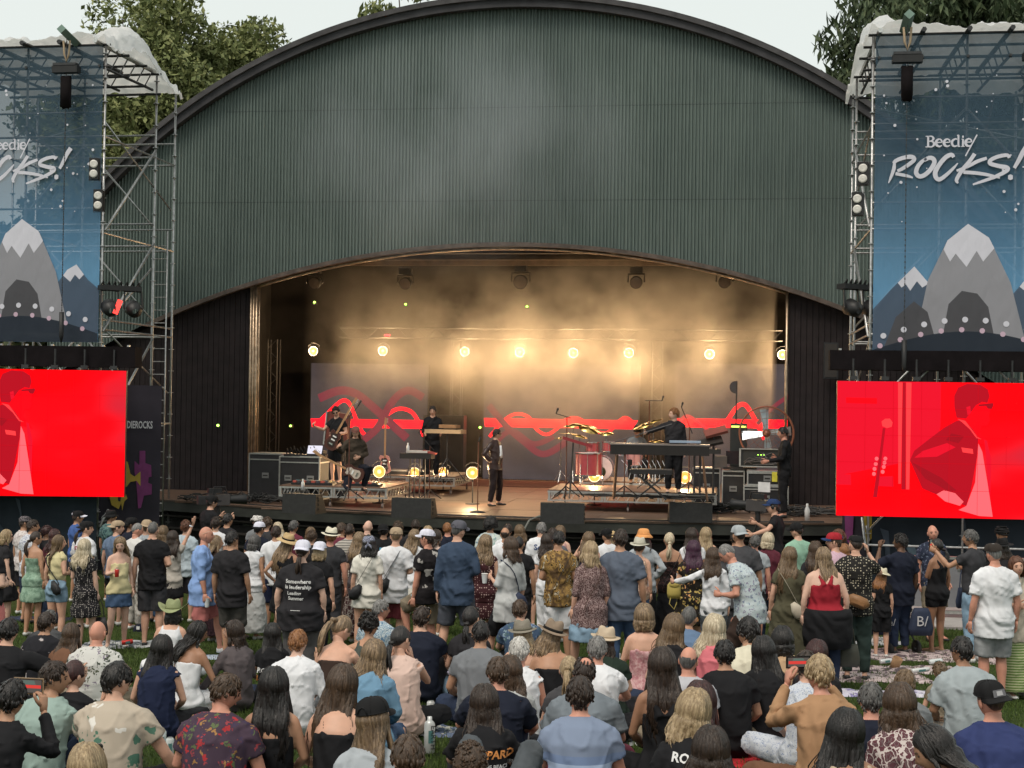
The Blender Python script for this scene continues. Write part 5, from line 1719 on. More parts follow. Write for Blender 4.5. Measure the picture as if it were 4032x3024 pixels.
 if kind in ('short', 'medium', 'curlyshort', 'thin', 'afro', 'buzz', 'crown', 'updo'):
  cnt = {'short': 110, 'medium': 120, 'curlyshort': 170, 'thin': 40, 'afro': 330, 'buzz': 0, 'crown': 80, 'updo': 40}[kind]
  for i in range(cnt):
   az = r_.uniform(0,360); lim = limit(az)
   pol = lim * math.sqrt(r_.random()) * .97
   if hatted and pol < 80: continue
   if kind == 'crown' and pol < 30: continue
   p0 = skull(az, pol, th * .8)
   nrm = Vector((p0.x / hx ** 2, p0.y / hy ** 2, p0.z / hz ** 2)).normalized()
   if kind in ('afro', 'curlyshort'):
    a = r_.uniform(0,6.28); rr = .010 if kind == 'curlyshort' else .014
    t1 = nrm.orthogonal().normalized(); t2 = nrm.cross(t1)
    c_ = p0 + nrm * r_.uniform(-.004,.012)
    mb.tube([c_ + t1 * rr * math.cos(a + q * 1.2) + t2 * rr * math.sin(a + q * 1.2) + nrm * .004 * math.sin(q * 2) for q in range(5)], [.003,.007,.008,.007,.002], 4)
   else:
    p1 = skull(az + r_.uniform(-8,8), min(lim + 3, pol + 13), th * .8 + .004 * r_.random())
    p2 = skull(az + r_.uniform(-14,14), min(lim + 5, pol + 24), th * .55 + .003 * r_.random())
    mb.tube([p0, p1 + nrm * .003, p2], [.007,.0065,.0015], 4)
 me = mb.mesh('hair', [None], True)
 _cache[key] = me
 return me
# headwear, in head space
def hat_mesh(kind):
 key = ('hat', kind)
 if key in _cache: return _cache[key]
 hx, hy, hz = HEADR
 mb = MB()
 def dome(r_, h, z0, sx=1.0, sy=1.22, n=24, pinch=0.0, top=.5, mi=0, dent=0.0):
  prof = []
  for k in range(9):
   a = math.pi / 2 * k / 8
   prof.append((r_ * math.cos(a) ** top if k < 8 else .001, z0 + h * math.sin(a) ** 1.0))
  def wp(p):
   x, y, z = p
   f = max(0,(z - z0) / h)
   x *= sx; y *= sy
   if pinch and y > 0: x *= 1 - pinch * f
   if dent: z -= dent * f * math.exp(-(x / .03) ** 2) * (1 if f > .6 else 0)
   return (x, y, z)
  mb.lathe(prof, n, warp=wp, mi=mi)
 def brim(r0, r1, z, droop=0.0, curl=0.0, sx=1.0, sy=1.15, mi=0, n=32, thick=.004):
  vs, fs = [], []
  for rr_, zz in ((r0,0),((r0 + r1) / 2,.5),(r1,1.0)):
   for top_ in (1,0):
    for k in range(n):
     a = 2 * math.pi * k / n
     x, y = rr_ * math.cos(a) * sx, rr_ * math.sin(a) * sy
     h = z - droop * zz * zz + curl * zz * zz * abs(math.cos(a)) ** 2 * 1.0 - (curl * .4 * zz * abs(math.sin(a)) ** 2) + (thick if top_ else 0)
     vs.append((x, y, h))
  for lvl in range(2):
   for top_ in (0,1):
    o0 = (lvl * 2 + top_) * n; o1 = ((lvl + 1) * 2 + top_) * n
    for k in range(n):
     k2 = (k + 1) % n
     fs.append((o0 + k, o1 + k, o1 + k2, o0 + k2))
  for k in range(n):
   k2 = (k + 1) % n
   fs.append((4 * n + k, 5 * n + k, 5 * n + k2,4 * n + k2))
  mb.add(vs, fs, mi)
 if kind in ('cap', 'capback', 'trucker', 'truckerback'):
  dome(.088,.085,.045,1.0,1.20, top=.62)
  s = 1 if kind in ('cap', 'trucker') else -1
  vs, fs = [], []
  n = 12
  for lay in (0,-.004):
   for j in range(4):
    for k in range(n + 1):
     a = math.radians(18 + 144 * k / n)
     rr_ = .085 + .062 * j / 3 * math.sin(math.pi * k / n) ** .6
     x = .086 * math.cos(a) + (rr_ - .085) * math.cos(a) * .4
     y = .100 * math.sin(a) + (rr_ - .085) * 1.15
     vs.append((x, s * y, .050 - .012 * (j / 3) - .02 * (x / .09) ** 2 * (j / 3 + .2) + lay))
  q = 4 * (n + 1)
  for lay in (0,1):
   for j in range(3):
    for k in range(n):
     a = lay * q + j * (n + 1) + k
     fs.append((a, a + 1, a + n + 2, a + n + 1))
  mb.add(vs, fs, 1)
  mb.ellipsoid((0,0,.131),(.007,.007,.004),8,4)
  mb.tube([(.0885 * math.cos(2 * math.pi * k / 24),.106 * math.sin(2 * math.pi * k / 24),.047) for k in range(25)], .0035,5, cap=False)
  for a in range(0,360,60):
   A = math.radians(a)
   mb.tube([(.0888 * math.cos(B) ** .62 * math.cos(A),.0888 * math.cos(B) ** .62 * 1.2 * math.sin(A),.0455 + .085 * math.sin(B)) for B in [math.radians(q) for q in (2,20,40,60,75,86)]], .0014,4)
  mb.tube([(-.03,-s * .1075,.052),(-.022,-s * .104,.078),(0,-s * .099,.088),(.022,-s * .104,.078),(.03,-s * .1075,.052)], .0045,5, mi=1)
 elif kind in ('fedora', 'straw', 'cowboy', 'widehat'):
  h = {'fedora': .115, 'straw': .105, 'cowboy': .125, 'widehat': .11}[kind]
  dome(.088, h, .045,1.0,1.16, pinch=.35, top=.34, dent=.03)
  brim(.086, {'fedora': .142, 'straw': .165, 'cowboy': .170, 'widehat': .160}[kind], .046, {'fedora': .006, 'straw': .018, 'cowboy': .0, 'widehat': .012}[kind], {'fedora': .014, 'straw': -.012, 'cowboy': .07, 'widehat': .005}[kind])
  mb.lathe([(.0895,.048),(.0900,.072)], 28, warp=lambda p: (p[0], p[1] * 1.16, p[2]), mi=1)
  mb.lathe([(.0895,.050),(.0915,.050),(.0915,.074),(.0885,.074)], 28, warp=lambda p: (p[0] * 1.0, p[1] * 1.16, p[2]), mi=1)
 elif kind == 'bucket':
  dome(.087,.085,.045,1.0,1.16, top=.40)
  vs, fs = [], []
  n = 28
  for rr_, z in ((.088,.056),(.105,.030),(.128,.004),(.126,.001),(.103,.026)):
   for k in range(n):
    a = 2 * math.pi * k / n
    w_ = 1 + .04 * math.sin(3 * a + 1) * (rr_ > .1)
    vs.append((rr_ * w_ * math.cos(a), rr_ * w_ * 1.12 * math.sin(a), z + .006 * math.sin(4 * a) * (rr_ > .1)))
  for j in range(4):
   for k in range(n):
    fs.append((j * n + k, j * n + (k + 1) % n, (j + 1) * n + (k + 1) % n, (j + 1) * n + k))
  mb.add(vs, fs, 0)
  mb.tube([(.0895 * math.cos(2 * math.pi * k / 24),.104 * math.sin(2 * math.pi * k / 24),.058) for k in range(25)], .003,5, mi=1, cap=False)
 elif kind == 'flatcap':
  dome(.089,.070,.048,1.0,1.22, top=.55)
  mb.tube([(-.075,.075,.055),(0,.125,.046),(.075,.075,.055)], [(.01,.004),(.03,.005),(.01,.004)], 6, side=(0,1,0), mi=0)
 elif kind == 'bandana':
  dome(.0875,.085,.020,1.0,1.20, top=.55)
  mb.ellipsoid((0,-.112,.005),(.016,.014,.014),8,5)
  for s in (-1,1):
   mb.tube([(0,-.112,.0),(s * .03,-.13,-.03),(s * .04,-.125,-.075)], [(.008,.003),(.016,.004),(.004,.002)], 6)
 elif kind == 'turban':
  for k in range(7):
   z = .03 + .016 * k; rr_ = .095 * math.cos((k - 1.6) * .22)
   mb.tube([(rr_ * math.cos(a) , rr_ * 1.18 * math.sin(a), z + .014 * math.sin(a + k * .6) * (1 if k % 2 else -1)) for a in [2 * math.pi * q / 18 for q in range(19)]], .016,6, cap=False)
  mb.ellipsoid((0,0,.11),(.06,.07,.035),12,6)
 elif kind == 'frilly':
  dome(.095,.085,.04,1.05,1.15, top=.4)
  rr2 = random.Random(4)
  for k in range(70):
   a = rr2.uniform(0,6.28); z = rr2.uniform(.03,.13)
   q = .095 * math.sqrt(max(.05,1 - ((z - .04) / .11) ** 2))
   mb.tube([(q * math.cos(a), q * 1.15 * math.sin(a), z),((q + .02) * math.cos(a + .15),(q + .02) * 1.15 * math.sin(a + .15), z - .01),(q * math.cos(a + .3), q * 1.15 * math.sin(a + .3), z)], [.004,.013,.004], 5)
 elif kind == 'sunnies':
  for s in (-1,1):
   mb.tube([(s * .070,.068,.068),(s * .080,.02,.058),(s * .078,-.045,.030)], .0028,5)
   mb.ellipsoid((s * .034,.086,.086),(.028,.006,.019),12,6, mi=1)
  mb.tube([(-.012,.094,.086),(.012,.094,.086)], .003,5)
  mb.tube([(-.070,.068,.068),(-.058,.080,.080)], .003,5); mb.tube([(.070,.068,.068),(.058,.080,.080)], .003,5)
 elif kind == 'glasses':
  for s in (-1,1):
   mb.tube([(s * .066,.072,.012),(s * .079,.02,.010),(s * .078,-.01,.004)], .0025,5)
   mb.ellipsoid((s * .033,.092,.008),(.027,.005,.018),12,6, mi=1)
  mb.tube([(-.012,.100,.010),(.012,.100,.010)], .003,5)
 elif kind == 'headphones':
  for s in (-1,1):
   mb.ellipsoid((s * .092,-.005,-.005),(.016,.030,.036),12,7)
  mb.tube([(.094 * math.sin(a),-.005,.02 + .118 * math.cos(a)) for a in [math.radians(q) for q in range(-80,81,20)]], .007,6)
 elif kind == 'bow':
  for s in (-1,1):
   mb.tube([(0,-.105,.04),(s * .05,-.12,.05),(s * .055,-.12,.0),(0,-.105,.03)], [(.006,.003),(.018,.004),(.014,.004),(.005,.003)], 6)
 me = mb.mesh('hat', [None, None], True)
 _cache[key] = me
 return me
def obj_mat(o, mats):
 for i, m_ in enumerate(mats):
  if i < len(o.material_slots):
   o.material_slots[i].link = 'OBJECT'; o.material_slots[i].material = m_
def slot(me, n=1):
 while len(me.materials) < n: me.materials.append(None)
_people = []
PLACED = []
def person(u, v, label, body='m', pose=('stand', 'stand', 'down', 'down'), yaw=0, hy=0, hp=0, hr=0, sk='l', hair='short', hc='b', hat=None, hatc=None,
 top=None, bottom=None, shoes=None, group=None, d=None, stature=None, wide=1.0, base=None, extra=None, hv=0, scale=None, lod=None):
 _people.append(dict(u=u, v=v, label=label, body=body, pose=pose, yaw=yaw, hy=hy, hp=hp, hr=hr, sk=sk, hair=hair, hc=hc, hat=hat, hatc=hatc, top=top,
 bottom=bottom, shoes=shoes, group=group, d=d, stature=stature, wide=wide, base=base, extra=extra, hv=hv, scale=scale))
 return _people[-1]
def solve_depth(u, v, hh, d0, d1):
 r = ray(u, v); k = r.z / r.y
 best, bd = None, 1e9
 d = d1
 while d > d0:
  e = abs((EYE + k * d) - (gz(d) + hh))
  if e < bd: bd, best = e, d
  if e < .012: return d
  d -= .05
 return best
def realise():
 for p in _people:
  spine, legs, aL, aR = p['pose']
  if p['hr'] == 0: p['hr'] = (0,-7,6,0,8)[int(p['u'] * 7 + p['v']) % 5]
  f = p['body'] == 'f'
  P = Pose(spine, legs, aL, aR, p['hy'], p['hp'], p['hr'], f, p['wide'])
  st_ = p['stature'] or (1.66 if f else 1.78)
  sc_ = p['scale'] or st_ / 1.76
  p['P'] = P; hk = p['hat'] if isinstance(p['hat'], str) else ''
  top_ = (P.top + {'fedora': .05, 'straw': .045, 'cowboy': .06, 'widehat': .04, 'bucket': .02, 'bun': .05}.get(hk or p['hair'], 0)) * sc_
  if p['base'] is not None:
   b_ = p['base']
  else:
   if p['d'] is None:
    d = solve_depth(p['u'], p['v'], top_, 6.0 if P.seated else 14.0,20.5 if P.seated else 27)
   else: d = p['d']
   w_ = at(p['u'], p['v'], d)
   off = Matrix.Rotation(math.radians(-p['yaw']),3, 'Z') @ Vector((P.hc.x, P.hc.y, 0)) * sc_
   b_ = Vector((w_.x - off.x, w_.y - off.y, gz(d)))
   b_.z = gz(b_.y)
   need = w_.z - b_.z
   r_ = need / top_
   sc2 = min(1.10, max(.90, r_))
   p['dz_err'] = r_
   sc_ *= sc2
  p['b'], p['s'] = Vector(b_), sc_
  near = b_.y < 13.5
  vx = .014 if near else .019
  k = P.key
  p['m_body'] = request(('body', k, near), P.body, vx, None, P.extras)
  lo = 'n' if near else 'f'
  if p['top']:
   kind = p['top'][0]
   p['m_top'] = request(('top', kind, k, near),(lambda P=P, kind=kind: P.top_(kind)), vx, (hash(kind) % 50 if False else sum(map(ord, kind)),.0085 if kind not in ('racer', 'tube', 'cami', 'halter', 'tank') else .003))
  if p['bottom']:
   kind = p['bottom'][0]
   p['m_bot'] = request(('bot', kind, k[:2] + k[7:], near),(lambda P=P, kind=kind: P.bottom(kind)), vx, (sum(map(ord, kind)),.007 if kind != 'leggings' else .002))
 run_tasks()
 for i, p in enumerate(_people):
  P = p['P']
  root = thing('person', p['label'], 'person', p['b'], math.radians(-p['yaw']), p['group'])
  root.scale = (p['s'],) * 3
  if p['base'] is None: root.rotation_euler = (rnd.uniform(-.035,.03), rnd.uniform(-.035,.035), root.rotation_euler.z)
  b_ = link('body', p['m_body'], root)
  b_.material_slots[0].link = 'OBJECT'; b_.material_slots[0].material = skin(p['sk'])
  if p['top']:
   o = link({'jacket': 'jacket', 'hoodie': 'hoodie', 'shirt': 'shirt', 'longshirt': 'shirt', 'polo': 'polo_shirt', 'blouse': 'blouse', 'tee': 'tee_shirt', 'bigtee': 'tee_shirt', 'long': 'long_sleeved_top'}.get(p['top'][0], 'top'), p['m_top'], root)
   obj_mat(o, [p['top'][1]])
   p['top_obj'] = o
  if p['bottom']:
   nm = {'shorts': 'shorts', 'longshorts': 'shorts', 'minishorts': 'shorts', 'pants': 'trousers', 'jeans': 'jeans', 'leggings': 'leggings', 'widepants': 'trousers'}.get(p['bottom'][0], 'skirt')
   o = link(nm, p['m_bot'], root); obj_mat(o, [p['bottom'][1]])
  if p['hair']:
   hk_ = p['hat'] if isinstance(p['hat'], str) else (p['hat'][0][0] if p['hat'] else '')
   me = hair_mesh(p['hair'], p['hv'], bool(hk_) and hk_ not in ('sunnies', 'glasses', 'headphones'))
   o = link('hair', me, root); o.matrix_parent_inverse = Matrix(); o.matrix_local = P.M
   obj_mat(o, [hairm(p['hc'])])
  hats = p['hat']
  if hats:
   if isinstance(hats, str): hats = [(hats, p['hatc'])]
   for (hk, hcols) in hats:
    me = hat_mesh(hk)
    nm = {'cap': 'cap', 'capback': 'cap', 'trucker': 'cap', 'truckerback': 'cap', 'sunnies': 'sunglasses', 'glasses': 'glasses', 'headphones': 'headphones', 'bandana': 'bandana', 'turban': 'turban', 'bow': 'hair_bow'}.get(hk, 'hat')
    o = link(nm, me, root); o.matrix_local = P.M
    if hk not in ('sunnies', 'glasses', 'headphones', 'bow') and p['hair']:
     o.scale = (1.06,1.06,1.03)
    hc_ = hcols if isinstance(hcols, (list, tuple)) else [hcols]
    obj_mat(o, [hc_[0], hc_[1] if len(hc_) > 1 else hc_[0]])
  if p['shoes'] and (not P.seated or p['b'].y > 9):
   for q in (0,1):
    key = ('shoe', P.key[1], q)
    if key not in _cache: _cache[key] = P.shoe(q).mesh('shoe', [None], True)
    o = link('shoe', _cache[key], root); obj_mat(o, [p['shoes']])
  p['root'] = root
  PLACED.append(root)
  if p['extra']:
   for fn in p['extra']: fn(p, root)
Pose.top_ = Pose.top
# == wardrobe
F_ = fabric
BLK = F_('black_cotton', (.012,.012,.014)); BLK2 = F_('washed_black_cotton', (.022,.021,.024)); CHAR = F_('charcoal_cotton', (.040,.040,.045)); DGREY = F_('dark_grey_cotton', (.06,.06,.066))
GREY = F_('grey_marl', (.17,.18,.19)); LGREY = F_('light_grey_marl', (.34,.37,.40)); WHT = F_('white_cotton', (.66,.67,.70)); WHT2 = F_('warm_white_cotton', (.66,.64,.58)); CREAM = F_('cream_cotton', (.58,.53,.40))
NAVYC = F_('navy_cotton', (.014,.020,.050)); NAVY3 = F_('dark_navy_cotton', (.012,.015,.028)); BLUE = F_('blue_cotton', (.055,.11,.30)); SLATE = F_('slate_blue_cotton', (.095,.115,.155)); SKYB = F_('sky_blue_linen', (.22,.34,.62))
DUSK = F_('dusty_blue_cotton', (.12,.17,.26)); CHAM = F_('chambray', (.14,.26,.38)); INDI = F_('indigo_chambray', (.040,.062,.105)); SAGE = F_('sage_cotton', (.27,.36,.33)); MINT = F_('mint_cotton', (.25,.42,.32))
OLIVE = F_('olive_linen', (.085,.080,.050)); KHAKI = F_('khaki_cotton', (.20,.165,.12)); BEIGE = F_('beige_cotton', (.45,.36,.26)); TAN = F_('tan_knit', (.36,.21,.115)); BROWN = F_('brown_cotton', (.15,.075,.045)); DBROWN = F_('dark_brown_cotton', (.04,.025,.02))
SALM = F_('salmon_cotton', (.46,.16,.15)); MARO = F_('maroon_cotton', (.10,.022,.035)); WINE = F_('wine_cotton', (.14,.03,.05)); REDC = F_('red_ribbed_cotton', (.30,.018,.030)); PINK = F_('pink_cotton', (.60,.27,.33)); ROSE = F_('rose_pink_cotton', (.58,.16,.19)); BLUSH = F_('blush_cotton', (.60,.44,.38))
YELL = F_('pale_yellow_cotton', (.62,.55,.32)); GREYB = F_('taupe_knit', (.095,.080,.085)); DGRN = F_('dark_green_cotton', (.018,.030,.022)); FOREST = F_('forest_green_twill', (.026,.042,.038)); GRGRN = F_('grey_green_cotton', (.065,.075,.066)); LINEN = F_('pale_grey_linen', (.44,.45,.45)); OATM = F_('oatmeal_knit', (.40,.37,.33))
JEAN = F_('blue_denim', (.055,.095,.175),.8,0,.3); LJEAN = F_('light_denim', (.20,.30,.40),.8,0,.3); DJEAN = F_('dark_denim', (.020,.030,.060),.8,0,.25); GJEAN = F_('grey_denim', (.24,.25,.26),.8,0,.3); WGREY = F_('washed_grey_denim', (.075,.085,.095),.8,0,.3)
SHOEW = plain('white_shoe', (.6,.6,.58),.6); SHOEB = plain('black_shoe', (.02,.02,.02),.5); SHOET = plain('tan_shoe', (.25,.15,.09),.6)
P_ = pattern
CAPW = F_('white_mesh_cap', (.64,.64,.74)); CAPB = F_('black_cap', (.012,.012,.013)); CAPN = F_('navy_cap', (.02,.04,.11)); CAPT = F_('tan_cap', (.38,.29,.20)); CAPG = F_('grey_cap', (.10,.10,.12)); CAPLG = F_('light_grey_cap', (.36,.39,.41)); CAPR = F_('red_cap', (.33,.02,.03))
STRAW = F_('straw_hat', (.50,.36,.19)); STRAWW = F_('white_straw', (.66,.62,.50)); FELT = F_('grey_felt', (.22,.20,.165)); FELTB = F_('brown_felt', (.25,.19,.14)); SAGEF = F_('sage_felt', (.27,.30,.16)); ORNG = F_('orange_terry', (.72,.33,.12)); RIBBON = F_('black_ribbon', (.012,.012,.012)); FRAME = plain('black_frame', (.012,.012,.012),.25); TORT = plain('tortoise_frame', (.30,.13,.04),.25)
def S(u, v, label, g, top, bot, hair='short', hc='b', sk='l', yaw=0, hy=0, hp=0, legs='stand', a=('down', 'down'), sp='stand', group='people standing near the stage', **k):
 return person(u, v, label, g, (sp, legs, a[0], a[1]), yaw, hy, hp, hair=hair, hc=hc, sk=sk, top=top, bottom=bot, shoes=k.pop('shoes', SHOEW if (int(u) + int(v)) % 3 else SHOEB), group=group, **k)
def T(u, v, label, g, top, bot, hair='short', hc='b', sk='l', yaw=0, hy=0, hp=0, legs='cross', a=('lap', 'lap'), sp='sit', group='people sitting on the grass', **k):
 return person(u, v, label, g, (sp, legs, a[0], a[1]), yaw, hy, hp, hair=hair, hc=hc, sk=sk, top=top, bottom=bot, shoes=k.pop('shoes', SHOEW), group=group, **k)
from mathutils.bvhtree import BVHTree
def print_on(texts, mat=None):
 def fn(p, root):
  me = p['top_obj'].data
  bv = BVHTree.FromPolygons([v.co.copy() for v in me.vertices], [tuple(q.vertices) for q in me.polygons])
  for (s, size, x0, z0, mt, sh) in texts:
   tm = text_mesh(s, size, mt, 'lettering', 'CENTER', bold=size * .03, shear=sh)
   bm = bmesh.new(); bm.from_mesh(tm)
   for vtx in bm.verts:
    x, z = vtx.co.x + x0, vtx.co.z + z0
    h = bv.ray_cast(Vector((x, -1.2, z)), Vector((0,1,0)))
    vtx.co = Vector((x, (h[0].y if h[0] else -.15) - .007, z))
   bm.to_mesh(tm); bm.free()
   o = link('lettering', tm, p['top_obj'])
 return fn
INKW = plain('white_print', (.62,.62,.62),.7,0,.03); INKO = plain('orange_print', (.70,.28,.08),.7,0,.05); INKP = plain('pink_print', (.62,.12,.35),.7,0,.05); INKR = plain('red_print', (.45,.02,.05),.7,0,.05); INKB = plain('navy_print', (.03,.06,.16),.7,0,.05)
def art_on(polys):
 def fn(p, root):
  me = p['top_obj'].data
  bv = BVHTree.FromPolygons([v.co.copy() for v in me.vertices], [tuple(q.vertices) for q in me.polygons])
  for pts, mt in polys:
   vs = []
   for x, z in pts:
    h = bv.ray_cast(Vector((x, -1.2, z)), Vector((0,1,0)))
    vs.append((x, (h[0].y if h[0] else -.15) - .008, z))
   MB().poly(vs).build('printed_shape', mt, p['top_obj'])
 return fn
CARRY = []
def carry(kind, label, cat, side='R', **k):
 def fn(p, root): CARRY.append((kind, label, cat, side, k, p))
 return fn
def cap_patch(p, root):
 M = p['P'].M
 q = lambda x, y, z: M @ Vector((x, y, z))
 MB().poly([q(-.045,-.116,.052), q(.045,-.116,.052), q(.042,-.104,.095), q(-.042,-.104,.095)]).build('cap_patch', plain('cap_patch_grey', (.12,.12,.13),.7), root)
 MB().poly([q(-.022,-.1185,.060), q(.022,-.1185,.060), q(.020,-.110,.088), q(-.020,-.110,.088)]).build('cap_badge', plain('cap_badge_pale', (.35,.35,.36),.7), root)
# standing crowd, left to right
S(-30,2088, 'person at the left edge in a black tee and salmon shorts, mostly out of frame', 'm', ('tee', BLK),('shorts', SALM), 'short', 'b', 'p', 20, extra=None, a=('front', 'front'))
S(34,2100, 'woman with blonde bob and glasses, black top, wristband', 'f', ('tee', BLK2),('skirt', BLK), 'bob', 'bl', 'p', 55,10, a=('down', 'hang'), hat=[('glasses', [FRAME])], wide=1.15, d=21)
S(100,2050, 'man in a dark patterned cap and pale lace shirt under the left screen', 'm', ('shirt', P_('lace_shirt', (.52,.48,.47), 'blotch', [(.42,.36,.36),(.60,.56,.55),(.52,.48,.47)], 1.6)),('shorts', BLK2), 'short', 'db', 't', 45,20, hat='cap', hatc=[P_('camo_cap', (.05,.045,.05), 'blotch', [(.16,.14,.15),(.03,.03,.035),(.11,.10,.11)], 2.2), CAPB], d=23.6)
S(120,2070, 'man with dark hair in a white shirt with navy leaf print', 'm', ('shirt', P_('navy_leaf_print', (.56,.58,.62), 'floral', [(.03,.04,.14),(.56,.58,.62),(.05,.06,.20)], 1.6)),('shorts', DJEAN), 'short', 'db', 't', 40,25, d=22.3)
S(136,2104, 'woman with low brown ponytail in a strapless pale green dress', 'f', ('tube', P_('green_satin', (.22,.33,.25), 'blotch', [(.15,.24,.18),(.28,.40,.31),(.22,.33,.25)], .8)),('dressskirt', P_('green_satin', (.22,.33,.25), 'blotch', [(.15,.24,.18),(.28,.40,.31),(.22,.33,.25)], .8)), 'lowpony', 'db', 't', 20,35, d=20.6)
S(184,2086, 'woman with dark red curly hair standing left of the long haired women', 'f', ('tee', BLK2),('jeans', DJEAN), 'curlyshort', 'dr', 't', 30,20, d=22.5)
S(210,2096, 'woman with very long dark hair behind the yellow crop top', 'f', ('tee', MARO),('jeans', DJEAN), 'wavy', 'dr', 't', 20,20, d=21.5)
S(232,2108, 'woman with long chestnut hair, pale yellow crop top and denim shorts', 'f', ('crop', YELL),('minishorts', LJEAN), 'xlong', 'lb', 'l', 25,40, a=('down', 'front'), extra=[carry('crossbody', 'black sling bag across the back of the yellow crop top', 'bag', mat='BLK')], d=19.3)
S(306,2018, 'man in a blue tee with black and white cap in front of the navy banner', 'm', ('tee', BLUE),('shorts', BLK2), 'short', 'db', 't', 55,10, hat='cap', hatc=[CAPB, CAPW], d=25.2)
S(345,2060, 'man with dark ponytail and cap, white tee with red print', 'm', ('bigtee', WHT),('shorts', BLK2), 'lowpony', 'db', 'l', 30,45, hat='capback', hatc=[CAPB], extra=[print_on([('JEWEL', .075,0,1.33, INKR, 0)]), art_on([([(-.05,1.10),(.03,1.09),(.06,1.16),(.05,1.27),(-.02,1.28),(-.06,1.20)], INKR)])], d=21.8)
S(352,2123, 'woman with long wavy platinum hair and black ditsy print dress', 'f', ('tee', P_('ditsy_black', (.015,.014,.016), 'dots', [(.50,.46,.44)], 1.5)),('dressskirt', P_('ditsy_black', (.015,.014,.016), 'dots', [(.50,.46,.44)], 1.5)), 'wavy', 'pl', 'p', 5,10, a=('hold', 'hang'), extra=[carry('tote', 'black shoulder bag held low behind the platinum haired woman', 'bag', mat='BLK')], d=18.7)
S(447,2006, 'man in a black bucket hat and teal mottled shirt beneath the dark banner', 'm', ('shirt', P_('teal_mottle', (.06,.12,.12), 'blotch', [(.03,.06,.07),(.12,.20,.19),(.06,.12,.12)], 1.4)),('shorts', BLK2), 'short', 'db', 't', 35,25, hat='bucket', hatc=[CAPB], d=25.4)
S(464,2057, 'man in a tan backwards cap and dusty blue tee', 'm', ('tee', DUSK),('shorts', BLK2), 'medium', 'b', 'l', 30,45, hat='capback', hatc=[CAPT], wide=1.1, d=22.2)
S(510,2047, 'man in a black cap in profile left of the balding striped shirt', 'm', ('tee', NAVY3),('shorts', BLK2), 'short', 'db', 'm', 50,25, hat='capback', hatc=[CAPB], d=23.8)
S(474,2114, 'woman facing the camera in a yellow cami and denim mini skirt, holding a can', 'f', ('cami', YELL),('miniskirt', JEAN), 'long', 'mix', 'p', 152,15,18, a=('down', 'hold'), legs='relax', extra=[carry('can', 'red drink can in the hand of the woman in the yellow cami', 'can', 'R', col='red')], d=19.4)
S(545,2070, 'pink headed balding man in a white tee with red band', 'm', ('tee', P_('red_band_tee', (.56,.55,.54), 'bands', [(0,(.56,.55,.54)),(.01,(.56,.55,.54))], 1)),('pants', P_('pale_camo', (.40,.38,.35), 'blotch', [(.28,.26,.24),(.50,.48,.45),(.40,.38,.35)], 1)), 'buzz', 'g', 'r', 35,25,15, wide=1.1, extra=[art_on([([(-.17,1.24),(.17,1.24),(.17,1.34),(-.17,1.34)], INKR)])], d=21.6)
S(588,2058, 'person in a beige cap half hidden behind the man in the black polo', 'm', ('tee', LGREY),('shorts', BLK2), 'short', 'lb', 'l', 10, hat='capback', hatc=[CAPT], d=22.8)
S(609,2054, 'broad man with grey buzz cut in a black polo and charcoal shorts', 'm', ('polo', BLK),('shorts', CHAR), 'buzz', 'dg', 'l', 0, a=('down', 'front'), wide=1.12, shoes=SHOEB, d=19.6)
S(646,2070, 'woman with auburn blonde hair between the black polo and the raised arm', 'f', ('tee', LGREY),('jeans', JEAN), 'shoulder', 'lb', 'l', 10, d=22.6)
S(678,2090, 'woman in a grey tee and black skirt with one arm raised high', 'f', ('tee', OATM),('miniskirt', BLK), 'long', 'db', 'l', 5,5, a=('hang', 'up'), extra=[carry('wristband', 'pale wristband on the raised arm', 'wristband', 'R')], d=20.9)
S(738,2050, 'man with curly auburn hair and pale blue shirt by the raised arm', 'm', ('shirt', F_('pale_blue_cotton', (.40,.47,.52))),('shorts', BLK2), 'curlyshort', 'au', 'l', 10, d=22.8)
S(848,2036, 'man with dark curly hair below the left camera', 'm', ('tee', WHT),('shorts', BLK2), 'curlyshort', 'db', 'l', 5, d=23.6)
S(893,2022, 'tall bearded man with short dark hair in a black tee', 'm', ('tee', BLK2),('jeans', DJEAN), 'short', 'k', 't', 15,20, stature=1.86, d=24.2)
S(812,2071, 'bald man walking right in a sky blue shirt and salmon shorts with a cup', 'm', ('blouse', SKYB),('shorts', SALM), None, 'g', 'r', 78,0, legs='walk', a=('down', 'hang'), hat=[('sunnies', [plain('clear_frame', (.6,.5,.38),.3), TORT])], wide=1.15, shoes=SHOEW, d=18.6, extra=[carry('cup', 'clear plastic cup in the lowered hand of the bald walking man', 'cup', 'R')])
S(862,2112, 'woman with long highlighted hair in a dark plum dress', 'f', ('tee', DBROWN),('maxi', P_('plum_speckle', (.022,.010,.014), 'dots', [(.08,.03,.04)], 2)), 'xlong', 'mix', 't', 40,30, d=20.2)
S(930,2090, 'man with thinning dark hair in a black tee and cargo shorts', 'm', ('bigtee', BLK2),('longshorts', F_('dark_khaki', (.055,.052,.048))), 'short', 'k', 't', 8,30, wide=1.08, shoes=SHOEB, d=18.4)
S(996,2110, 'person with grey curly bob in a white sleeveless top and long white skirt', 'f', ('sleeveless', WHT),('maxi', LINEN), 'bob', 'dg', 't', 15,10, d=20.6)
S(1018,2072, 'man in a dark cap with white crown, dark blue shirt', 'm', ('tee', NAVY3),('shorts', BLK2), 'short', 'k', 't', 15,20, hat='capback', hatc=[CAPW, CAPB], d=22.6)
S(1008,2032, 'person in a crumpled white bucket hat close to the stage', 'f', ('tee', GREY),('jeans', JEAN), 'short', 'b', 'l', -5, hat='frilly', hatc=[F_('white_ruffle', (.60,.58,.56))], d=25.0)
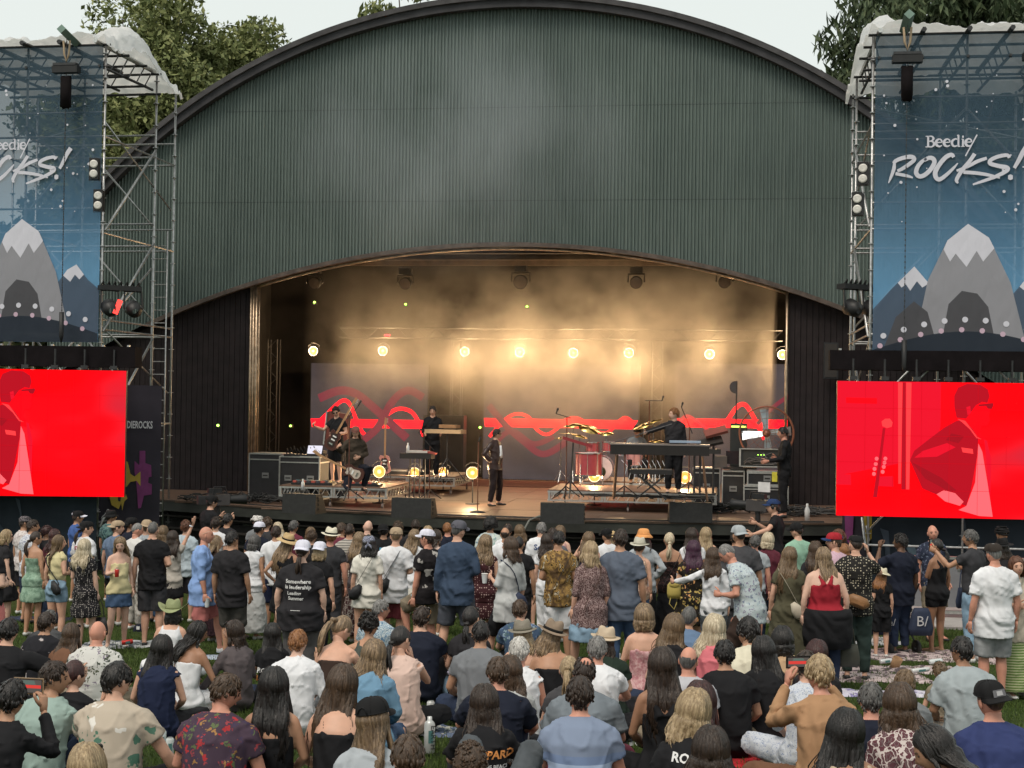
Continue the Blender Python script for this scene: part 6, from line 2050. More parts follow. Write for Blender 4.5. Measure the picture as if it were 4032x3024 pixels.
S(1052,2048, 'man with brown curly hair in front of the stage edge', 'm', ('tee', CHAR),('shorts', BLK2), 'curlyshort', 'b', 'l', 10,15, d=24.4)
S(1100,2056, 'woman with long white blonde hair behind the straw fedora', 'f', ('tee', BLK2),('jeans', JEAN), 'long', 'pl', 'l', 0, d=24.6)
S(1086,2078, 'man in a white tee and navy shorts behind the straw hat woman', 'm', ('tee', WHT),('shorts', NAVYC), 'short', 'db', 't', 5, d=21.4)
S(1158,2048, 'man with dark grey hair and sunglasses in a wine tee', 'm', ('tee', WINE),('shorts', BLK2), 'short', 'dg', 't', 10,25, hat=[('glasses', [FRAME])], d=23.6)
S(1122,2092, 'woman in a black ribboned straw fedora with long hair and black dress', 'f', ('tank', BLK),('dressskirt', BLK), 'xlong', 'mix', 't', 5,15, hat='straw', hatc=[STRAW, RIBBON], hr=14, a=('hip', 'front'), d=19.4)
S(1186,2128, 'large woman in a white mesh cap and black tee printed with small white text', 'f', ('bigtee', BLK2),('pants', F_('grey_sweatpants', (.095,.09,.092))), 'lowpony', 'db', 'p', 2,5, hat='truckerback', hatc=[CAPW, CAPW], wide=1.42, stature=1.72, shoes=SHOEB, d=15.6,
 extra=[print_on([('Somewhere', .062,-.01,1.30, INKW, 0),('is leadership', .062,-.01,1.235, INKW, 0),('Leading', .055,-.05,1.165, INKW, 0),('Summer', .055,-.03,1.105, INKW, 0),('------------', .03,-.02,.985, INKW, 0)])])
S(1250,2135, 'blonde in a white mesh cap and black tee beside the tall text tee', 'f', ('tee', BLK),('leggings', BLK), 'bob', 'bl', 'l', 5,10, hat='truckerback', hatc=[CAPW, CAPW], a=('front', 'down'), d=17.6, wide=1.1)
S(1212,2086, 'fair haired woman between the two white hats', 'f', ('tee', DBROWN),('jeans', JEAN), 'bob', 'lb', 'l', 0, d=23.6)
S(1236,2098, 'brown haired woman just left of the white fedora', 'f', ('tee', BLK2),('jeans', JEAN), 'curlyshort', 'b', 'l', 10, d=22.4)
S(1297,2070, 'man in a white fedora with black band and dark grey tee', 'm', ('tee', CHAR),('pants', F_('graphite_trousers', (.045,.046,.052))), 'short', 'gi', 'r', 0, hat='fedora', hatc=[STRAWW, RIBBON], wide=1.08, hr=6, d=19.8, shoes=SHOEB)
S(1343,2070, 'man with short brown hair and wine coloured collar', 'm', ('polo', WINE),('shorts', BLK2), 'short', 'b', 't', 10,30, d=22.8)
S(1386,2061, 'man with a bald patch in a beige striped tee', 'm', ('tee', P_('beige_stripes', (.42,.39,.35), 'stripes', [(.16,.15,.14)], 1.0)),('pants', DBROWN), 'thin', 'db', 't', 0, wide=1.1, d=21.6)
S(1440,2049, 'shaven headed man in a black tee facing the stage', 'm', ('tee', BLK),('shorts', BLK2), None, 'k', 'p', 5, d=23.2)
S(1419,2096, 'woman with long fair hair behind the paisley bandana', 'f', ('tee', GREYB),('maxi', P_('brown_swirl', (.08,.03,.03), 'veins', [(.42,.36,.32),(.07,.03,.03)], .8)), 'long', 'mix', 'l', 0, d=20.4)
S(1441,2104, 'woman in a paisley bandana, oversized white tee and white shorts', 'f', ('bigtee', WHT2),('minishorts', WHT2), 'shoulder', 'k', 'l', 0,0, hat='bandana', hatc=[P_('paisley', (.07,.075,.12), 'veins', [(.40,.42,.50),(.10,.11,.18)], 2.6)], d=18.6, shoes=SHOET,
 extra=[carry('crossbody', 'black sling bag hanging on the oversized white tee', 'bag', mat='BLK')])
S(1511,2074, 'man in a black backwards cap left of the tan cap', 'm', ('tee', BLK),('shorts', BLK2), 'short', 'k', 't', 0, hat='capback', hatc=[CAPB], d=22.4, extra=[art_on([([(-.05,1.33),(.05,1.33),(.05,1.39),(-.05,1.39)], plain('blue_label', (.10,.35,.55),.5))])])
S(1558,2064, 'man with short brown hair right behind the tan cap', 'm', ('tee', BLK2),('shorts', BLK2), 'curlyshort', 'b', 'l', 0, d=23.8)
S(1549,2077, 'man in a tan cap, white tee and maroon shorts with a black strap', 'm', ('bigtee', WHT),('shorts', F_('brick_shorts', (.16,.035,.045))), 'buzz', 'lb', 'l', 0,0, hat='cap', hatc=[CAPT], a=('front', 'front'), d=19.2, wide=1.02, extra=[carry('crossbody', 'black bag strapped diagonally over the white tee under the tan cap', 'bag', mat='BLK')])
S(1639,2058, 'man with dark hair close to the stage between tan and white caps', 'm', ('tee', BLK2),('shorts', BLK2), 'short', 'db', 't', 0, d=24.4)
S(1620,2084, 'woman with long silver blonde hair and white top left of the white cap', 'f', ('tee', WHT),('skirt', WHT2), 'xlong', 'mix', 'l', 15, d=21.2)
S(1680,2084, 'man in a white cap looking left, black shirt with white birds, stepping in khaki shorts', 'm', ('shirt', P_('bird_shirt', (.014,.012,.014), 'leaf', [(.014,.012,.014),(.014,.012,.014),(.40,.38,.36),(.014,.012,.014)], .45)),('shorts', KHAKI), 'short', 'db', 'r', -48,-12, legs='step', a=('hang', 'down'), hat='cap', hatc=[CAPW, CAPW], d=18.4, wide=1.12, extra=[carry('wristband', 'white wristband on the stepping man in khaki shorts', 'wristband', 'L')])
S(1692,2072, 'blonde woman far in front near the stage cable', 'f', ('tee', BLK2),('jeans', JEAN), 'bob', 'bl', 'l', 0, d=24.2)
S(1716,2086, 'woman with dark hair and blush dress looking right', 'f', ('sleeveless', BLUSH),('skirt', P_('grey_floral', (.20,.16,.15), 'blotch', [(.12,.09,.09),(.30,.25,.24),(.20,.16,.15)], 1.4)), 'shoulder', 'db', 't', 30,30, d=21.4)
S(1768,2070, 'man with thin ginger hair beside the grey cap', 'm', ('tee', NAVY3),('shorts', BLK2), 'thin', 'gi', 'r', 0, d=23.8)
S(1806,2052, 'tall man in a grey cap, indigo long sleeved shirt and grey shorts', 'm', ('longshirt', INDI),('shorts', F_('steel_shorts', (.055,.06,.075))), 'buzz', 'dg', 'l', 5,30, legs='wide', a=('down', 'front'), hat='cap', hatc=[CAPG], stature=1.88, wide=1.06, d=17.9)
S(1930,2040, 'man with black curly hair in a blue and white tropical shirt', 'm', ('shirt', P_('tropical_blue', (.50,.56,.54), 'floral', [(.10,.25,.42),(.20,.42,.38),(.50,.56,.54),(.08,.14,.28)], 1.1)),('shorts', BLK2), 'afro', 'k', 't', 10,20, d=23.6)
S(1905,2104, 'woman with long wavy blonde hair in a maroon dotted dress', 'f', ('sleeveless', P_('maroon_dots', (.055,.018,.022), 'dots', [(.52,.38,.35)], 1.15)),('dressskirt', P_('maroon_dots', (.055,.018,.022), 'dots', [(.52,.38,.35)], 1.15)), 'wavy', 'mix', 'l', 0,0, d=18.9)
S(1986,2076, 'balding man in a white tee behind the pale linen shirt', 'm', ('tee', WHT),('shorts', BLK2), 'fringe', 'db', 't', 0, d=21.8)
S(2011,2062, 'man with brown hair and white tee near the stage steps', 'm', ('tee', WHT),('shorts', BLK2), 'short', 'db', 't', 15, d=23.4)
S(2040,2066, 'woman with straight light brown hair near the stage steps', 'f', ('tee', BLK2),('jeans', JEAN), 'shoulder', 'lb', 'l', 0, d=24.0)
S(1992,2114, 'woman walking left in a long pale linen shirt and black shorts, carrying a drink', 'f', ('blouse', LINEN),('shorts', BLK), 'shoulder', 'b', 'l', -42,-15, legs='walk', a=('hold', 'down'), d=17.0, extra=[carry('cup', 'cup carried by the woman in the pale linen shirt', 'cup', 'L'), carry('crossbody', 'dark shoulder bag on the pale linen shirt', 'bag', mat='NAVY')])
S(2047,2111, 'man with a dark fade haircut, black tee and black trousers', 'm', ('tee', BLK),('pants', BLK2), 'buzz', 'k', 't', 5, stature=1.70, d=19.2, shoes=SHOEB)
S(2128,2056, 'man with brown grey hair in a white tee with blue lettering and red flower', 'm', ('bigtee', WHT),('shorts', BLK2), 'short', 'g', 'l', 0, d=22.8, extra=[print_on([('Sonic', .13,.02,1.32, INKB, 0)]), art_on([([(-.02,1.10),(.10,1.06),(.19,1.12),(.18,1.24),(.08,1.28),(0,1.22)], INKR),([(-.12,1.08),(-.02,1.08),(.0,1.16),(-.08,1.18)], INKO)])])
S(2191,2079, 'man with dark hair and grey tee just behind the gold leaf shirt', 'm', ('tee', F_('mid_grey_tee', (.12,.12,.14))),('pants', KHAKI), 'short', 'db', 't', 0, d=20.8, wide=1.05)
S(2211,2092, 'man in a gold and black leaf print shirt and white shorts', 'm', ('shirt', P_('gold_leaf_shirt', (.36,.22,.07), 'ringleaf', [(.010,.008,.008),(.50,.42,.30),(.10,.06,.03)], .7)),('shorts', WHT), 'short', 'k', 't', 0,10,14, a=('front', 'front'), d=18.0, extra=[carry('strap', 'black strap across the gold leaf print shirt', 'strap', mat='BLK')])
S(2216,2070, 'woman with greenish blonde hair and pink top near the apron', 'f', ('tank', F_('dusty_pink', (.42,.24,.24))),('jeans', JEAN), 'bob', 'lb', 'p', 5, d=23.4)
S(2164,2102, 'woman with long dark hair in white top and white trousers', 'f', ('tee', WHT),('jeans', WHT), 'wavy', 'db', 'l', 0, d=20.4)
S(2322,2095, 'woman with long auburn blonde hair in a navy dress holding something up', 'f', ('tank', NAVYC),('maxi', NAVYC), 'long', 'lb', 'l', 0, a=('phone', 'hang'), d=20.8)
S(2318,2133, 'woman with straight blonde bob in a brown vein print tunic, walking left', 'f', ('blouse', P_('vein_tunic', (.085,.045,.045), 'veins', [(.34,.25,.24),(.11,.06,.06),(.075,.04,.04)], 2.0)),('skirt', LJEAN), 'shoulder', 'bl', 'l', -22,-8, legs='walk', a=('down', 'down'), d=16.4, wide=1.12, extra=[carry('strap', 'thin brown strap over the vein print tunic', 'strap', mat='BRN')])
S(2398,2090, 'man in a black cap and white tee left of the slate shirt', 'm', ('tee', WHT),('shorts', BLK2), 'buzz', 'db', 't', -10,-20, hat='cap', hatc=[CAPB], d=22.0)
S(2426,2100, 'person in a pale straw hat hidden behind the slate shirt', 'f', ('tank', CREAM),('jeans', JEAN), 'shoulder', 'bl', 'l', 0, hat='straw', hatc=[STRAW, RIBBON], d=23.4)
S(2458,2083, 'large man in a slate blue short sleeved shirt and blue jeans', 'm', ('bigtee', SLATE),('jeans', JEAN), 'short', 'db', 't', 5, legs='relax', stature=1.86, wide=1.14, d=16.6)
S(2505,2108, 'person in a cream fedora next to the slate shirt', 'f', ('tank', P_('peach_print', (.44,.30,.22), 'blotch', [(.30,.18,.13),(.55,.42,.34),(.44,.30,.22)], 1.2)),('jeans', JEAN), 'short', 'b', 'l', 10,15, hat='fedora', hatc=[F_('cream_felt', (.50,.48,.40)), F_('beige_band', (.35,.33,.27))], d=19.6)
S(2535,2078, 'woman in an orange bucket hat, grey hoodie and black shorts', 'f', ('hoodie', LGREY),('shorts', BLK), 'shoulder', 'db', 'l', 5,0, a=('hip', 'hip'), hat='bucket', hatc=[ORNG], d=20.2)
S(2648,2098, 'woman with a blonde ponytail and bare back in a black dress', 'f', ('tube', P_('black_lace', (.014,.010,.010), 'blotch', [(.06,.03,.03),(.014,.010,.010),(.03,.015,.015)], 2)),('maxi', BLK), 'lowpony', 'pl', 't', 0, d=20.6, extra=[carry('strap', 'thin dark strap across the bare back of the ponytail blonde', 'strap', mat='BLK')])
S(2732,2079, 'woman with long dark brown hair in a white tee', 'f', ('tee', WHT),('jeans', JEAN), 'long', 'db', 't', 0, stature=1.74, wide=1.08, d=21.2)
S(2788,2076, 'woman with long honey blonde hair by the stage apron', 'f', ('tank', BLK2),('jeans', DJEAN), 'long', 'bl', 'l', 5, stature=1.72, d=22.4)
S(2718,2129, 'woman with purple hair in a black and yellow sunflower dress', 'f', ('tee', P_('sunflower', (.016,.013,.010), 'floral', [(.50,.38,.13),(.016,.013,.010),(.42,.30,.10),(.55,.28,.12)], .80)),('dressskirt', P_('sunflower', (.016,.013,.010), 'floral', [(.50,.38,.13),(.016,.013,.010),(.42,.30,.10),(.55,.28,.12)], .80)), 'long', 'pu', 'l', 0,0, a=('hold', 'down'), d=18.4, wide=1.1,
 extra=[carry('backpack', 'small yellow backpack carried on one arm', 'backpack', 'L'), carry('can', 'silver drink can held by the purple haired woman', 'can', 'L', col='silver')])
S(2818,2156, 'woman with sleek dark hair, white long sleeved top and grey jeans', 'f', ('long', WHT),('jeans', WGREY), 'long', 'b', 'l', 0,0, a=('wide', 'down'), d=17.6)
S(2925,2070, 'tall man in a light grey cap and dark grey shirt', 'm', ('bigtee', DGREY),('pants', F_('graphite_trousers', (.045,.046,.052))), 'buzz', 'db', 't', -10,-12, hat='capback', hatc=[CAPLG], stature=1.9, wide=1.12, d=18.6)
S(2882,2094, 'dark haired woman left of the light grey cap', 'f', ('tee', BLK2),('jeans', DJEAN), 'short', 'k', 't', 10, hat=[('sunnies', [FRAME])], d=22.6)
S(2966,2105, 'man with dark grey hair in a white shirt behind the downcast man', 'm', ('tee', LGREY),('shorts', BLK2), 'short', 'dg', 'r', 5,15, d=20.4)
S(3028,2098, 'woman with a blonde bob in plum top and pink cardigan', 'f', ('tee', MARO),('jeans', DJEAN), 'bob', 'pl', 'l', 5, d=21.0, wide=1.1)
S(2872,2147, 'man looking down in a pale blue floral shirt, walking left', 'm', ('shirt', P_('pale_floral', (.44,.50,.52), 'floral', [(.17,.20,.28),(.34,.42,.46),(.20,.16,.25)], 1.1)),('shorts', DBROWN), 'buzz', 'g', 'r', -70,-8,38, sp='bow', legs='walk', a=('front', 'hang'), wide=1.2, stature=1.86, d=16.2, extra=[carry('wristband', 'blue paper wristband on the man looking down', 'wristband', 'R')])
S(3098,2153, 'woman with long light brown hair in an olive midi dress', 'f', ('tee', OLIVE),('maxi', OLIVE), 'xlong', 'lb', 'l', 2,0, a=('down', 'front'), wide=1.12, d=16.8, extra=[carry('crossbody', 'cream crossbody purse on the olive dress', 'bag', mat='CRM')])
S(3148,2060, 'man in a black cap and mint green tee looking left', 'm', ('tee', MINT),('shorts', BLK2), 'buzz', 'db', 'l', -15,-30, hat='cap', hatc=[CAPB], stature=1.84, d=21.4)
S(3195,2130, 'woman with long ash brown hair in a black band tee', 'f', ('tee', BLK2),('jeans', DJEAN), 'long', 'b', 'l', 5,0, d=18.8, extra=[carry('tote', 'black and cream striped bag beside the ash haired woman', 'bag', mat='CRM')])
S(3270,2098, 'man in a red and white cap and pink shirt, laughing to the left', 'm', ('tee', F_('pale_pink_cotton', (.56,.38,.46))),('shorts', BLK2), 'short', 'b', 'l', -35,-38, hat='cap', hatc=[CAPR, CAPN], stature=1.84, d=18.8)
S(3293,2092, 'person with curly auburn hair behind the red cap', 'f', ('tee', NAVY3),('jeans', DJEAN), 'afro', 'au', 'l', -10, d=22.0)
S(3322,2146, 'person with orange hair in a dark jacket beside the dotted shirt', 'f', ('long', NAVY3),('jeans', DJEAN), 'long', 'gi', 'l', 10, d=20.4)
S(3260,2155, 'woman with long fair hair in a red racer tank, black skirt and leggings', 'f', ('racer', REDC),('leggings', DJEAN), 'long', 'mix', 'p', 0,-25, a=('down', 'down'), wide=1.38, d=16.2, extra=[carry('wrapskirt', 'black wrap tied round the waist over dark leggings', 'wrap'), carry('tote', 'olive shoulder bag beside the red tank top', 'bag', mat='OLV')])
S(3377,2108, 'man in a black hat, black shirt with cream dots and green trousers', 'm', ('shirt', P_('cream_dots', (.016,.015,.014), 'dots', [(.52,.47,.36)], 1.25)),('pants', FOREST), 'buzz', 'db', 'l', 15,-22, hat='flatcap', hatc=[CAPB], a=('front', 'phone'), wide=1.1, stature=1.84, d=17.2, shoes=SHOEB, extra=[carry('fanny', 'tan leather waist bag worn at the back over the dotted shirt', 'bag')])
S(3470,2232, 'small person in a cream sun hat with orange brown hair beside the stroller', 'f', ('tee', BLK),('shorts', BLK), 'long', 'gi', 'l', 0,20, hat='straw', hatc=[CREAM, CREAM], stature=1.32, hr=10, d=19.6, scale=.76)
S(3538,2102, 'man with dark curly hair and beard in a navy shirt with white sleeve stripes', 'm', ('bigtee', NAVY3),('jeans', DJEAN), 'curlyshort', 'k', 'd', -25,-28, a=('phone', 'down'), wide=1.15, d=20.0)
S(3692,2068, 'bald man facing the camera in a navy floral shirt by the barrier', 'm', ('shirt', P_('navy_floral', (.020,.026,.048), 'floral', [(.14,.17,.24),(.020,.026,.048),(.10,.10,.16)], 1.3)),('shorts', KHAKI), None, 'g', 'r', 172,15, stature=1.84, shoes=SHOEB, d=21.6)
S(3682,2120, 'woman in a black romper and sunglasses with black ponytail, turned left', 'f', ('racer', BLK),('minishorts', BLK), 'lowpony', 'k', 'm', -30,-30, a=('cross', 'down'), hat=[('glasses', [FRAME])], d=20.2, wide=1.05, shoes=SHOET)
S(3836,2084, 'man with grey flecked hair filming with a phone, charcoal tee and jeans', 'm', ('tee', CHAR),('jeans', LJEAN), 'short', 'dg', 't', -40,-20, a=('point', 'hold'), stature=1.84, d=19.2, extra=[carry('phone', 'phone raised in one hand in front of the dark banner', 'phone', 'L'), carry('tote', 'navy tote bag hanging beside the man with the raised phone', 'tote bag', 'R', mat='NAVY'), carry('bottle', 'white bottle held by the man with the raised phone', 'bottle', 'R')])
S(3932,2076, 'bearded man in a black turban facing the camera', 'm', ('jacket', BLK),('pants', BLK), None, 'k', 'm', 150,0, hat='turban', hatc=[CAPB], d=22.4)
S(3936,2114, 'person in a wide black hat and black hooded jacket', 'f', ('jacket', BLK2),('pants', BLK), 'shoulder', 'db', 'l', -15,0, hat='widehat', hatc=[CAPB], d=20.8)
S(3909,2138, 'large man in a plain white tee, dark flat cap and grey denim shorts', 'm', ('bigtee', WHT),('shorts', GJEAN), 'buzz', 'g', 'r', -5,-10, hat='flatcap', hatc=[F_('brown_wool', (.035,.028,.024))], stature=1.84, wide=1.16, d=15.6, shoes=GREY)
S(4016,2192, 'smiling woman facing the camera in cream sweater and green striped trousers', 'f', ('blouse', F_('cream_sweater', (.50,.44,.36))),('widepants', P_('green_stripe_trousers', (.12,.20,.05), 'stripes', [(.42,.45,.26)], 1.2)), 'shoulder', 'au', 'l', 160,20, a=('front', 'front'), d=15.9)
# seated crowd, far to near
T(678,2352, 'woman in a sage green cowboy hat and white tank seen from behind', 'f', ('tank', WHT),('shorts', WHT), 'bob', 'k', 'l', 0, hat='cowboy', hatc=[SAGEF, F_('sage_band', (.18,.20,.10))], sp='sit', d=16.2)
T(190,2404, 'man with dark hair in a grey tee, second row at the left', 'm', ('tee', F_('dim_grey_tee', (.075,.075,.08))),('shorts', DJEAN), 'short', 'dg', 't', -10, sp='slouch', a=('knees', 'knees'), legs='knees', d=16.0)
T(186,2428, 'man with wavy dark hair in a black shirt with a white flower', 'm', ('shirt', P_('black_bloom', (.014,.014,.018), 'leaf', [(.014,.014,.018),(.40,.36,.36),(.014,.014,.018)], .5)),('shorts', BLK2), 'medium', 'db', 't', 5,20, d=14.6)
T(24,2432, 'man in a black tee with pink print, arm stretched out at the left edge', 'm', ('bigtee', BLK),('shorts', BLK2), 'short', 'k', 'l', 0,0, a=('lap', 'wide'), wide=1.15, d=12.2, extra=[print_on([('LEPPARD', .10,.04,.36, INKP, .15)])])
T(276,2458, 'woman with long brown hair and terracotta top left of the bald man', 'f', ('blouse', BROWN),('pants', BROWN), 'long', 'b', 'l', 15,0, legs='side', a=('side', 'lap'), hat=[('sunnies', [FRAME])], d=13.6)
T(392,2456, 'bald man in a white shirt printed with dark palm trees', 'm', ('shirt', P_('palm_white', (.52,.52,.50), 'leaf', [(.045,.055,.042),(.52,.52,.50),(.20,.17,.22),(.07,.08,.05)], .95)),('shorts', KHAKI), None, 'g', 'r', 0,10, hat=[('glasses', [TORT, FRAME])], wide=1.2, d=12.9)
T(202,2600, 'man with dark hair in profile, sage green tee, front left', 'm', ('long', SAGE),('jeans', DJEAN), 'short', 'db', 't', 15,66, wide=1.08, d=9.3, legs='knees', a=('lap', 'knees'))
T(306,2628, 'woman with dark red hair and black top beside the sage tee', 'f', ('tee', BLK),('jeans', DJEAN), 'lowpony', 'dr', 'l', 0,40, d=10.0)
T(470,2608, 'man with wavy dark hair and glasses in a beige palm tree shirt', 'm', ('shirt', P_('palm_beige', (.43,.37,.30), 'leaf', [(.08,.18,.13),(.43,.37,.30),(.62,.60,.56),(.43,.37,.30)], .62)),('shorts', BLK2), 'medium', 'k', 'l', 0,38,8, a=('chin', 'side'), wide=1.15, hat=[('glasses', [FRAME])], d=9.0)
T(632,2498, 'woman with very long straight black hair in a navy blouse', 'f', ('sleeveless', NAVYC),('maxi', BLK), 'xlong', 'k', 'l', 0, d=11.6, wide=1.08)
T(768,2448, 'woman with dark skin and long dark hair in a white dress, turned right', 'f', ('cami', WHT),('maxi', WHT), 'wavy', 'k', 'm', 25,38,14, a=('lap', 'side'), legs='side', d=13.4)
T(912,2442, 'woman in a taupe long sleeved top and white trousers looking left', 'f', ('long', GREYB),('widepants', WHT), 'shoulder', 'db', 'l', -40,-42, a=('side', 'lap'), legs='side', hat=[('sunnies', [FRAME])], d=13.6)
T(1072,2456, 'woman with long black hair in a black tee with orange print', 'f', ('tee', BLK),('jeans', DJEAN), 'xlong', 'k', 't', -10,0, d=14.2, extra=[print_on([('ROCKS!', .07,-.05,.42, INKW, .2),('LEPPARD', .08,-.02,.33, INKO, .15)])])
T(1184,2500, 'man with ginger hair in a plain white long sleeved shirt', 'm', ('longshirt', WHT),('shorts', KHAKI), 'short', 'gi', 'p', 5,8, d=11.9)
T(1342,2426, 'woman with a high ponytail and bare back looking down at her phone', 'f', ('tube', DBROWN),('shorts', DBROWN), 'pony', 'mix', 'l', 10,35,28, a=('lap', 'knees'), sp='slouch', d=13.2)
T(1448,2414, 'woman with dark curly pinned up hair in a grey green tank', 'f', ('tank', GRGRN),('shorts', BLK2), 'updo', 'k', 't', 0,20, a=('wide', 'lap'), d=14.0, wide=1.05)
T(1494,2360, 'man with silver hair in a blue patterned shirt looking right', 'm', ('shirt', P_('blue_geo', (.46,.52,.54), 'veins', [(.10,.19,.30),(.40,.48,.52),(.14,.24,.34)], 1.2)),('shorts', KHAKI), 'short', 'g', 'r', 20,45, d=16.6)
T(1667,2385, 'man with dark hair and navy tee, sunglasses on his head', 'm', ('tee', NAVY3),('shorts', BLK2), 'short', 'db', 'l', 5,10, legs='knees', a=('knees', 'knees'), hat=[('sunnies', [TORT, FRAME])], wide=1.1, d=14.6)
T(1584,2468, 'woman with a dark curly ponytail in a blush sleeveless top, hand on cheek', 'f', ('sleeveless', BLUSH),('pants', BLK), 'lowpony', 'k', 'l', 0,35,12, a=('chin', 'chin'), legs='cross', d=11.9, wide=1.15)
T(1468,2518, 'woman with long wavy highlighted hair in a chambray shirt', 'f', ('longshirt', CHAM),('jeans', JEAN), 'wavy', 'mix', 'l', 10,0, legs='side', a=('lap', 'lap'), d=11.0, wide=1.08)
T(1080,2628, 'woman with long straight black hair in a black tube top and white trousers', 'f', ('tube', BLK),('pants', WHT2), 'xlong', 'k', 't', 0,0, sp='upright', a=('lap', 'lap'), hat=[('sunnies', [FRAME])], d=8.8)
T(1332,2618, 'woman with long dark brown hair in a black halter tied with a bow', 'f', ('halter', BLK),('shorts', CREAM), 'xlong', 'b', 'l', 0,10, a=('lap', 'side'), d=8.9, hv=1)
T(1472,2752, 'woman in a black cap with very long light brown hair and pale grey tee', 'f', ('tee', LGREY),('shorts', BLK2), 'xlong', 'lb', 'l', 5,20, hat='cap', hatc=[CAPB], d=7.6, hr=-8)
T(876,2652, 'man with brown hair in a red floral shirt, looking down to the right', 'm', ('shirt', P_('red_floral', (.055,.035,.055), 'floral', [(.34,.03,.035),(.10,.13,.06),(.30,.16,.06),(.05,.035,.07),(.28,.05,.06)], .95)),('shorts', BLK2), 'short', 'b', 'r', 10,55,16, wide=1.2, d=8.7, legs='knees')
T(1846,2374, 'woman with a dark ponytail in a black tee left of the grey polo', 'f', ('tee', BLK2),('shorts', LJEAN), 'lowpony', 'k', 'l', 0,20, d=14.6, hat=[('sunnies', [FRAME])])
T(1893,2442, 'man in a grey polo with black collar, dark thinning hair', 'm', ('polo', F_('polo_grey', (.16,.17,.185))),('shorts', DJEAN), 'thin', 'k', 't', 0,0, wide=1.15, d=12.6)
T(2058,2360, 'man with brown hair in a blue tropical shirt behind the grey fedora', 'm', ('shirt', P_('deep_tropical', (.045,.075,.13), 'floral', [(.22,.30,.34),(.06,.11,.10),(.16,.22,.34)], 1.0)),('shorts', BLK2), 'short', 'b', 'l', 0,20, legs='knees', a=('knees', 'knees'), d=16.4)
T(2166,2388, 'small child with a blonde top bun and black top', 'f', ('tank', BLK),('shorts', BLK2), 'bun', 'bl', 'l', 5,0, d=15.6, scale=.72)
T(2053,2432, 'woman in a grey felt fedora with blonde hair and bare shoulders', 'f', ('tube', LINEN),('shorts', LJEAN), 'shoulder', 'bl', 'l', 0,5, hat='fedora', hatc=[FELT, F_('felt_band', (.14,.13,.10))], hr=-6, d=13.4)
T(2172,2432, 'woman in a tilted brown fedora and black tube top', 'f', ('tube', BLK),('shorts', BROWN), 'shoulder', 'mix', 't', 0,0, hat='fedora', hatc=[FELTB, RIBBON], hr=18, d=12.8)
T(2045,2506, 'person with short silver white hair in a white sleeveless top', 'f', ('sleeveless', WHT),('shorts', WHT2), 'short', 'w', 'r', 0,10, a=('lap', 'hold'), d=11.3, wide=1.12)
T(2008,2582, 'woman with long wavy brown hair leaning on the man in navy', 'f', ('tee', LINEN),('shorts', BLK2), 'wavy', 'b', 'l', -5,0, d=10.4, hv=2)
T(1952,2584, 'man with short brown hair in a dark navy shirt with patterned collar', 'm', ('bigtee', NAVY3),('shorts', DJEAN), 'short', 'b', 'r', 0,0, legs='knees', a=('knees', 'knees'), wide=1.12, d=10.0)
T(1906,2696, 'woman with long dark hair in a black festival tee with orange logo', 'f', ('bigtee', BLK),('shorts', BLK2), 'long', 'db', 'l', -3,0, legs='knees', a=('knees', 'knees'), d=8.7,
 extra=[print_on([('LEPPARD', .075,.05,.50, INKO, .12),('PEOPLE - THE BEACHES', .036,.02,.435, INKW, 0),('BEATERS - CHILLIWACK', .032,.02,.395, INKW, 0),('WILLIE - HOWLING BELLS', .022,.02,.365, INKW, 0),('DELOVE - JON', .022,.0,.335, INKW, 0)])])
T(2388,2458, 'person in a cream felt hat and dark green shirt', 'f', ('shirt', DGRN),('shorts', BLK2), 'shoulder', 'db', 'l', 0,5, hat='fedora', hatc=[F_('cream_felt2', (.52,.42,.31)), F_('cream_felt3', (.45,.36,.26))], d=12.8, wide=1.15)
T(2353,2502, 'man with grey brown hair in a white tee with turquoise band', 'm', ('polo', WHT),('shorts', BLK2), 'short', 'g', 'r', 5,10, a=('knees', 'knees'), wide=1.08, d=11.6, extra=[art_on([([(-.17,.14),(.17,.14),(.17,.28),(-.17,.28)], plain('turquoise_print', (.11,.34,.38),.8))])])
T(2234,2582, 'woman with a blonde ponytail in a dark grey tee', 'f', ('tee', DGREY),('shorts', BLK2), 'pony', 'bl', 'l', 0,8, d=10.6)
T(2302,2585, 'man with a bald crown, sunglasses on his head and grey blue tee', 'm', ('bigtee', F_('grey_blue_tee', (.16,.185,.21))),('shorts', WINE), 'crown', 'db', 'r', 0,0, hat=[('sunnies', [FRAME])], wide=1.2, d=10.0)
T(2284,2662, 'man with dark hair in a blue shirt fading to white stripes', 'm', ('shirt', P_('fading_stripes', (.2,.2,.3), 'bands', [(0,(.55,.48,.44)),(.33,(.52,.52,.55)),(.39,(.33,.42,.58)),(.455,(.16,.22,.36)),(.505,(.19,.235,.33))], 1)),('shorts', WINE), 'medium', 'db', 'r', 0,0, wide=1.12, d=8.7)
T(1838,2962, 'person lying back at the bottom edge with grey jeans and raised knees', 'm', ('tee', BLK2),('jeans', WGREY), 'curlyshort', 'b', 'l', 12,0, sp='recline', legs='kneesup', a=('lean', 'lean'), d=7.5, scale=1.05)
T(2537,2356, 'woman with a fair bob in a strappy pink floral dress', 'f', ('cami', P_('pink_floral', (.50,.27,.28), 'blotch', [(.40,.18,.20),(.60,.40,.40),(.50,.27,.28)], 1.6)),('maxi', P_('pink_floral', (.50,.27,.28), 'blotch', [(.40,.18,.20),(.60,.40,.40),(.50,.27,.28)], 1.6)), 'bob', 'mix', 'l', 0,10, sp='upright', d=14.8)
T(2641,2412, 'woman with long reddish blonde hair in a black tee', 'f', ('tee', BLK),('jeans', DJEAN), 'long', 'lb', 'p', 0,5, hv=1, d=13.4)
